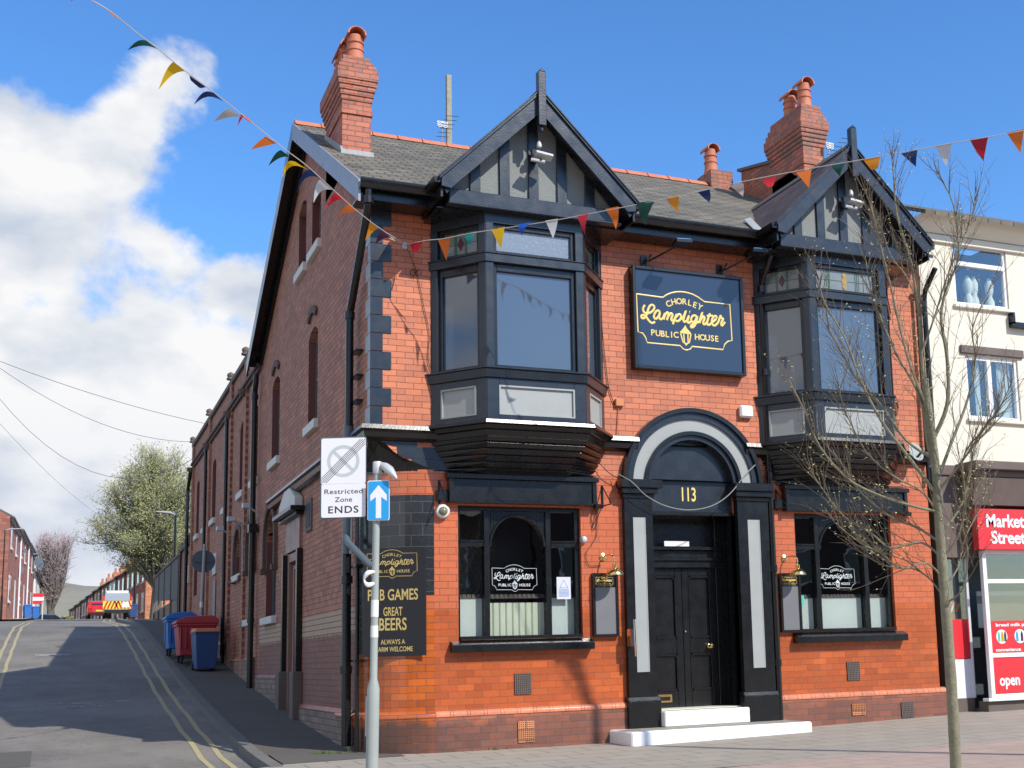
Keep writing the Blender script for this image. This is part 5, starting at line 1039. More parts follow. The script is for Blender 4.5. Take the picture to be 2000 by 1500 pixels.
# television aerial poles behind the ridge
def at5(x, y, d=5.4): return Vector(onY(x, y, d))
a, b = at5(878, 300, 5.3), at5(876, 148, 5.3)
m = MB(); m.box(a.x - .055, a.x + .035, 5.25, 5.35, a.z - .2, b.z); tag(m.build('timber_mast', 'timber_old', thing=(a.x, 5.3, a.z)), 'weathered timber post standing up behind the roof ridge', 'post')
def aerial(px, py, base, w, h, lab, dy):
    c = at5(px, py, dy); b_ = at5(*base, dy); o = thing('aerial', tuple(b_), lab, 'aerial', 'aerials on the roof')
    m = MB(); m.tube([b_ - Vector((0, 0, .1)), c], .012, 6); m.build('mast', 'cable_grey', o); m = MB()
    for i in range(4): zz = c.z - h / 2 + h * i / 3; m.box(c.x - w / 2, c.x + w / 2, dy - .02, dy, zz, zz + .012)
    m.box(c.x - w / 2, c.x - w / 2 + .015, dy - .02, dy, c.z - h / 2, c.z + h / 2); m.box(c.x + w / 2 - .015, c.x + w / 2, dy - .02, dy, c.z - h / 2, c.z + h / 2); m.box(c.x - .02, c.x + .02, dy - .02, dy, c.z - h / 2, c.z + h / 2); m.build('reflector', 'plastic_white', o)
    m = MB()
    for i in range(6): y_ = dy - .1 - i * .12; m.tube([(b_.x - .12, y_, b_.z + .1 + i * .03), (b_.x + .12, y_, b_.z + .12 + i * .03)], .006, 4)
    m.build('elements', 'cable_black', o)
aerial(864, 244, (862, 282), .20, .10, 'small white television aerial by the timber post on the ridge', 5.2)
aerial(1620, 286, (1614, 325), .16, .11, 'small television aerial on the right hand chimney', 2.2)

# ------------------------------------------------------------ street sign pole in front
pc = Vector((-.62, -2.85, 0)); pc.z = G(pc.x, pc.y)
D0 = (Vector((pc.x, pc.y, 1.2)) - CAM).dot(Vector((R[0][2], R[1][2], R[2][2])))
b0 = onD(726.5, 1500, D0)
sx = Vector((R[0][0], R[1][0], 0)).normalized(); sn = Vector((sx.y, -sx.x, 0))        # plates face the camera side of the street
def pd(px, py, dd=0.0):                      # point on the upright plane through the pole, dd metres behind its axis
    d = ray((px, py)); o_ = Vector((b0.x, b0.y, 0)) - sn * dd; return CAM + d * ((o_ - CAM).dot(sn) / d.dot(sn))
vp = pd
t0 = pd(737, 905)
o = thing('sign_pole', (b0.x, b0.y, 0), 'pale green grey steel pole with signs at the street corner', 'pole')
zs = 1.02
def pp(z): k = (z - b0.z) / (t0.z - b0.z); return b0 + (t0 - b0) * k
m = MB(); zl = [pd(727, 1498).z - .25, pd(728, 1390).z, pd(729, 1345).z, pd(730, 1325).z, pd(731, 1200).z, t0.z]
m.tube([pp(zl[0]), pp(zl[1]), pp(zl[2]), pp(zl[3]), pp(zl[4]), pp(zl[5])], [.066, .066, .066, .040, .039, .036], 20); m.build('post', 'steel_grey', o, smooth=True)
m = MB()
for ya, yb_ in ((1172, 1205), (1222, 1245)):
    a, b = pd(731, ya), pd(731, yb_); m = MB(); m.tube([pp(a.z), pp(b.z)], .0415, 20); m.build('paper_label', 'plastic_white', o, smooth=True)
m = MB(); c = pd(722, 1128, -.05); m.tube(catmull([c + Vector(v) for v in ((.06, 0, .06), (-.02, -.02, .05), (-.06, 0, -.02), (-.02, .0, -.08), (.05, 0, -.06))], 4), [.012 + .016 * math.sin(i * .37) ** 2 for i in range(17)], 6); m.build('torn_paper', 'plastic_white', o, smooth=True)
m = MB(); a = pd(716.5, 1360); b = pd(715, 1438); m.bar(a, b, .012, .05, (0, 1, 0)); m.build('side_plate', 'alloy', o)
def plate(par, px0, py0, px1, py1, dd, mat, name, r=.02, th=.004, inset=0.0):
    a = vp(px0, py0, dd); b = vp(px1, py1, dd); c = (a + b) / 2; w = (b - a).dot(sx) - 2 * inset; h = abs(a.z - b.z) - 2 * inset; pts = []
    for cx_, cz_, s0 in ((w / 2 - r, h / 2 - r, 0), (-w / 2 + r, h / 2 - r, 1), (-w / 2 + r, -h / 2 + r, 2), (w / 2 - r, -h / 2 + r, 3)):
        for i in range(5): t = math.pi / 2 * (s0 + i / 4); pts.append(c + sx * (cx_ + r * math.cos(t)) + Vector((0, 0, cz_ + r * math.sin(t))))
    m = MB(); m.prism(pts, sn * th); return m.build(name, mat, par), c, w, h
rz = thing('road_sign', tuple(pd(670, 1010)), 'white restricted zone ends sign plate with faded grey symbol on the corner pole', 'road sign')
plate(rz, 626.5, 855, 715.5, 1011, .012, 'pipe_grey', 'backing', .02, .012)
_, c1, w1, h1 = plate(rz, 628, 857, 714, 944, -.002, 'sign_white', 'plate', .02)
_, c2, w2, h2 = plate(rz, 628, 946, 714, 1009, -.002, 'sign_white', 'plate', .02)
m = MB(); nb = sn * .0045; Rr = .178
for i in range(40):
    t0_, t1_ = 2 * math.pi * i / 40, 2 * math.pi * (i + 1) / 40; Q = lambda r, t: c1 + sx * (r * math.cos(t)) + Vector((0, 0, r * math.sin(t))) + nb
    m.prism([Q(Rr, t0_), Q(Rr, t1_), Q(Rr - .036, t1_), Q(Rr - .036, t0_)], sn * .0008)
dg = (sx * -1 + Vector((0, 0, 1))).normalized(); pg = (sx + Vector((0, 0, 1))).normalized()
m.prism([c1 + nb + dg * (Rr - .035) + pg * .017, c1 + nb - dg * (Rr - .035) + pg * .017, c1 + nb - dg * (Rr - .035) - pg * .017, c1 + nb + dg * (Rr - .035) - pg * .017], sn * .0008); m.build('symbol', 'sign_symbol_grey', rz)
m = MB()
for k in (-.036, -.018, 0, .018, .036):
    e0 = c1 + nb + dg * k - pg * (w1 * .69 - abs(k)); e1 = c1 + nb + dg * k + pg * (w1 * .69 - abs(k)); m.prism([e0 + dg * .003, e1 + dg * .003, e1 - dg * .003, e0 - dg * .003], sn * .0018)
m.build('stripes', 'sign_text', rz)
m = MB(); text_mb(m, 'Restricted', c2 + nb + Vector((0, 0, h2 * .27)), sx, UZ, .052, w1 * .86, 1.05, .012); m.build('lettering', 'sign_text', rz); m = MB(); text_mb(m, 'Zone', c2 + nb + Vector((0, 0, h2 * .03)), sx, UZ, .052, w1 * .39, 1.05, .012); m.build('lettering', 'sign_text', rz); m = MB(); text_mb(m, 'ENDS', c2 + nb + Vector((0, 0, -h2 * .27)), sx, UZ, .075, w1 * .68, 1.15, .02); m.build('lettering', 'sign_text', rz)
m = MB(); m.bar(vp(700, 925, .035), vp(736, 925, .035), .02, .03); m.bar(vp(700, 985, .035), vp(734, 985, .035), .02, .03); m.build('bracket', 'pipe_grey', rz)
ow = thing('road_sign', tuple(pd(740, 1014, -.1)), 'blue one way sign with white upward arrow on the corner pole', 'road sign')
plate(ow, 718, 939, 761, 1016, -.055, 'sign_white', 'plate', .02); _, c, w, h = plate(ow, 719.5, 940.5, 759.5, 1014.5, -.060, 'sign_blue', 'face', .015)
m = MB(); nb = sn * .0045; V = lambda x, z: c + sx * (x * w) + Vector((0, 0, z * h)) + nb
m.prism([V(-.13, -.46), V(.13, -.46), V(.13, .09), V(.40, -.02), V(.40, .14), V(0, .40), V(-.40, .14), V(-.40, -.02), V(-.13, .09)], sn * .001); m.build('arrow', 'sign_white', ow)
m = MB(); m.bar(vp(738, 975, -.05), vp(738, 975, -.03), .05, .02); m.build('bracket', 'pipe_grey', ow)
sl_ = thing('sign_light', tuple(t0), 'small grey drooping sign light on top of the corner pole', 'lamp')
m = MB(); m.lathe(t0 - Vector((0, 0, .10)), [(.042, -.02), (.050, 0), (.050, .11), (.044, .118), (.01, .12)], 16); m.build('cap', 'alloy', sl_, smooth=True)
hd = [(745, 908, .0, .038), (752, 911, -.03, .052), (760, 918, -.06, .058), (768, 927, -.1, .038), (775, 935, -.12, .010)]
m = MB(); m.tube([pd(738, 909, 0)] + [pd(a, b, dd) for a, b, dd, r in hd], [.03] + [h_[3] for h_ in hd], 14, (Vector((0, 0, 1)), .8)); m.build('lamp_head', 'alloy', sl_, smooth=True)

# ------------------------------------------------------------ bunting
def bunting(name, label, line, flags, group='bunting strings'):
    """line: (px,py,depth); flags: (ax,ay, bx,by, tipx,tipy, colour, blunt)"""
    P3 = [Vector(onD(*p)) for p in line]; o = thing(name, tuple(P3[-1]), label, 'bunting', group)
    m = MB(); m.tube(catmull(P3, 6), .0055, 5); m.build('string', 'rope_pale', o)
    def dep(x):
        for a, b in zip(line[:-1], line[1:]):
            if min(a[0], b[0]) <= x <= max(a[0], b[0]): return a[2] + (b[2] - a[2]) * (x - a[0]) / (b[0] - a[0])
        return line[0][2] if abs(x - line[0][0]) < abs(x - line[-1][0]) else line[-1][2]
    rn = random.Random(11)
    for ax, ay, bx, by, tx, ty, col, blunt in flags:
        A = onD(ax, ay, dep(ax)); Bq = onD(bx, by, dep(bx)); T = onD(tx, ty, dep((ax + bx) / 2) + rn.uniform(-.12, .12)); n = 6
        side = (Bq - A); bow = (T - (A + Bq) / 2).cross(side).normalized() * rn.uniform(-.04, .05); sag = (Vector((0, 0, 1)) * .06 * (1 if abs(tx - (ax + bx) / 2) > 14 else 0)); m = MB(); g = {}
        for i in range(n + 1):
            t = i / n * (1 - .0 * blunt); tt = i / n * (.62 if blunt else 1.0)
            for j in range(n + 1):
                s_ = j / n; base = A.lerp(Bq, s_); tip = T; p = base.lerp(tip, tt); p = p + bow * math.sin(math.pi * tt) * (1 + .3 * s_) + sag * math.sin(math.pi * tt); g[i, j] = len(m.v); m.v.append(p)
        for i in range(n):
            for j in range(n): m.f.append((g[i, j], g[i, j + 1], g[i + 1, j + 1], g[i + 1, j]))
        bm_ = m.build('flag', 'flag_' + col, o, smooth=True)
        bb = bmesh.new(); bb.from_mesh(bm_.data); bmesh.ops.remove_doubles(bb, verts=bb.verts, dist=1e-4); bb.to_mesh(bm_.data); bb.free()
    return o
Dw = (Vector((.62, -.16, 6.6)) - CAM).dot(Vector((R[0][2], R[1][2], R[2][2])))
LN = [(100, -50, 10.5), (165, -8, 11.0), (215, 22, 11.3), (270, 66, 11.7), (312, 98, 12.0), (352, 131, 12.3), (430, 190, 12.9), (500, 246, 13.5), (560, 294, 14.0), (602, 326, 14.4), (660, 379, 15.1), (700, 414, 15.6), (742, 446, 16.2), (793, 478, Dw)]
bunting('bunting', 'long string of mixed coloured pennants rising to the upper left of the pub corner', LN, [
 (150, -20, 196, 6, 138, 2, 'pink', 0), (205, 14, 236, 38, 222, 32, 'orange', 0), (288, 80, 310, 97, 249, 98, 'green', 0), (338, 121, 361, 139, 309, 176, 'yellow', 0), (370, 147, 402, 170, 382, 158, 'navy', 0),
 (417, 181, 436, 198, 378, 205, 'navy', 0), (447, 212, 474, 229, 417, 238, 'cream', 0), (478, 232, 495, 243, 464, 247, 'red', 0), (519, 266, 540, 280, 490, 292, 'orange', 0), (549, 293, 568, 307, 524, 324, 'green', 0),
 (577, 316, 600, 331, 551, 347, 'yellow', 0), (606, 331, 622, 346, 580, 378, 'navy', 0), (626, 350, 650, 371, 612, 397, 'white', 0), (658, 377, 678, 392, 635, 409, 'red', 0), (682, 398, 700, 413, 659, 422, 'orange', 0),
 (722, 433, 742, 446, 713, 471, 'amber', 0), (744, 450, 766, 466, 733, 476, 'purple', 0), (760, 466, 780, 474, 744, 474, 'cream', 0)])
RN = [(793, 478, Dw), (830, 470, 16.6), (868, 466, 16.5), (917, 456, 16.4), (975, 447, 16.3), (1080, 431, 16.0), (1195, 409, 15.8), (1312, 386, 15.5), (1440, 357, 15.2), (1572, 331, 15.0), (1700, 309, 14.7), (1842, 283, 14.4), (1984, 258, 14.1), (2060, 243, 14.0)]
bunting('bunting', 'long string of mixed coloured pennants crossing the two gables to the right edge', RN, [
 (801, 474, 827, 472, 812, 505, 'red', 1), (855, 468, 880, 465, 872, 509, 'orange', 0), (906, 459, 929, 455, 918, 480, 'teal', 0), (960, 449, 986, 443, 979, 487, 'yellow', 0), (1013, 438, 1037, 434, 1019, 460, 'blue', 0),
 (1065, 431, 1090, 427, 1080, 466, 'white', 0), (1127, 421, 1150, 417, 1143, 460, 'dark_red', 0), (1182, 408, 1208, 403, 1203, 448, 'orange', 0), (1243, 396, 1279, 392, 1261, 440, 'green', 0), (1298, 386, 1327, 381, 1325, 415, 'amber', 0),
 (1362, 374, 1386, 370, 1385, 395, 'navy', 0), (1424, 362, 1452, 357, 1451, 384, 'cream', 0), (1488, 350, 1516, 344, 1505, 372, 'red', 1), (1555, 337, 1585, 331, 1580, 367, 'orange', 0), (1622, 324, 1652, 318, 1641, 345, 'green', 0),
 (1686, 312, 1720, 306, 1712, 345, 'amber', 1), (1760, 300, 1792, 293, 1789, 326, 'navy', 0), (1826, 285, 1859, 280, 1848, 325, 'white', 0), (1894, 272, 1930, 267, 1921, 314, 'dark_red', 0), (1966, 259, 2000, 252, 1993, 299, 'orange', 0)])
hk = Vector(onD(793, 478, Dw)); m = MB(); m.tube([(hk.x, 0, hk.z + .02), tuple(hk)], .012, 6); m.box(hk.x - .03, hk.x + .03, -.02, 0, hk.z - .03, hk.z + .06); tag(m.build('bunting_hook', 'alloy', thing=tuple(hk)), 'steel wall hook holding both bunting strings near the pub corner', 'hook')

# ------------------------------------------------------------ neighbouring shop on the right
NX = 9.30; NY = .12; shop = thing('shop_building', (13, 4, 0), 'cream rendered shop building with red signs joined to the right of the pub', 'shop')
def at(px, py, y=0.0): p = onY(px, py, y); return p.x, p.z
wins = []
for (a, b), (c, d) in ((at(1858, 472, NY), at(1972, 606, NY)), (at(1884, 694, NY), at(1996, 824, NY))): wins.append((a, c, d, b))
X1s = 16.0; m = MB()
hs_ = [w for w in wins] + [(w[0] + 2.6, w[1] + 2.6, w[2], w[3]) for w in wins]
wall(m, NX - .05, X1s, 4.0, 8.05, hs_, lambda u, z, d: (u, NY + d, z), .14); m.quad((X1s, NY, 0), (X1s, 8, 0), (X1s, 8, 8), (X1s, NY, 8)); m.quad((NX - .05, NY, 4), (NX - .05, .3, 4), (NX - .05, .3, 8.05), (NX - .05, NY, 8.05)); m.build('wall', 'render_cream', shop)
m = MB(); m.box(NX - .1, X1s, NY - .05, NY, 7.86, 8.0); m.prism([(NX - .1, NY - .05, 8.0), (NX - .1, NY - .28, 8.26), (NX - .1, NY, 8.26)], (X1s - NX, 0, 0)); m.build('cornice', 'render_cream', shop, .01)
m = MB(); m.prism([(NX - .12, NY - .36, 8.27), (NX - .12, 5.5, 10.9), (NX - .12, 5.5, 10.8), (NX - .12, NY - .36, 8.2)], (X1s - NX + .2, 0, 0)); m.build('roof', 'slate', shop)
for k, w in enumerate(hs_):
    x0, x1, z0, z1 = w; top = k % 2 == 0; m = MB(); Y0, Y1 = NY + .03, NY + .10; t_ = .06
    m.box(x0, x0 + t_, Y0, Y1, z0, z1); m.box(x1 - t_, x1, Y0, Y1, z0, z1); m.box(x0 + t_, x1 - t_, Y0, Y1, z1 - t_, z1); m.box(x0 + t_, x1 - t_, Y0, Y1, z0, z0 + t_)
    if top: zz = z1 - .36; m.box(x0 + t_, x1 - t_, Y0 - .01, Y1, zz - .04, zz + .04)
    else: xx = x0 + (x1 - x0) * .46; m.box(xx - .045, xx + .045, Y0 - .01, Y1, z0 + t_, z1 - t_)
    wo = m.build('window', 'pvc_white', shop, .006); B('pane', 'window_glass', wo, (x0 + .04, x1 - .04, NY + .06, NY + .066, z0 + .04, z1 - .04))
    B('sill', 'render_cream', wo, (x0 - .05, x1 + .08, NY - .06, NY + .03, z0 - .06, z0), bevel=.01)
    m = MB(); m.box(x0 - .1, x1 + .1, NY + 1.0, NY + 1.02, z0 - .2, z1 + .2); m.box(x0 - .1, x0 - .08, NY + .15, NY + 1, z0 - .2, z1 + .2); m.box(x1 + .08, x1 + .1, NY + .15, NY + 1, z0 - .2, z1 + .2); m.build('room_lining', 'car_blue', wo)
    m = MB()
    if top:
        for qx, r in ((.40, .10), (.52, .08), (.80, .09)): m.lathe((x0 + (x1 - x0) * qx, NY + .22, z0 + .06), [(r, 0), (r * .9, .12), (r * .5, .22), (r * .8, .30), (r * .9, .42), (r * .3, .55)], 9)
        m.build('ornament', 'curtain_cream', wo, smooth=True)
    else:
        for a, b in ((x0 + .05, x0 + .14), (x0 + .30, x0 + .42), (x1 - .35, x1 - .10)):
            x = a
            while x < b: m.prism([(x, NY + .16, z0), (x + .03, NY + .13, z0), (x + .06, NY + .16, z0)], (0, 0, z1 - z0)); x += .06
        m.build('curtain', 'curtain_grey', wo)
x0, x1, z0, z1 = wins[1]; B('window_head', 'stone_brown', shop, (x0 - .1, x1 + .12, NY - .05, NY + .01, z1 + .03, z1 + .17), bevel=.01)
m = MB(); a = at(1978, 632, NY - .1); m.box(a[0], a[0] + 1.2, NY - .12, NY - .0, a[1] - .05, a[1] + .03); m.box(a[0], a[0] + .05, NY - .12, NY, a[1], a[1] + .2); m.build('gutter_bracket', 'black_gloss', shop)
# shopfront
SX, SY = 10.0, -.05; DXs = 9.32
m = MB(); m.box(9.28, X1s, NY, NY + .2, 2.5, 4.0); m.box(9.28, SX - .1, NY - .03, NY, 3.86, 4.02); m.build('bulkhead', 'shop_brown', shop)
m = MB(); m.box(SX - .28, X1s, SY - .35, NY, 3.90, 4.04); m.box(SX - .24, X1s, SY - .24, NY, 3.80, 3.90); m.build('canopy_cap', 'shop_brown', shop, .01)
m = MB(); m.prism([(SX - .2, SY - .22, 3.79), (SX - .2, SY - .12, 3.34), (SX - .2, NY, 3.34), (SX - .2, NY, 3.79)], (X1s - SX, 0, 0)); m.build('blind_box', 'shop_brown', shop)
a, b = at(1907, 993, SY - .16), at(1912, 1073, SY - .16); m = MB(); m.box(a[0], X1s, SY - .16, SY - .02, b[1], a[1]); sgn = m.build('fascia_sign', 'shop_red', shop, .005)
m = MB(); cz = (a[1] + b[1]) / 2; text_mb(m, 'Market', (a[0] + .58, SY - .165, cz + .14), UX, UZ, .20, .80, bold=.03); m.build('lettering', 'sign_white', sgn); m = MB(); text_mb(m, 'Street', (a[0] + .62, SY - .165, cz - .13), UX, UZ, .20, .72, bold=.03); m.build('lettering', 'sign_white', sgn)
B('shop_lobby_wall', 'shop_brown', shop, (9.24, 9.30, -.02, .9, -.2, 3.86))
B('stall_riser', 'stone_brown', shop, (SX - .05, X1s, SY + .02, SY + .25, -.2, .17), (9.28, SX - .05, .30, .5, -.2, .22))
m = MB(); m.box(SX - .09, X1s, SY - .05, SY + .1, .17, .22); [m.box(*q) for q in ((SX, SX + .08, SY - .02, SY + .06, .22, 2.60), (SX + .08, X1s, SY - .02, SY + .05, 2.54, 2.62), (SX + .08, X1s, SY - .02, SY + .05, 2.06, 2.13), (SX + .08, X1s, SY - .02, SY + .05, .86, .93), (SX + .08, X1s, SY - .02, SY + .05, .22, .28), (11.6, 11.7, SY - .02, SY + .05, .22, 2.6))]
fs_ = m.build('shop_front', 'pvc_white', shop, .005)
B('pane', 'window_glass', fs_, (SX + .08, X1s, SY + .02, SY + .026, .9, 2.56)); B('room_lining', 'pipe_grey', fs_, (SX - .05, X1s, 1.2, 1.22, 0, 2.7), (SX + .1, X1s, .25, .27, 1.35, 1.95))
a = at(1930, 1213, SY)[1]; b = at(1935, 1295, SY)[1]; DCZ = (a + .94) / 2 + .0
m = MB(); m.box(SX + .085, X1s, SY - .005, SY + .018, .94, a); m.box(SX + .085, X1s, SY - .005, SY + .018, .29, .855); pn = m.build('vinyl_panel', 'shop_red', fs_)
for tx_, cx_, z_, s_, w_ in (('bread milk papers', .62, a - .065, .05, .86), ('convenience', .42, .985, .05, .52), ('open', .40, .50, .17, .42)): m = MB(); text_mb(m, tx_, (SX + cx_, SY - .009, z_), UX, UZ, s_, w_, bold=.03); m.build('lettering', 'sign_white', pn)
if False: m = MB(); text_mb(m, 'bread milk papers', (SX + .60, SY - .009, a - .11), UX, UZ, .062, .86, bold=.03); text_mb(m, 'convenience', (SX + .42, SY - .009, .985), UX, UZ, .062, .52, bold=.03); text_mb(m, 'open', (SX + .40, SY - .009, .50), UX, UZ, .17, .42, bold=.03)
for cx_ in (SX + .30, SX + .68, SX + 1.1): m = MB(); m.lathe((cx_, SY - .0055, DCZ), [(.115, 0), (.115, .003)], 28, (0, -1, 0)); m.build('white_disc', 'sign_white', pn)
for cx_, mt in ((SX + .24, 'sticker_green'), (SX + .31, 'flag_yellow'), (SX + .37, 'sign_text'), (SX + .62, 'sign_blue'), (SX + .72, 'flag_purple')):
    m = MB(); m.prism([(cx_ - .025, SY - .0095, DCZ - .08), (cx_ + .025, SY - .0095, DCZ - .08), (cx_ + .025, SY - .0095, DCZ + .03), (cx_ + .01, SY - .0095, DCZ + .08), (cx_ - .01, SY - .0095, DCZ + .08), (cx_ - .025, SY - .0095, DCZ + .03)], (0, .001, 0)); m.build('goods_picture', mt, pn)
m = MB(); 
for qx in (9.36, 9.48, SX - .06): m.box(qx, qx + .05, .30, .36, .22, 2.55)
m.box(9.30, SX, .30, .36, 2.5, 2.58); m.box(9.53, SX - .06, .31, .35, .22, .85); lw = m.build('lobby_window', 'pvc_white', shop, .004); B('pane', 'window_glass', lw, (9.53, SX - .06, .325, .33, .85, 2.5)); B('vinyl_panel', 'shop_red', lw, (9.535, SX - .065, .30, .322, .86, 1.5)); B('room_lining', 'shop_brown', lw, (9.3, SX + .1, .8, .82, .8, 2.6))
for i in range(5): m = MB(); m.bar((9.58 + i * .05, .42, 1.62), (9.66 + i * .05, .42, 1.82 - i * .015), .03, .02, (0, 1, 0)); m.build('magazine', ('flag_yellow', 'shop_red', 'sign_white', 'shop_red', 'flag_yellow')[i], lw)
# satellite dish on the wall end
def dish(c, r, nrm, label, grp='satellite dishes', mat='alloy'):
    o = thing('satellite_dish', tuple(c), label, 'satellite dish', grp); nrm = Vector(nrm).normalized(); m = MB(); m.lathe(Vector(c), [(r, .12 * r * 2), (r * .98, .11 * r * 2), (r * .7, .06 * r * 2), (r * .35, .015 * r * 2), (.01, 0), (.01, -.02), (r * .35, -.01), (r * .7, .03 * r * 2), (r * .98, .085 * r * 2)], 18, nrm); m.build('reflector', mat, o, smooth=True)
    m = MB(); m.tube([Vector(c) - Vector((0, 0, r * .8)), Vector(c) + nrm * r * 1.1 - Vector((0, 0, r * .3))], .02, 6); m.tube([Vector(c) - nrm * .02, Vector(c) - nrm * .3], .03, 6); m.build('arm', 'cable_black', o)
dish(onY(1786, 884, -.25), .16, (.2, -1, .35), 'grey satellite dish on the pub wall behind the street tree', mat='steel_grey')

# ------------------------------------------------------------ street tree
def tree_thing(name, base, label, cat='tree', group=None): return thing(name, tuple(base), label, cat, group)
DT = 11.3
def td(px, py, dd=0.0): return onD(px, py, DT + dd)
tb = td(1868, 1540); tree = tree_thing('street_tree', tb, 'slim young bare tree with budding twigs on the pavement at the right')
rt = random.Random(21)
spine = [td(1869, 1545), td(1862, 1400), td(1852, 1250), td(1840, 1100), td(1833, 1000), td(1826, 900), td(1816, 820), td(1806, 740)]
m = MB(); m.tube(catmull(spine, 4), [(.054 - .022 * i / 28) * (1 + .04 * math.sin(i * 2.3)) for i in range(29)], 12); m.build('trunk', 'bark', tree, smooth=True)
lead = [(1806, 740), (1798, 660), (1792, 590), (1776, 500), (1752, 420), (1745, 340), (1742, 305)]
limbs = MB(); twigs = MB(); buds = MB()
def limb(pts, r0, r1, dd0=0, dd1=0):
    n = len(pts); P_ = [td(p[0], p[1], dd0 + (dd1 - dd0) * i / (n - 1)) for i, p in enumerate(pts)]; C_ = catmull(P_, 4); L_ = len(C_); r0 = r0 * .72; limbs.tube(C_, [r0 + (r1 - r0) * i / (L_ - 1) for i in range(L_)], 7); return C_
def twig(p, d, length, r, lev):
    pts = [p]; n = max(3, int(length / .09)); q = Vector(p); dd = Vector(d).normalized()
    for i in range(n):
        dd = (dd + Vector((rt.gauss(0, .10), rt.gauss(0, .10), rt.gauss(.035, .07)))).normalized(); q = q + dd * (length / n); pts.append(Vector(q))
    twigs.tube(pts, [r * (1 - .75 * i / n) for i in range(n + 1)], 4)
    if lev > 0:
        for i in range(1, n + 1):
            if rt.random() < .62:
                a = rt.uniform(.35, .8); ax = Vector((rt.gauss(0, 1), rt.gauss(0, 1), rt.gauss(0, .6))).normalized(); nd = (dd * math.cos(a) + ax * math.sin(a)); twig(pts[i], nd, length * rt.uniform(.28, .5), r * .58, lev - 1)
    else:
        for i in range(1, n + 1):
            if rt.random() < .45:
                b_ = pts[i]; s_ = rt.uniform(.008, .015); v = Vector((rt.gauss(0, 1), rt.gauss(0, 1), rt.gauss(.8, .6))).normalized() * s_ * 1.9; w = v.orthogonal().normalized() * s_ * .45; buds.add([b_, b_ + v * .5 + w, b_ + v, b_ + v * .5 - w], [(0, 1, 2, 3)])
LIMBS = [  # (pixel path, base radius, depth start, depth end)
 ([(1828, 920), (1812, 860), (1806, 790)] + lead[1:], .034, 0, .15),
 ([(1822, 860), (1850, 790), (1850, 700), (1838, 620), (1850, 560), (1872, 500), (1862, 400), (1828, 330)], .030, 0, -.1),
 ([(1832, 970), (1780, 900), (1720, 820), (1680, 740), (1650, 660), (1610, 590), (1598, 540)], .024, 0, -.5),
 ([(1834, 1000), (1770, 985), (1700, 960), (1650, 930), (1600, 870), (1570, 800), (1540, 740)], .020, 0, -.6),
 ([(1838, 1060), (1790, 1030), (1740, 1010), (1680, 960), (1640, 900), (1600, 850), (1596, 790)], .018, 0, .5),
 ([(1840, 1090), (1800, 1060), (1740, 1070), (1700, 1040), (1650, 1010), (1610, 960), (1590, 930)], .016, 0, .3),
 ([(1842, 1130), (1810, 1100), (1760, 1110), (1720, 1080), (1680, 1060), (1630, 1020)], .014, 0, -.4),
 ([(1846, 1170), (1815, 1130), (1780, 1110), (1730, 1105), (1690, 1085)], .012, 0, .2),
 ([(1830, 940), (1860, 860), (1890, 780), (1905, 700), (1900, 640), (1935, 560)], .024, 0, .4),
 ([(1832, 960), (1880, 900), (1920, 840), (1950, 800), (1975, 750)], .018, 0, -.4),
 ([(1838, 1040), (1870, 1000), (1890, 950), (1905, 870), (1940, 830), (1950, 780)], .018, 0, .3),
 ([(1840, 1090), (1870, 1050), (1885, 980), (1880, 900), (1900, 860)], .016, 0, -.2),
 ([(1842, 1150), (1870, 1110), (1885, 1050), (1910, 1000), (1930, 950)], .014, 0, .3),
 ([(1845, 1180), (1880, 1150), (1890, 1080), (1880, 1020), (1900, 960)], .013, 0, -.5),
 ([(1818, 840), (1790, 760), (1750, 690), (1720, 620), (1700, 560), (1690, 500)], .020, 0, .3),
 ([(1812, 800), (1780, 720), (1760, 650), (1740, 560), (1720, 480), (1700, 400), (1690, 370)], .018, 0, -.3),
 ([(1800, 690), (1825, 620), (1850, 540), (1880, 470), (1900, 420), (1905, 370)], .014, 0, .2),
 ([(1828, 900), (1770, 860), (1720, 790), (1690, 760), (1660, 720), (1640, 680), (1600, 610)], .018, 0, .2),
 ([(1792, 590), (1770, 540), (1740, 500), (1722, 450), (1700, 420)], .010, .1, -.1),
 ([(1836, 1010), (1800, 960), (1745, 930), (1690, 880), (1650, 800), (1640, 760)], .014, 0, -.2)]
for pts, r0, d0, d1 in LIMBS:
    C_ = limb(pts, r0, .004, d0, d1); L_ = len(C_)
    for i in range(3, L_, 1):
        t = i / L_; dr = (C_[min(i + 1, L_ - 1)] - C_[i - 1]).normalized()
        for _ in range(1 if t < .35 else 2):
            if rt.random() < .8:
                a = rt.uniform(.35, .75); ax = Vector((rt.gauss(0, 1), rt.gauss(0, 1), rt.gauss(.2, .5))).normalized(); twig(C_[i], dr * math.cos(a) + ax * math.sin(a) + Vector((0, 0, .25)), rt.uniform(.22, .62) * (1.15 - .5 * t), .0047, 2 if t < .5 else 1)
limbs.build('limb', 'bark', tree, smooth=True); twigs.build('twigs', 'twig', tree); buds.build('buds', 'bud', tree)

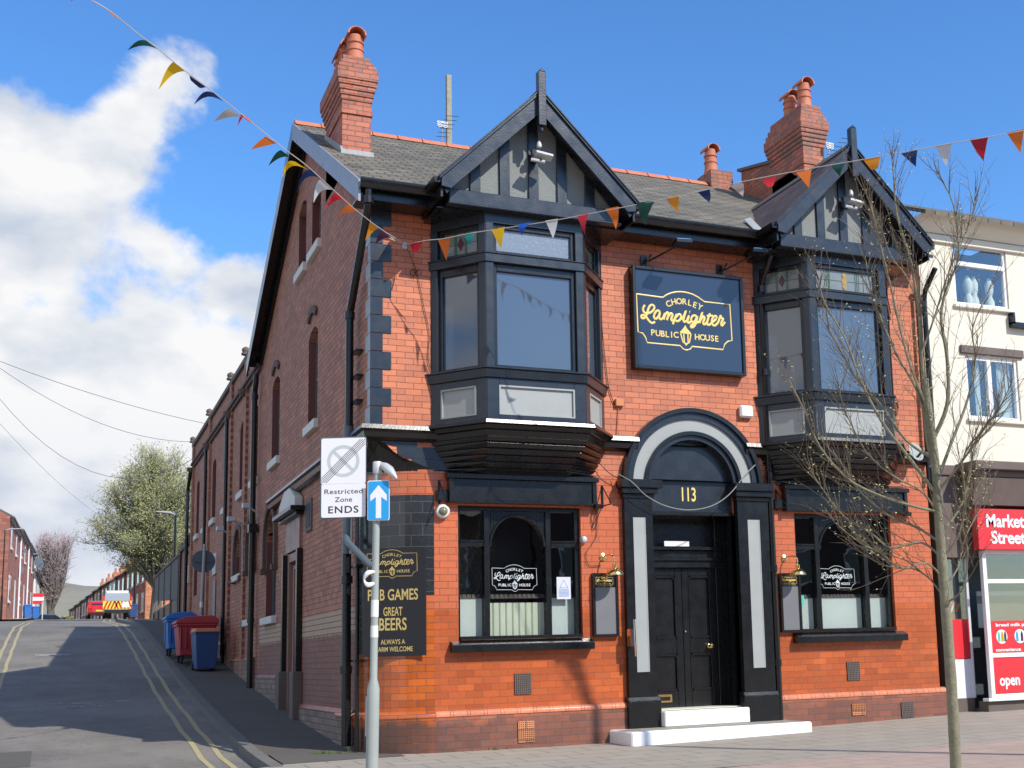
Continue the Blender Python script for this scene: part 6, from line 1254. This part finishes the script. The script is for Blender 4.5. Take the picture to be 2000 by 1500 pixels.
# ------------------------------------------------------------ wheelie bins and the no entry sign on the side pavement
def wheelie(x, y, rot, mat, lid, label, grp=None, w=.56, d=.66, h=.98, name='wheelie_bin'):
    z = G(x, y); o = thing(name, (x, y, z), label, 'bin', grp); o.rotation_euler = (0, 0, 0)
    c_, s_ = math.cos(rot), math.sin(rot); T = lambda a, b, zz: (x + a * c_ - b * s_, y + a * s_ + b * c_, z + zz)
    m = MB(); k = .80; lo = [(-w / 2 * k, -d / 2 * k), (w / 2 * k, -d / 2 * k), (w / 2 * k, d / 2 * .9), (-w / 2 * k, d / 2 * .9)]; hi = [(-w / 2, -d / 2), (w / 2, -d / 2), (w / 2, d / 2), (-w / 2, d / 2)]
    m.add([T(*p, .04) for p in lo] + [T(*p, h - .08) for p in hi], [(0, 3, 2, 1), (4, 5, 6, 7), (0, 1, 5, 4), (1, 2, 6, 5), (2, 3, 7, 6), (3, 0, 4, 7)]); m.add([T(a * 1.06, b * 1.05, zz) for zz in (h - .10, h - .05) for a, b in hi], [(0, 3, 2, 1), (4, 5, 6, 7), (0, 1, 5, 4), (1, 2, 6, 5), (2, 3, 7, 6), (3, 0, 4, 7)]); m.build('body', mat, o, .012)
    m = MB(); L_ = [(-w * .54, -d * .56), (w * .54, -d * .56), (w * .54, d * .52), (-w * .54, d * .52)]; m.add([T(*p, h - .048) for p in L_] + [T(p[0] * .9, p[1] * .85, h + .02 + (.03 if p[1] > 0 else 0)) for p in L_], [(0, 3, 2, 1), (4, 5, 6, 7), (0, 1, 5, 4), (1, 2, 6, 5), (2, 3, 7, 6), (3, 0, 4, 7)]); m.tube([T(-w * .45, d * .58, h - .03), T(w * .45, d * .58, h - .03)], .018, 6); m.build('lid', lid, o, .01)
    for a in (-1, 1): m = MB(); m.lathe(T(a * (w * .42), d * .42, .10), [(.10, -.025), (.10, .025)], 14, (c_, s_, 0)); m.build('wheel', 'rubber', o)
    return o
def big_bin(x, y, mat, label, w=.98, d=1.30, h=1.38):
    z = G(x, y); o = thing('wheeled_skip_bin', (x, y, z), label, 'bin', None)
    m = MB(); lo = [(-w / 2 * .86, -d / 2 * .9), (w / 2 * .86, -d / 2 * .9), (w / 2 * .86, d / 2 * .9), (-w / 2 * .86, d / 2 * .9)]; hi = [(-w / 2, -d / 2), (w / 2, -d / 2), (w / 2, d / 2), (-w / 2, d / 2)]
    T = lambda a, b, zz: (x + a, y + b, z + zz); m.add([T(*p, .20) for p in lo] + [T(*p, h - .2) for p in hi], [(0, 3, 2, 1), (4, 5, 6, 7), (0, 1, 5, 4), (1, 2, 6, 5), (2, 3, 7, 6), (3, 0, 4, 7)]); m.box(x - w / 2 - .03, x + w / 2 + .03, y - d / 2 - .03, y + d / 2 + .03, z + h - .24, z + h - .18)
    for i in range(-3, 4): m.box(x + i * .12 - .015, x + i * .12 + .015, y - d / 2 - .02, y - d / 2 + .1, z + .35, z + h - .25)
    m.build('body', mat, o, .015)
    m = MB(); m.prism([(x - w / 2 - .05, y - d / 2 - .04, z + h - .18), (x - w / 2 - .05, y - d / 2 - .04, z + h - .11), (x - w / 2 + .15, y - d / 2 - .04, z + h - .02), (x + w / 2 - .1, y - d / 2 - .04, z + h), (x + w / 2 + .04, y - d / 2 - .04, z + h - .08), (x + w / 2 + .04, y - d / 2 - .04, z + h - .18)], (0, d + .08, 0)); m.build('lid', mat, o, .015)
    for a in (-1, 1):
        for b in (-1, 1): m = MB(); m.lathe((x + a * w * .36 - .02, y + b * d * .36, z + .09), [(.085, -.02), (.085, .03)], 12, (1, 0, 0)); m.box(x + a * w * .36 - .03, x + a * w * .36 + .03, y + b * d * .36 - .03, y + b * d * .36 + .03, z + .1, z + .21); m.build('castor', 'rubber', o)
wheelie(-.64, 13.5, .08, 'bin_blue', 'bin_orange', 'dark blue wheelie bin with orange lid nearest on the shaded side pavement', w=.50, d=.58, h=.90)
big_bin(-.72, 14.9, 'bin_red', 'large red four wheeled bin between the two blue bins by the side wall', w=.84, d=1.15, h=1.10)
big_bin(-.93, 16.5, 'bin_blue_bright', 'large bright blue four wheeled bin behind the red one', w=.62, d=1.0, h=1.08)
a = onY(398, 1096, 15.9); z0 = G(-.4, 16.4); o = thing('no_entry_sign', (a.x, 16.4, z0), 'round road sign seen from its grey back on a pole behind the bins', 'road sign')
a = onY(398, 1096, 16.4); m = MB(); m.tube([(a.x - .06, 16.4, z0), (a.x + .01, 16.4, a.z + .42)], .038, 10); m.build('post', 'steel_grey', o, smooth=True); m = MB(); m.lathe((a.x, 16.45, a.z), [(.28, 0), (.28, .012)], 28, (0, 1, 0)); m.box(a.x - .2, a.x + .2, 16.42, 16.45, a.z - .02, a.z + .02); m.build('disc', 'pipe_grey', o)
for q_ in (1.0, 1.33): m = MB(); m.tube([(a.x - .03, 16.4, a.z - q_ - .14), (a.x - .03, 16.4, a.z - q_)], .041, 10); m.build('paper_label', 'plastic_white', o)
# fence and street lamp beyond the wing
o = thing('sheet_fence', (.0, 34, 2.8), 'tall grey corrugated sheet fence on a stone base along the side pavement', 'fence')
m = MB(); y = 28.0
while y < 39.4: m.prism([(.0, y, G(0, y) + .75), (.0, y, 4.78 + .0), (.0, y + .14, 4.78), (.0, y + .14, G(0, y) + .75)], (.05, 0, 0)); m.prism([(-.03, y + .15, G(0, y) + .75), (-.03, y + .15, 4.8), (-.03, y + .24, 4.8), (-.03, y + .24, G(0, y) + .75)], (.05, 0, 0)); y += .25
m.build('sheeting', 'fence_sheet', o); m = MB()
for y in (28, 31, 34, 36.7, 39.3): m.box(-.06, .0, y, y + .1, G(0, y), 4.85)
m.build('post', 'stone_brown', o); m = MB(); m.box(.0, .2, 27.8, 39.6, 2.3, 3.45); m.build('base_wall', 'brick_side_plinth', o); B('capping', 'stone_brown', o, (-.06, .1, 27.8, 39.6, 4.82, 4.90))
def street_lamp(px, pyb, pyt, Y, label, arm, r=.07, grp='street lamps along the side street'):
    b_ = onY(px, pyb, Y); t_ = onY(px, pyt, Y); z0 = G(b_.x, Y); o = thing('street_lamp', (t_.x, Y, z0), label, 'street lamp', grp); m = MB(); m.tube([(t_.x, Y, z0), (t_.x, Y, z0 + 1.3), (t_.x, Y, z0 + 1.32), (t_.x, Y, t_.z)], [r * 1.3, r * 1.3, r * .8, r * .6], 10); m.build('post', 'black_gloss', o, smooth=True)
    m = MB(); m.tube([(t_.x, Y, t_.z - .05), (t_.x + arm * .3, Y, t_.z + .02), (t_.x + arm, Y - .05, t_.z + .05)], [.05, .10, .06], 10, (Vector((0, 0, 1)), .45)); m.build('lamp_head', 'alloy', o, smooth=True)
street_lamp(343, 1215, 1003, 31.0, 'black street lamp with pale head beside the sheet fence', -.65)

# ------------------------------------------------------------ houses along the side street
def terrace(name, p0, p1, zg0, zg1, he, label, wallm='brick_terrace', roofm='slate_far', side=1, depth=7.0, chim=True, group=None, pw=None, doorm='pvc_white', gable=False, lean=.9):
    """house with its front from p0 to p1 (xy); side=+1: body lies to the right of p0->p1"""
    p0 = Vector((*p0, 0)); p1 = Vector((*p1, 0)); t = (p1 - p0).normalized(); n = Vector((t.y, -t.x, 0)) * side; L_ = (p1 - p0).length; zb = min(zg0, zg1) - .6; zt = (zg0 + zg1) / 2 + he
    o = thing(name, (p0.x, p0.y, zg0), label, 'house', group); Pp = lambda a, d, z: tuple(p0 + t * a + n * d + Vector((0, 0, z)))
    m = MB(); m.prism([Pp(0, 0, zb), Pp(0, depth, zb), Pp(0, depth, zt), Pp(0, depth / 2, zt + depth * .28), Pp(0, 0, zt)], t * L_); m.build('wall', wallm, o)
    m = MB()
    for s_, d0, d1 in ((1, -.25, depth / 2), (-1, depth + .25, depth / 2)): z0_ = zt - .05; z1_ = zt + depth * .28 + .12; m.prism([Pp(-.05, d0, z0_), Pp(-.05, d1, z1_), Pp(-.05, d1, z1_ - .12), Pp(-.05, d0, z0_ - .12)], t * (L_ + .1))
    ro = m.build('roof', roofm, o)
    if chim: m = MB(); zz = zt + depth * .28; a = L_ * .9; m.prism([Pp(a - .3, depth / 2 - .6, zz - .4), Pp(a + .3, depth / 2 - .6, zz - .4), Pp(a + .3, depth / 2 + .6, zz - .4), Pp(a - .3, depth / 2 + .6, zz - .4)], (0, 0, 1.5)); c = m.build('chimney_stack', 'brick_orange', ro); m = MB(); [m.lathe(Pp(a, depth / 2 + q, zz + 1.1), [(.14, 0), (.12, .4), (.14, .45)], 8) for q in (-.35, .1, .4)]; m.build('chimney_pot', 'terracotta', c)
    m = MB(); m.prism([Pp(0, -.02, zt - .2), Pp(0, -.22, zt - .12), Pp(0, -.22, zt - .05), Pp(0, 0, zt - .05)], t * L_); m.build('gutter', 'black_gloss', o)
    def rect(nm, a, w, z0_, z1_, mat, prt, d=-.03, th=.06): m = MB(); m.prism([Pp(a, d, z0_), Pp(a + w, d, z0_), Pp(a + w, d, z1_), Pp(a, d, z1_)], n * th); return m.build(nm, mat, prt)
    zg = (zg0 + zg1) / 2
    for a, w, z0_, z1_ in ((L_ * .12, 1.2, zg + .9, zg + 2.2), (L_ * .15, 1.0, zt - 1.7, zt - .45), (L_ * .62, .9, zt - 1.7, zt - .45)): f = rect('window', a, w, z0_, z1_, 'pvc_white', o); rect('pane', a + .08, w - .16, z0_ + .08, z1_ - .08, 'car_glass', f, -.04, .03); rect('sill', a - .1, w + .2, z0_ - .12, z0_, 'sill_white', f, -.1, .1)
    for a, w in ((L_ * .12, 1.2),): rect('lintel', a - .1, w + .2, zg + 2.2, zg + 2.4, 'sill_white', o, -.05, .05)
    dr = rect('door', L_ * .66, .9, zg + .1, zg + 2.1, doorm, o); rect('door_frame', L_ * .66 - .08, 1.06, zg + .05, zg + 2.5, 'sill_white', dr, -.02, .03)
    m = MB(); m.tube([Pp(L_ - .15, -.08, zg), Pp(L_ - .15, -.08, zt - .1)], .05, 6); m.build('downpipe', 'black_gloss' if doorm != 'sill_white' else 'pvc_white', o)
    return o
# right hand row: from its near gable end back over the crest
ra = Vector((2.75, 92)); rbv = Vector((-3.6, 168)); nH = 13
desc = ['brick end terrace house with an orange gable wall beyond the spring tree', 'dark brick terraced house second from the near gable end of the far right row', 'dark brick terraced house just before the white one in the far right row', 'white painted terraced house with pale roof in the far right row',
        'brick terraced house directly beyond the white painted one', 'brick terraced house second beyond the white painted one', 'brick terraced house third beyond the white painted one', 'brick terraced house fourth beyond the white painted one', 'brick terraced house fifth beyond the white painted one', 'brick terraced house sixth beyond the white painted one', 'distant brick terraced house with pale corner strip low in the far right row', 'distant lower brick terraced house near the end of the far right row', 'last lower brick terraced house in the far right row']
for i in range(nH):
    a = ra.lerp(rbv, i / nH); b = ra.lerp(rbv, (i + 1) / nH); zg0, zg1 = G(a.x, a.y), G(b.x, b.y); low = 0 if i < 10 else -.9
    tr = terrace('terraced_house', a, b, zg0, zg1, 5.0 + low, desc[i], 'render_cream' if i == 3 else 'brick_terrace', 'lead' if i == 3 else 'slate_far', 1, 7.5, True, 'terraced houses on the right of the side street')
    if i == 0:
        m = MB(); t_ = (b - a).normalized(); nn_ = Vector((t_.y, -t_.x)); zt = (zg0 + zg1) / 2 + 5.0
        P_ = lambda d, z: (a.x - t_.x * .03 + nn_.x * d, a.y - t_.y * .03 + nn_.y * d, z); m.prism([P_(.0, zg0 - .5), P_(7.5, zg0 - .5), P_(7.5, zt), P_(3.75, zt + 2.1), P_(0, zt)], (t_.x * .02, t_.y * .02, 0)); m.build('gable_wall', 'brick_orange', tr)
# left hand houses
la = Vector((-6.30, 65)); lb = Vector((-5.45, 97)); k_ = [0, .34, .67, 1.0]
ld_ = ['red brick house with its gable end nearest at the left edge of the photo', 'brown brick terraced house with satellite dishes in the left row', 'last brown brick terraced house with white downpipe in the left row']
for i in range(3):
    a = la.lerp(lb, k_[i]); b = la.lerp(lb, k_[i + 1]); tr = terrace('terraced_house', a, b, G(a.x, a.y), G(b.x, b.y), 5.75, ld_[i], 'brick_terrace', 'slate_far', -1, 7.5, i == 0, 'houses on the left of the side street', doorm='sill_white')
    if i == 0:
        m = MB(); t_ = (b - a).normalized(); nn_ = -Vector((t_.y, -t_.x)); zg = G(a.x, a.y); zt = (zg + G(b.x, b.y)) / 2 + 5.75; P_ = lambda d, z: (a.x - t_.x * .04 + nn_.x * d, a.y - t_.y * .04 + nn_.y * d, z); m.prism([P_(.0, zg - .5), P_(7.5, zg - .5), P_(7.5, zt), P_(3.75, zt + 2.1), P_(0, zt)], (t_.x * .03, t_.y * .03, 0)); m.build('gable_wall', 'brick_terrace', tr)
a = Vector((-5.35, 97.2)); b = Vector((-5.1, 112)); terrace('terraced_house', a, b, G(*a), G(*b), 4.6, 'lower cream rendered house beyond the left brick row', 'render_cream', 'slate_far', -1, 7, False, 'houses on the left of the side street')
dish(onY(68, 1100, 96) + Vector((.25, 0, 0)), .42, (.75, -1, .2), 'large dark satellite dish at the far end of the left brick row', mat='pipe_grey'); dish(onY(41, 1075, 80), .3, (.6, -1, .2), 'small dark satellite dish high on the left brick row', mat='pipe_grey'); dish(onY(36, 1112, 76), .3, (.5, -1, .2), 'small dark satellite dish low on the left brick row', mat='pipe_grey')
street_lamp(10, 1215, 1034, 62, 'street lamp with white arm head at the left edge', .9, .05); street_lamp(51, 1215, 1083, 92, 'second street lamp with white head by the left brick row', .9, .05); street_lamp(70, 1215, 1119, 118, 'far small street lamp beside the pink bare tree', .6, .05)
c = onY(75, 1172, 88); o = thing('sale_board', (c.x, 88, G(c.x, 88)), 'red white and blue house sale board on a post in the left pavement', 'sign')
m = MB(); m.box(c.x + .28, c.x + .34, 87.98, 88.04, G(c.x, 88), c.z + .5); m.build('post', 'sill_white', o); m = MB(); m.box(c.x - .38, c.x + .36, 87.92, 87.96, c.z + .22, c.z + .5); m.prism([(c.x - .38, 87.92, c.z - .3), (c.x + .1, 87.92, c.z - .3), (c.x + .36, 87.92, c.z - .05), (c.x - .38, 87.92, c.z - .05)], (0, .04, 0)); m.build('red_panel', 'shop_red', o); B('pale_panel', 'sign_white', o, (c.x - .38, c.x + .36, 87.92, 87.96, c.z - .05, c.z + .22)); 
for px, lab, y_ in ((52.5, 'left of two bright blue wheelie bins on the left pavement', 83.0), (68.5, 'right of two bright blue wheelie bins on the left pavement', 83.5)):
    c = onY(px, 1215, y_); wheelie(c.x, y_, .1, 'bin_blue_bright', 'bin_blue_bright', lab, 'blue bins on the left pavement', w=.46, h=1.0 if px < 60 else .88, name='wheelie_bin')
c = onY(260, 1215, 84); wheelie(c.x, 84, 0, 'bin_blue', 'bin_blue', 'blue wheelie bin on the pavement right of the parked van')

# ------------------------------------------------------------ vehicles
def car(name, x, y, rot, L_, w, h, bodym, label, van=False):
    z = G(x, y) - .1; o = thing(name, (x, y, z), label, 'van' if van else 'car'); c_, s_ = math.cos(rot), math.sin(rot)
    T = lambda a, b, zz: Vector((x + a * c_ - b * s_, y + a * s_ + b * c_, z + zz))       # a across, b along (rear = -b)
    if van: prof = [(-L_ / 2, .35), (-L_ / 2, 1.05), (-L_ / 2 + .12, h - .12), (-L_ / 2 + .3, h), (L_ / 2 - 1.5, h), (L_ / 2 - .9, 1.25), (L_ / 2 - .1, 1.0), (L_ / 2, .4)]
    else: prof = [(-L_ / 2, .3), (-L_ / 2 + .02, .85), (-L_ / 2 + .15, .98), (-L_ / 2 + .55, h - .05), (-L_ / 2 + .9, h), (.3, h), (1.0, .98), (L_ / 2 - .15, .8), (L_ / 2, .35)]
    m = MB(); secs = [(-w / 2, 0), (-w / 2 + .04, 0), (w / 2 - .04, 0), (w / 2, 0)]; n = len(prof)
    for a, tap in ((-1, 1), (1, 1)): pass
    for a in (-1.0, -.93, .93, 1.0):
        for b, zz in prof:
            k = 1.0 - (.16 if zz > 1.1 else 0) * ((zz - 1.0) / max(.3, h - 1.0)); m.v.append(T(a * w / 2 * (k if abs(a) == 1 else k), b * (1 if abs(a) < 1 else .985), zz))
    for i in range(3):
        for j in range(n): m.f.append((i * n + j, i * n + (j + 1) % n, (i + 1) * n + (j + 1) % n, (i + 1) * n + j))
    m.f.append(tuple(range(n))); m.f.append(tuple(range(3 * n, 4 * n))); m.build('body', bodym, o, smooth=True)
    for a in (-1, 1):
        for b in (-L_ * .31, L_ * .31): q = MB(); q.lathe(T(a * (w / 2 - .1), b, .32), [(.32, -.10), (.32, .10)], 18, (c_, s_, 0)); wh = q.build('wheel', 'rubber', o); q = MB(); q.lathe(T(a * (w / 2 - .0), b, .32), [(.19, -.01), (.17, .01)], 12, (c_, s_, 0)); q.build('rim', 'alloy', wh)
    def rear(nm, a0, a1, z0_, z1_, mat, prt=o, d=.02, lean=0.0):
        q = MB(); b0 = -L_ / 2 - d; q.prism([T(a0, b0 + lean * 0, z0_), T(a1, b0, z0_), T(a1 * (1 - .0), b0 + lean, z1_), T(a0, b0 + lean, z1_)], (T(0, .03, 0) - T(0, 0, 0))); return q.build(nm, mat, prt)
    if van:
        rear('rear_window', -.78, .78, 1.12, h - .12, 'rear_glass', lean=.10); rear('bumper', -w / 2, w / 2, .30, .52, 'rubber', d=.08)
        rear('livery_panel', -.9, .9, .56, 1.10, 'livery_yellow')
        rp = MB()
        for i in range(-4, 5):
            x0_ = i * .22; s2 = 1 if i < 0 else -1; rp.prism([T(x0_, -L_ / 2 - .026, .57), T(x0_ + .11, -L_ / 2 - .026, .57), T(x0_ + .11 + s2 * .22, -L_ / 2 - .026, 1.09), T(x0_ + s2 * .22, -L_ / 2 - .026, 1.09)], (T(0, .003, 0) - T(0, 0, 0)))
        rp.build('chevrons', 'livery_red', o); rear('white_panel', .32, .72, .66, 1.02, 'sign_white', d=.032)
        q = MB(); 
        for i, a0 in enumerate((-.48, -.24, 0, .24, .46)): q.prism([T(a0 - .07, -L_ / 2 - .03 + .06, 1.38), T(a0 + .07, -L_ / 2 - .03 + .06, 1.38), T(a0 + .05, -L_ / 2 - .03 + .075, 1.58), T(a0 - .05, -L_ / 2 - .03 + .075, 1.58)], (T(0, .003, 0) - T(0, 0, 0)))
        rear('light_bar', -.7, .7, h - .1, h + .06, 'car_white', d=-.3)
        for a in (-1, 1): rear('tail_lamp', a * .86 - .06, a * .86 + .06, 1.0, 1.45, 'tail_lamp', d=.015)
    else:
        rear('rear_window', -.55, .55, 1.0, h - .12, 'car_glass', d=-.14, lean=.34); rear('number_plate', -.26, .26, .52, .63, 'livery_yellow'); rear('bumper', -w / 2 + .05, w / 2 - .05, .3, .46, 'rubber', d=.05)
        for a in (-1, 1): rear('tail_lamp', a * .68 - .1, a * .68 + .1, .74, .94, 'tail_lamp', d=.03)
        for a in (-1, 1):
            q = MB(); k = w / 2 * (.985 if True else 1); q.prism([T(a * (w / 2 * .97 + .005), -L_ / 2 + .6, 1.0), T(a * (w / 2 * .97 + .005), .9, 1.0), T(a * w / 2 * .885, .35, h - .08), T(a * w / 2 * .885, -L_ / 2 + .9, h - .08)], (T(a * .012, 0, 0) - T(0, 0, 0))); q.build('side_window', 'car_glass', o)
    return o
va = onY(203, 1213, 77); vb = onY(252, 1213, 77); car('parked_van', (va.x + vb.x) / 2, 79, 0, 4.6, vb.x - va.x, 1.76, 'car_white', 'white van with red and yellow chevron markings parked on the side street crest', True)
c = onY(190, 1213, 82); car('parked_car', c.x + .15, 84, 0, 4.0, 1.6, 1.32, 'car_red', 'small red car parked just left of the marked van')
c = onY(90, 1210, 104); car('parked_car', c.x, 104, -.9, 4.2, 1.7, 1.42, 'car_blue', 'blue car half hidden over the crest below the pink bare tree')

# ------------------------------------------------------------ background trees
def bgtree(name, base, top, width, label, trunk_r, leafm, nleaf, lsize, seed, mat='bark_far', spread=1.0, fan=False, twm='bark_far', cz=.62, nb=60):
    rr = random.Random(seed); base = Vector(base); H = top - base.z; o = thing(name, tuple(base), label, 'tree')
    tr = MB(); tr.tube([base - Vector((0, 0, .5)), base + Vector((.1, 0, H * .2)), base + Vector((0, 0, H * .38))], [trunk_r * 1.2, trunk_r, trunk_r * .7], 9); tr.build('trunk', mat, o, smooth=True)
    lb_ = MB(); tw = MB(); tips = []
    for i in range(nb):
        t = i / nb; a = rr.uniform(0, 6.283); el = rr.uniform(.15 if not fan else .75, 1.45); ln_ = (width / 2) * rr.uniform(.75, 1.05) * (1 if not fan else 1.0); s0 = base + Vector((0, 0, H * rr.uniform(.14, .38)))
        hmax = top - s0.z; d = Vector((math.cos(a) * math.cos(el), math.sin(a) * math.cos(el), 0)) * (width / 2) * 1.05; e = s0 + d * rr.uniform(.8, 1.05) + Vector((0, 0, hmax * math.sin(el) * rr.uniform(.85, 1.02) if not fan else hmax * rr.uniform(.75, 1.0)))
        mid = s0.lerp(e, .5) + Vector((0, 0, hmax * (.08 if not fan else -.03))) + Vector((rr.gauss(0, .25), rr.gauss(0, .25), 0)); C_ = catmull([s0, mid, e], 6); lb_.tube(C_, [trunk_r * .34 * (1 - .9 * k / 12) for k in range(13)], 5)
        for k in range(3, 13):
            for _ in range(3):
                q = C_[k]; dr = (e - s0).normalized(); v = (dr + Vector((rr.gauss(0, .6), rr.gauss(0, .6), rr.gauss(.2, .4)))).normalized(); l_ = H * rr.uniform(.06, .14); q2 = q + v * l_ * .5 + Vector((rr.gauss(0, .05), rr.gauss(0, .05), 0)); q3 = q2 + (v + Vector((rr.gauss(0, .4), rr.gauss(0, .4), rr.gauss(.1, .3)))).normalized() * l_ * .5; tw.tube([q, q2, q3], [trunk_r * .05, trunk_r * .04, trunk_r * .02], 3); tips += [q2, q3]
                for _2 in range(2): q4 = q2 + Vector((rr.gauss(0, 1), rr.gauss(0, 1), rr.gauss(.5, .8))).normalized() * l_ * .5; tw.tube([q2, q4], [trunk_r * .03, trunk_r * .015], 3); tips.append(q4)
    lb_.build('branches', mat, o); tw.build('twigs', twm, o)
    if nleaf:
        lf = MB()
        for i in range(nleaf):
            t = rr.choice(tips) + Vector((rr.gauss(0, .12), rr.gauss(0, .12), rr.gauss(0, .12))); s_ = lsize * rr.uniform(.6, 1.3); u = Vector((rr.gauss(0, 1), rr.gauss(0, 1), rr.gauss(0, 1))).normalized(); v = u.orthogonal().normalized(); lf.add([t - u * s_, t + v * s_ * .5, t + u * s_, t - v * s_ * .5], [(0, 1, 2, 3)])
        lf.build('crown', leafm, o)
    return o
simple('leaf_spring', (0.31, 0.32, 0.125), 0.7, nscale=1.5, var=.35)
simple('twig_light', (0.24, 0.22, 0.16), 0.9)
yt = 56; cL = onY(165, 1040, yt); cR = onY(420, 1040, yt); tp = onY(330, 893, yt); bgtree('spring_tree', ((cL.x + cR.x) / 2 + .3, yt, 3.7), tp.z, (cR.x - cL.x), 'large rounded tree in pale spring leaf behind the sheet fence', .26, 'leaf_spring', 52000, .052, 5, nb=120, twm='twig_light')
yt = 112; cL = onY(60, 1100, yt); cR = onY(172, 1100, yt); tp = onY(115, 1052, yt); bx = onY(97, 1200, yt).x; bgtree('bare_tree', (bx, yt, G(bx, yt)), tp.z, (cR.x - cL.x) * 1.0, 'bare pinkish tree with a pale pollarded trunk at the end of the street', .34, 'leaf_spring', 0, .05, 9, mat='bark_far', fan=True, twm='twig_pink', nb=80)
m = MB(); rr = random.Random(2)
for i in range(2500): m.poly([Vector((-4.6 + rr.random() * 2.6, 122 + rr.random() * 3, 4.2 + rr.random() ** 1.5 * 2.4)) + Vector((rr.gauss(0, .12), 0, rr.gauss(0, .12))) for _ in range(3)])
tag(m.build('hedge', 'leaf_spring'), 'low green hedge and scrub at the far end of the side street', 'hedge')
# overhead wires
def wire(a, b, sag, label):
    A, Bq = Vector(a), Vector(b); pts = [A.lerp(Bq, i / 14) - Vector((0, 0, sag * 4 * (i / 14) * (1 - i / 14))) for i in range(15)]; m = MB(); m.tube(pts, .007, 4); tag(m.build('overhead_wire', 'wire_dark', thing=tuple(A)), label, 'wire', 'overhead wires')
wire(onD(-40, 690, 30), onX(405, 828, .2), .15, 'uppermost overhead wire running to the rear parapet'); wire(onD(-40, 690, 32), onX(385, 863, .2), .6, 'second overhead wire running to the end of the rear parapet'); wire(onD(-40, 728, 34), onX(384, 892, .05), 1.6, 'third overhead wire sagging low to the rear wing corner'); wire(onD(-30, 795, 40), onD(200, 1010, 75), .3, 'lowest overhead wire falling steeply towards the spring tree')

# ------------------------------------------------------------ buildings across the main street (behind the camera, seen in the window reflections)
for i, (x0, x1, h_, mt, lab) in enumerate(((-30, -9, 7.6, 'opposite_brick', 'brick building opposite the pub across the side street mouth'), (-8.8, 4, 8.4, 'opposite_brick', 'brick shop building straight opposite the pub'), (4.2, 16, 7.8, 'opposite_brick', 'lower brick building opposite the neighbouring shop'), (16.2, 40, 8.8, 'opposite_brick', 'long brick building opposite on the far right'))):
    o = thing('opposite_building', (x0, -38, -.5), lab, 'building'); m = MB(); m.prism([(x0, -38, -.6), (x0, -38, h_), (x0, -43, h_ + 2.8), (x0, -48, h_), (x0, -48, -.6)], (x1 - x0, 0, 0)); m.build('wall', mt, o)
    m = MB(); m.prism([(x0 - .1, -37.6, h_ - .1), (x0 - .1, -43, h_ + 2.95), (x0 - .1, -48.4, h_ - .1), (x0 - .1, -43, h_ + 2.75)], (x1 - x0 + .2, 0, 0)); m.build('roof', 'slate_far', o)
    x = x0 + 1.2
    while x < x1 - 2:
        B('window', 'pvc_white', o, (x, x + 1.2, -38, -37.95, 4.4, 6.2)); B('pane', 'car_glass', o, (x + .1, x + 1.1, -37.95, -37.93, 4.5, 6.1)); B('shop_window', 'car_glass', o, (x - .6, x + 1.8, -38, -37.93, .3, 2.7)); x += 3.2
    B('fascia', 'shop_brown', o, (x0, x1, -38, -37.85, 2.9, 3.5))

o = thing('lamp_column', (8.0, -8.9, G(8, -8.9)), 'tall steel lamp column standing in the precinct right of the view', 'street lamp')
m = MB(); m.tube([(8.0, -8.9, -.2), (8.0, -8.9, 1.4), (8.0, -8.9, 1.42), (8.0, -8.9, 9.2)], [.10, .10, .075, .055], 14); m.build('post', 'steel_grey', o, smooth=True); m = MB(); m.tube([(8.0, -8.9, 9.2), (7.6, -8.6, 9.5), (7.2, -8.3, 9.45)], [.05, .09, .05], 10); m.build('lamp_head', 'alloy', o, smooth=True)
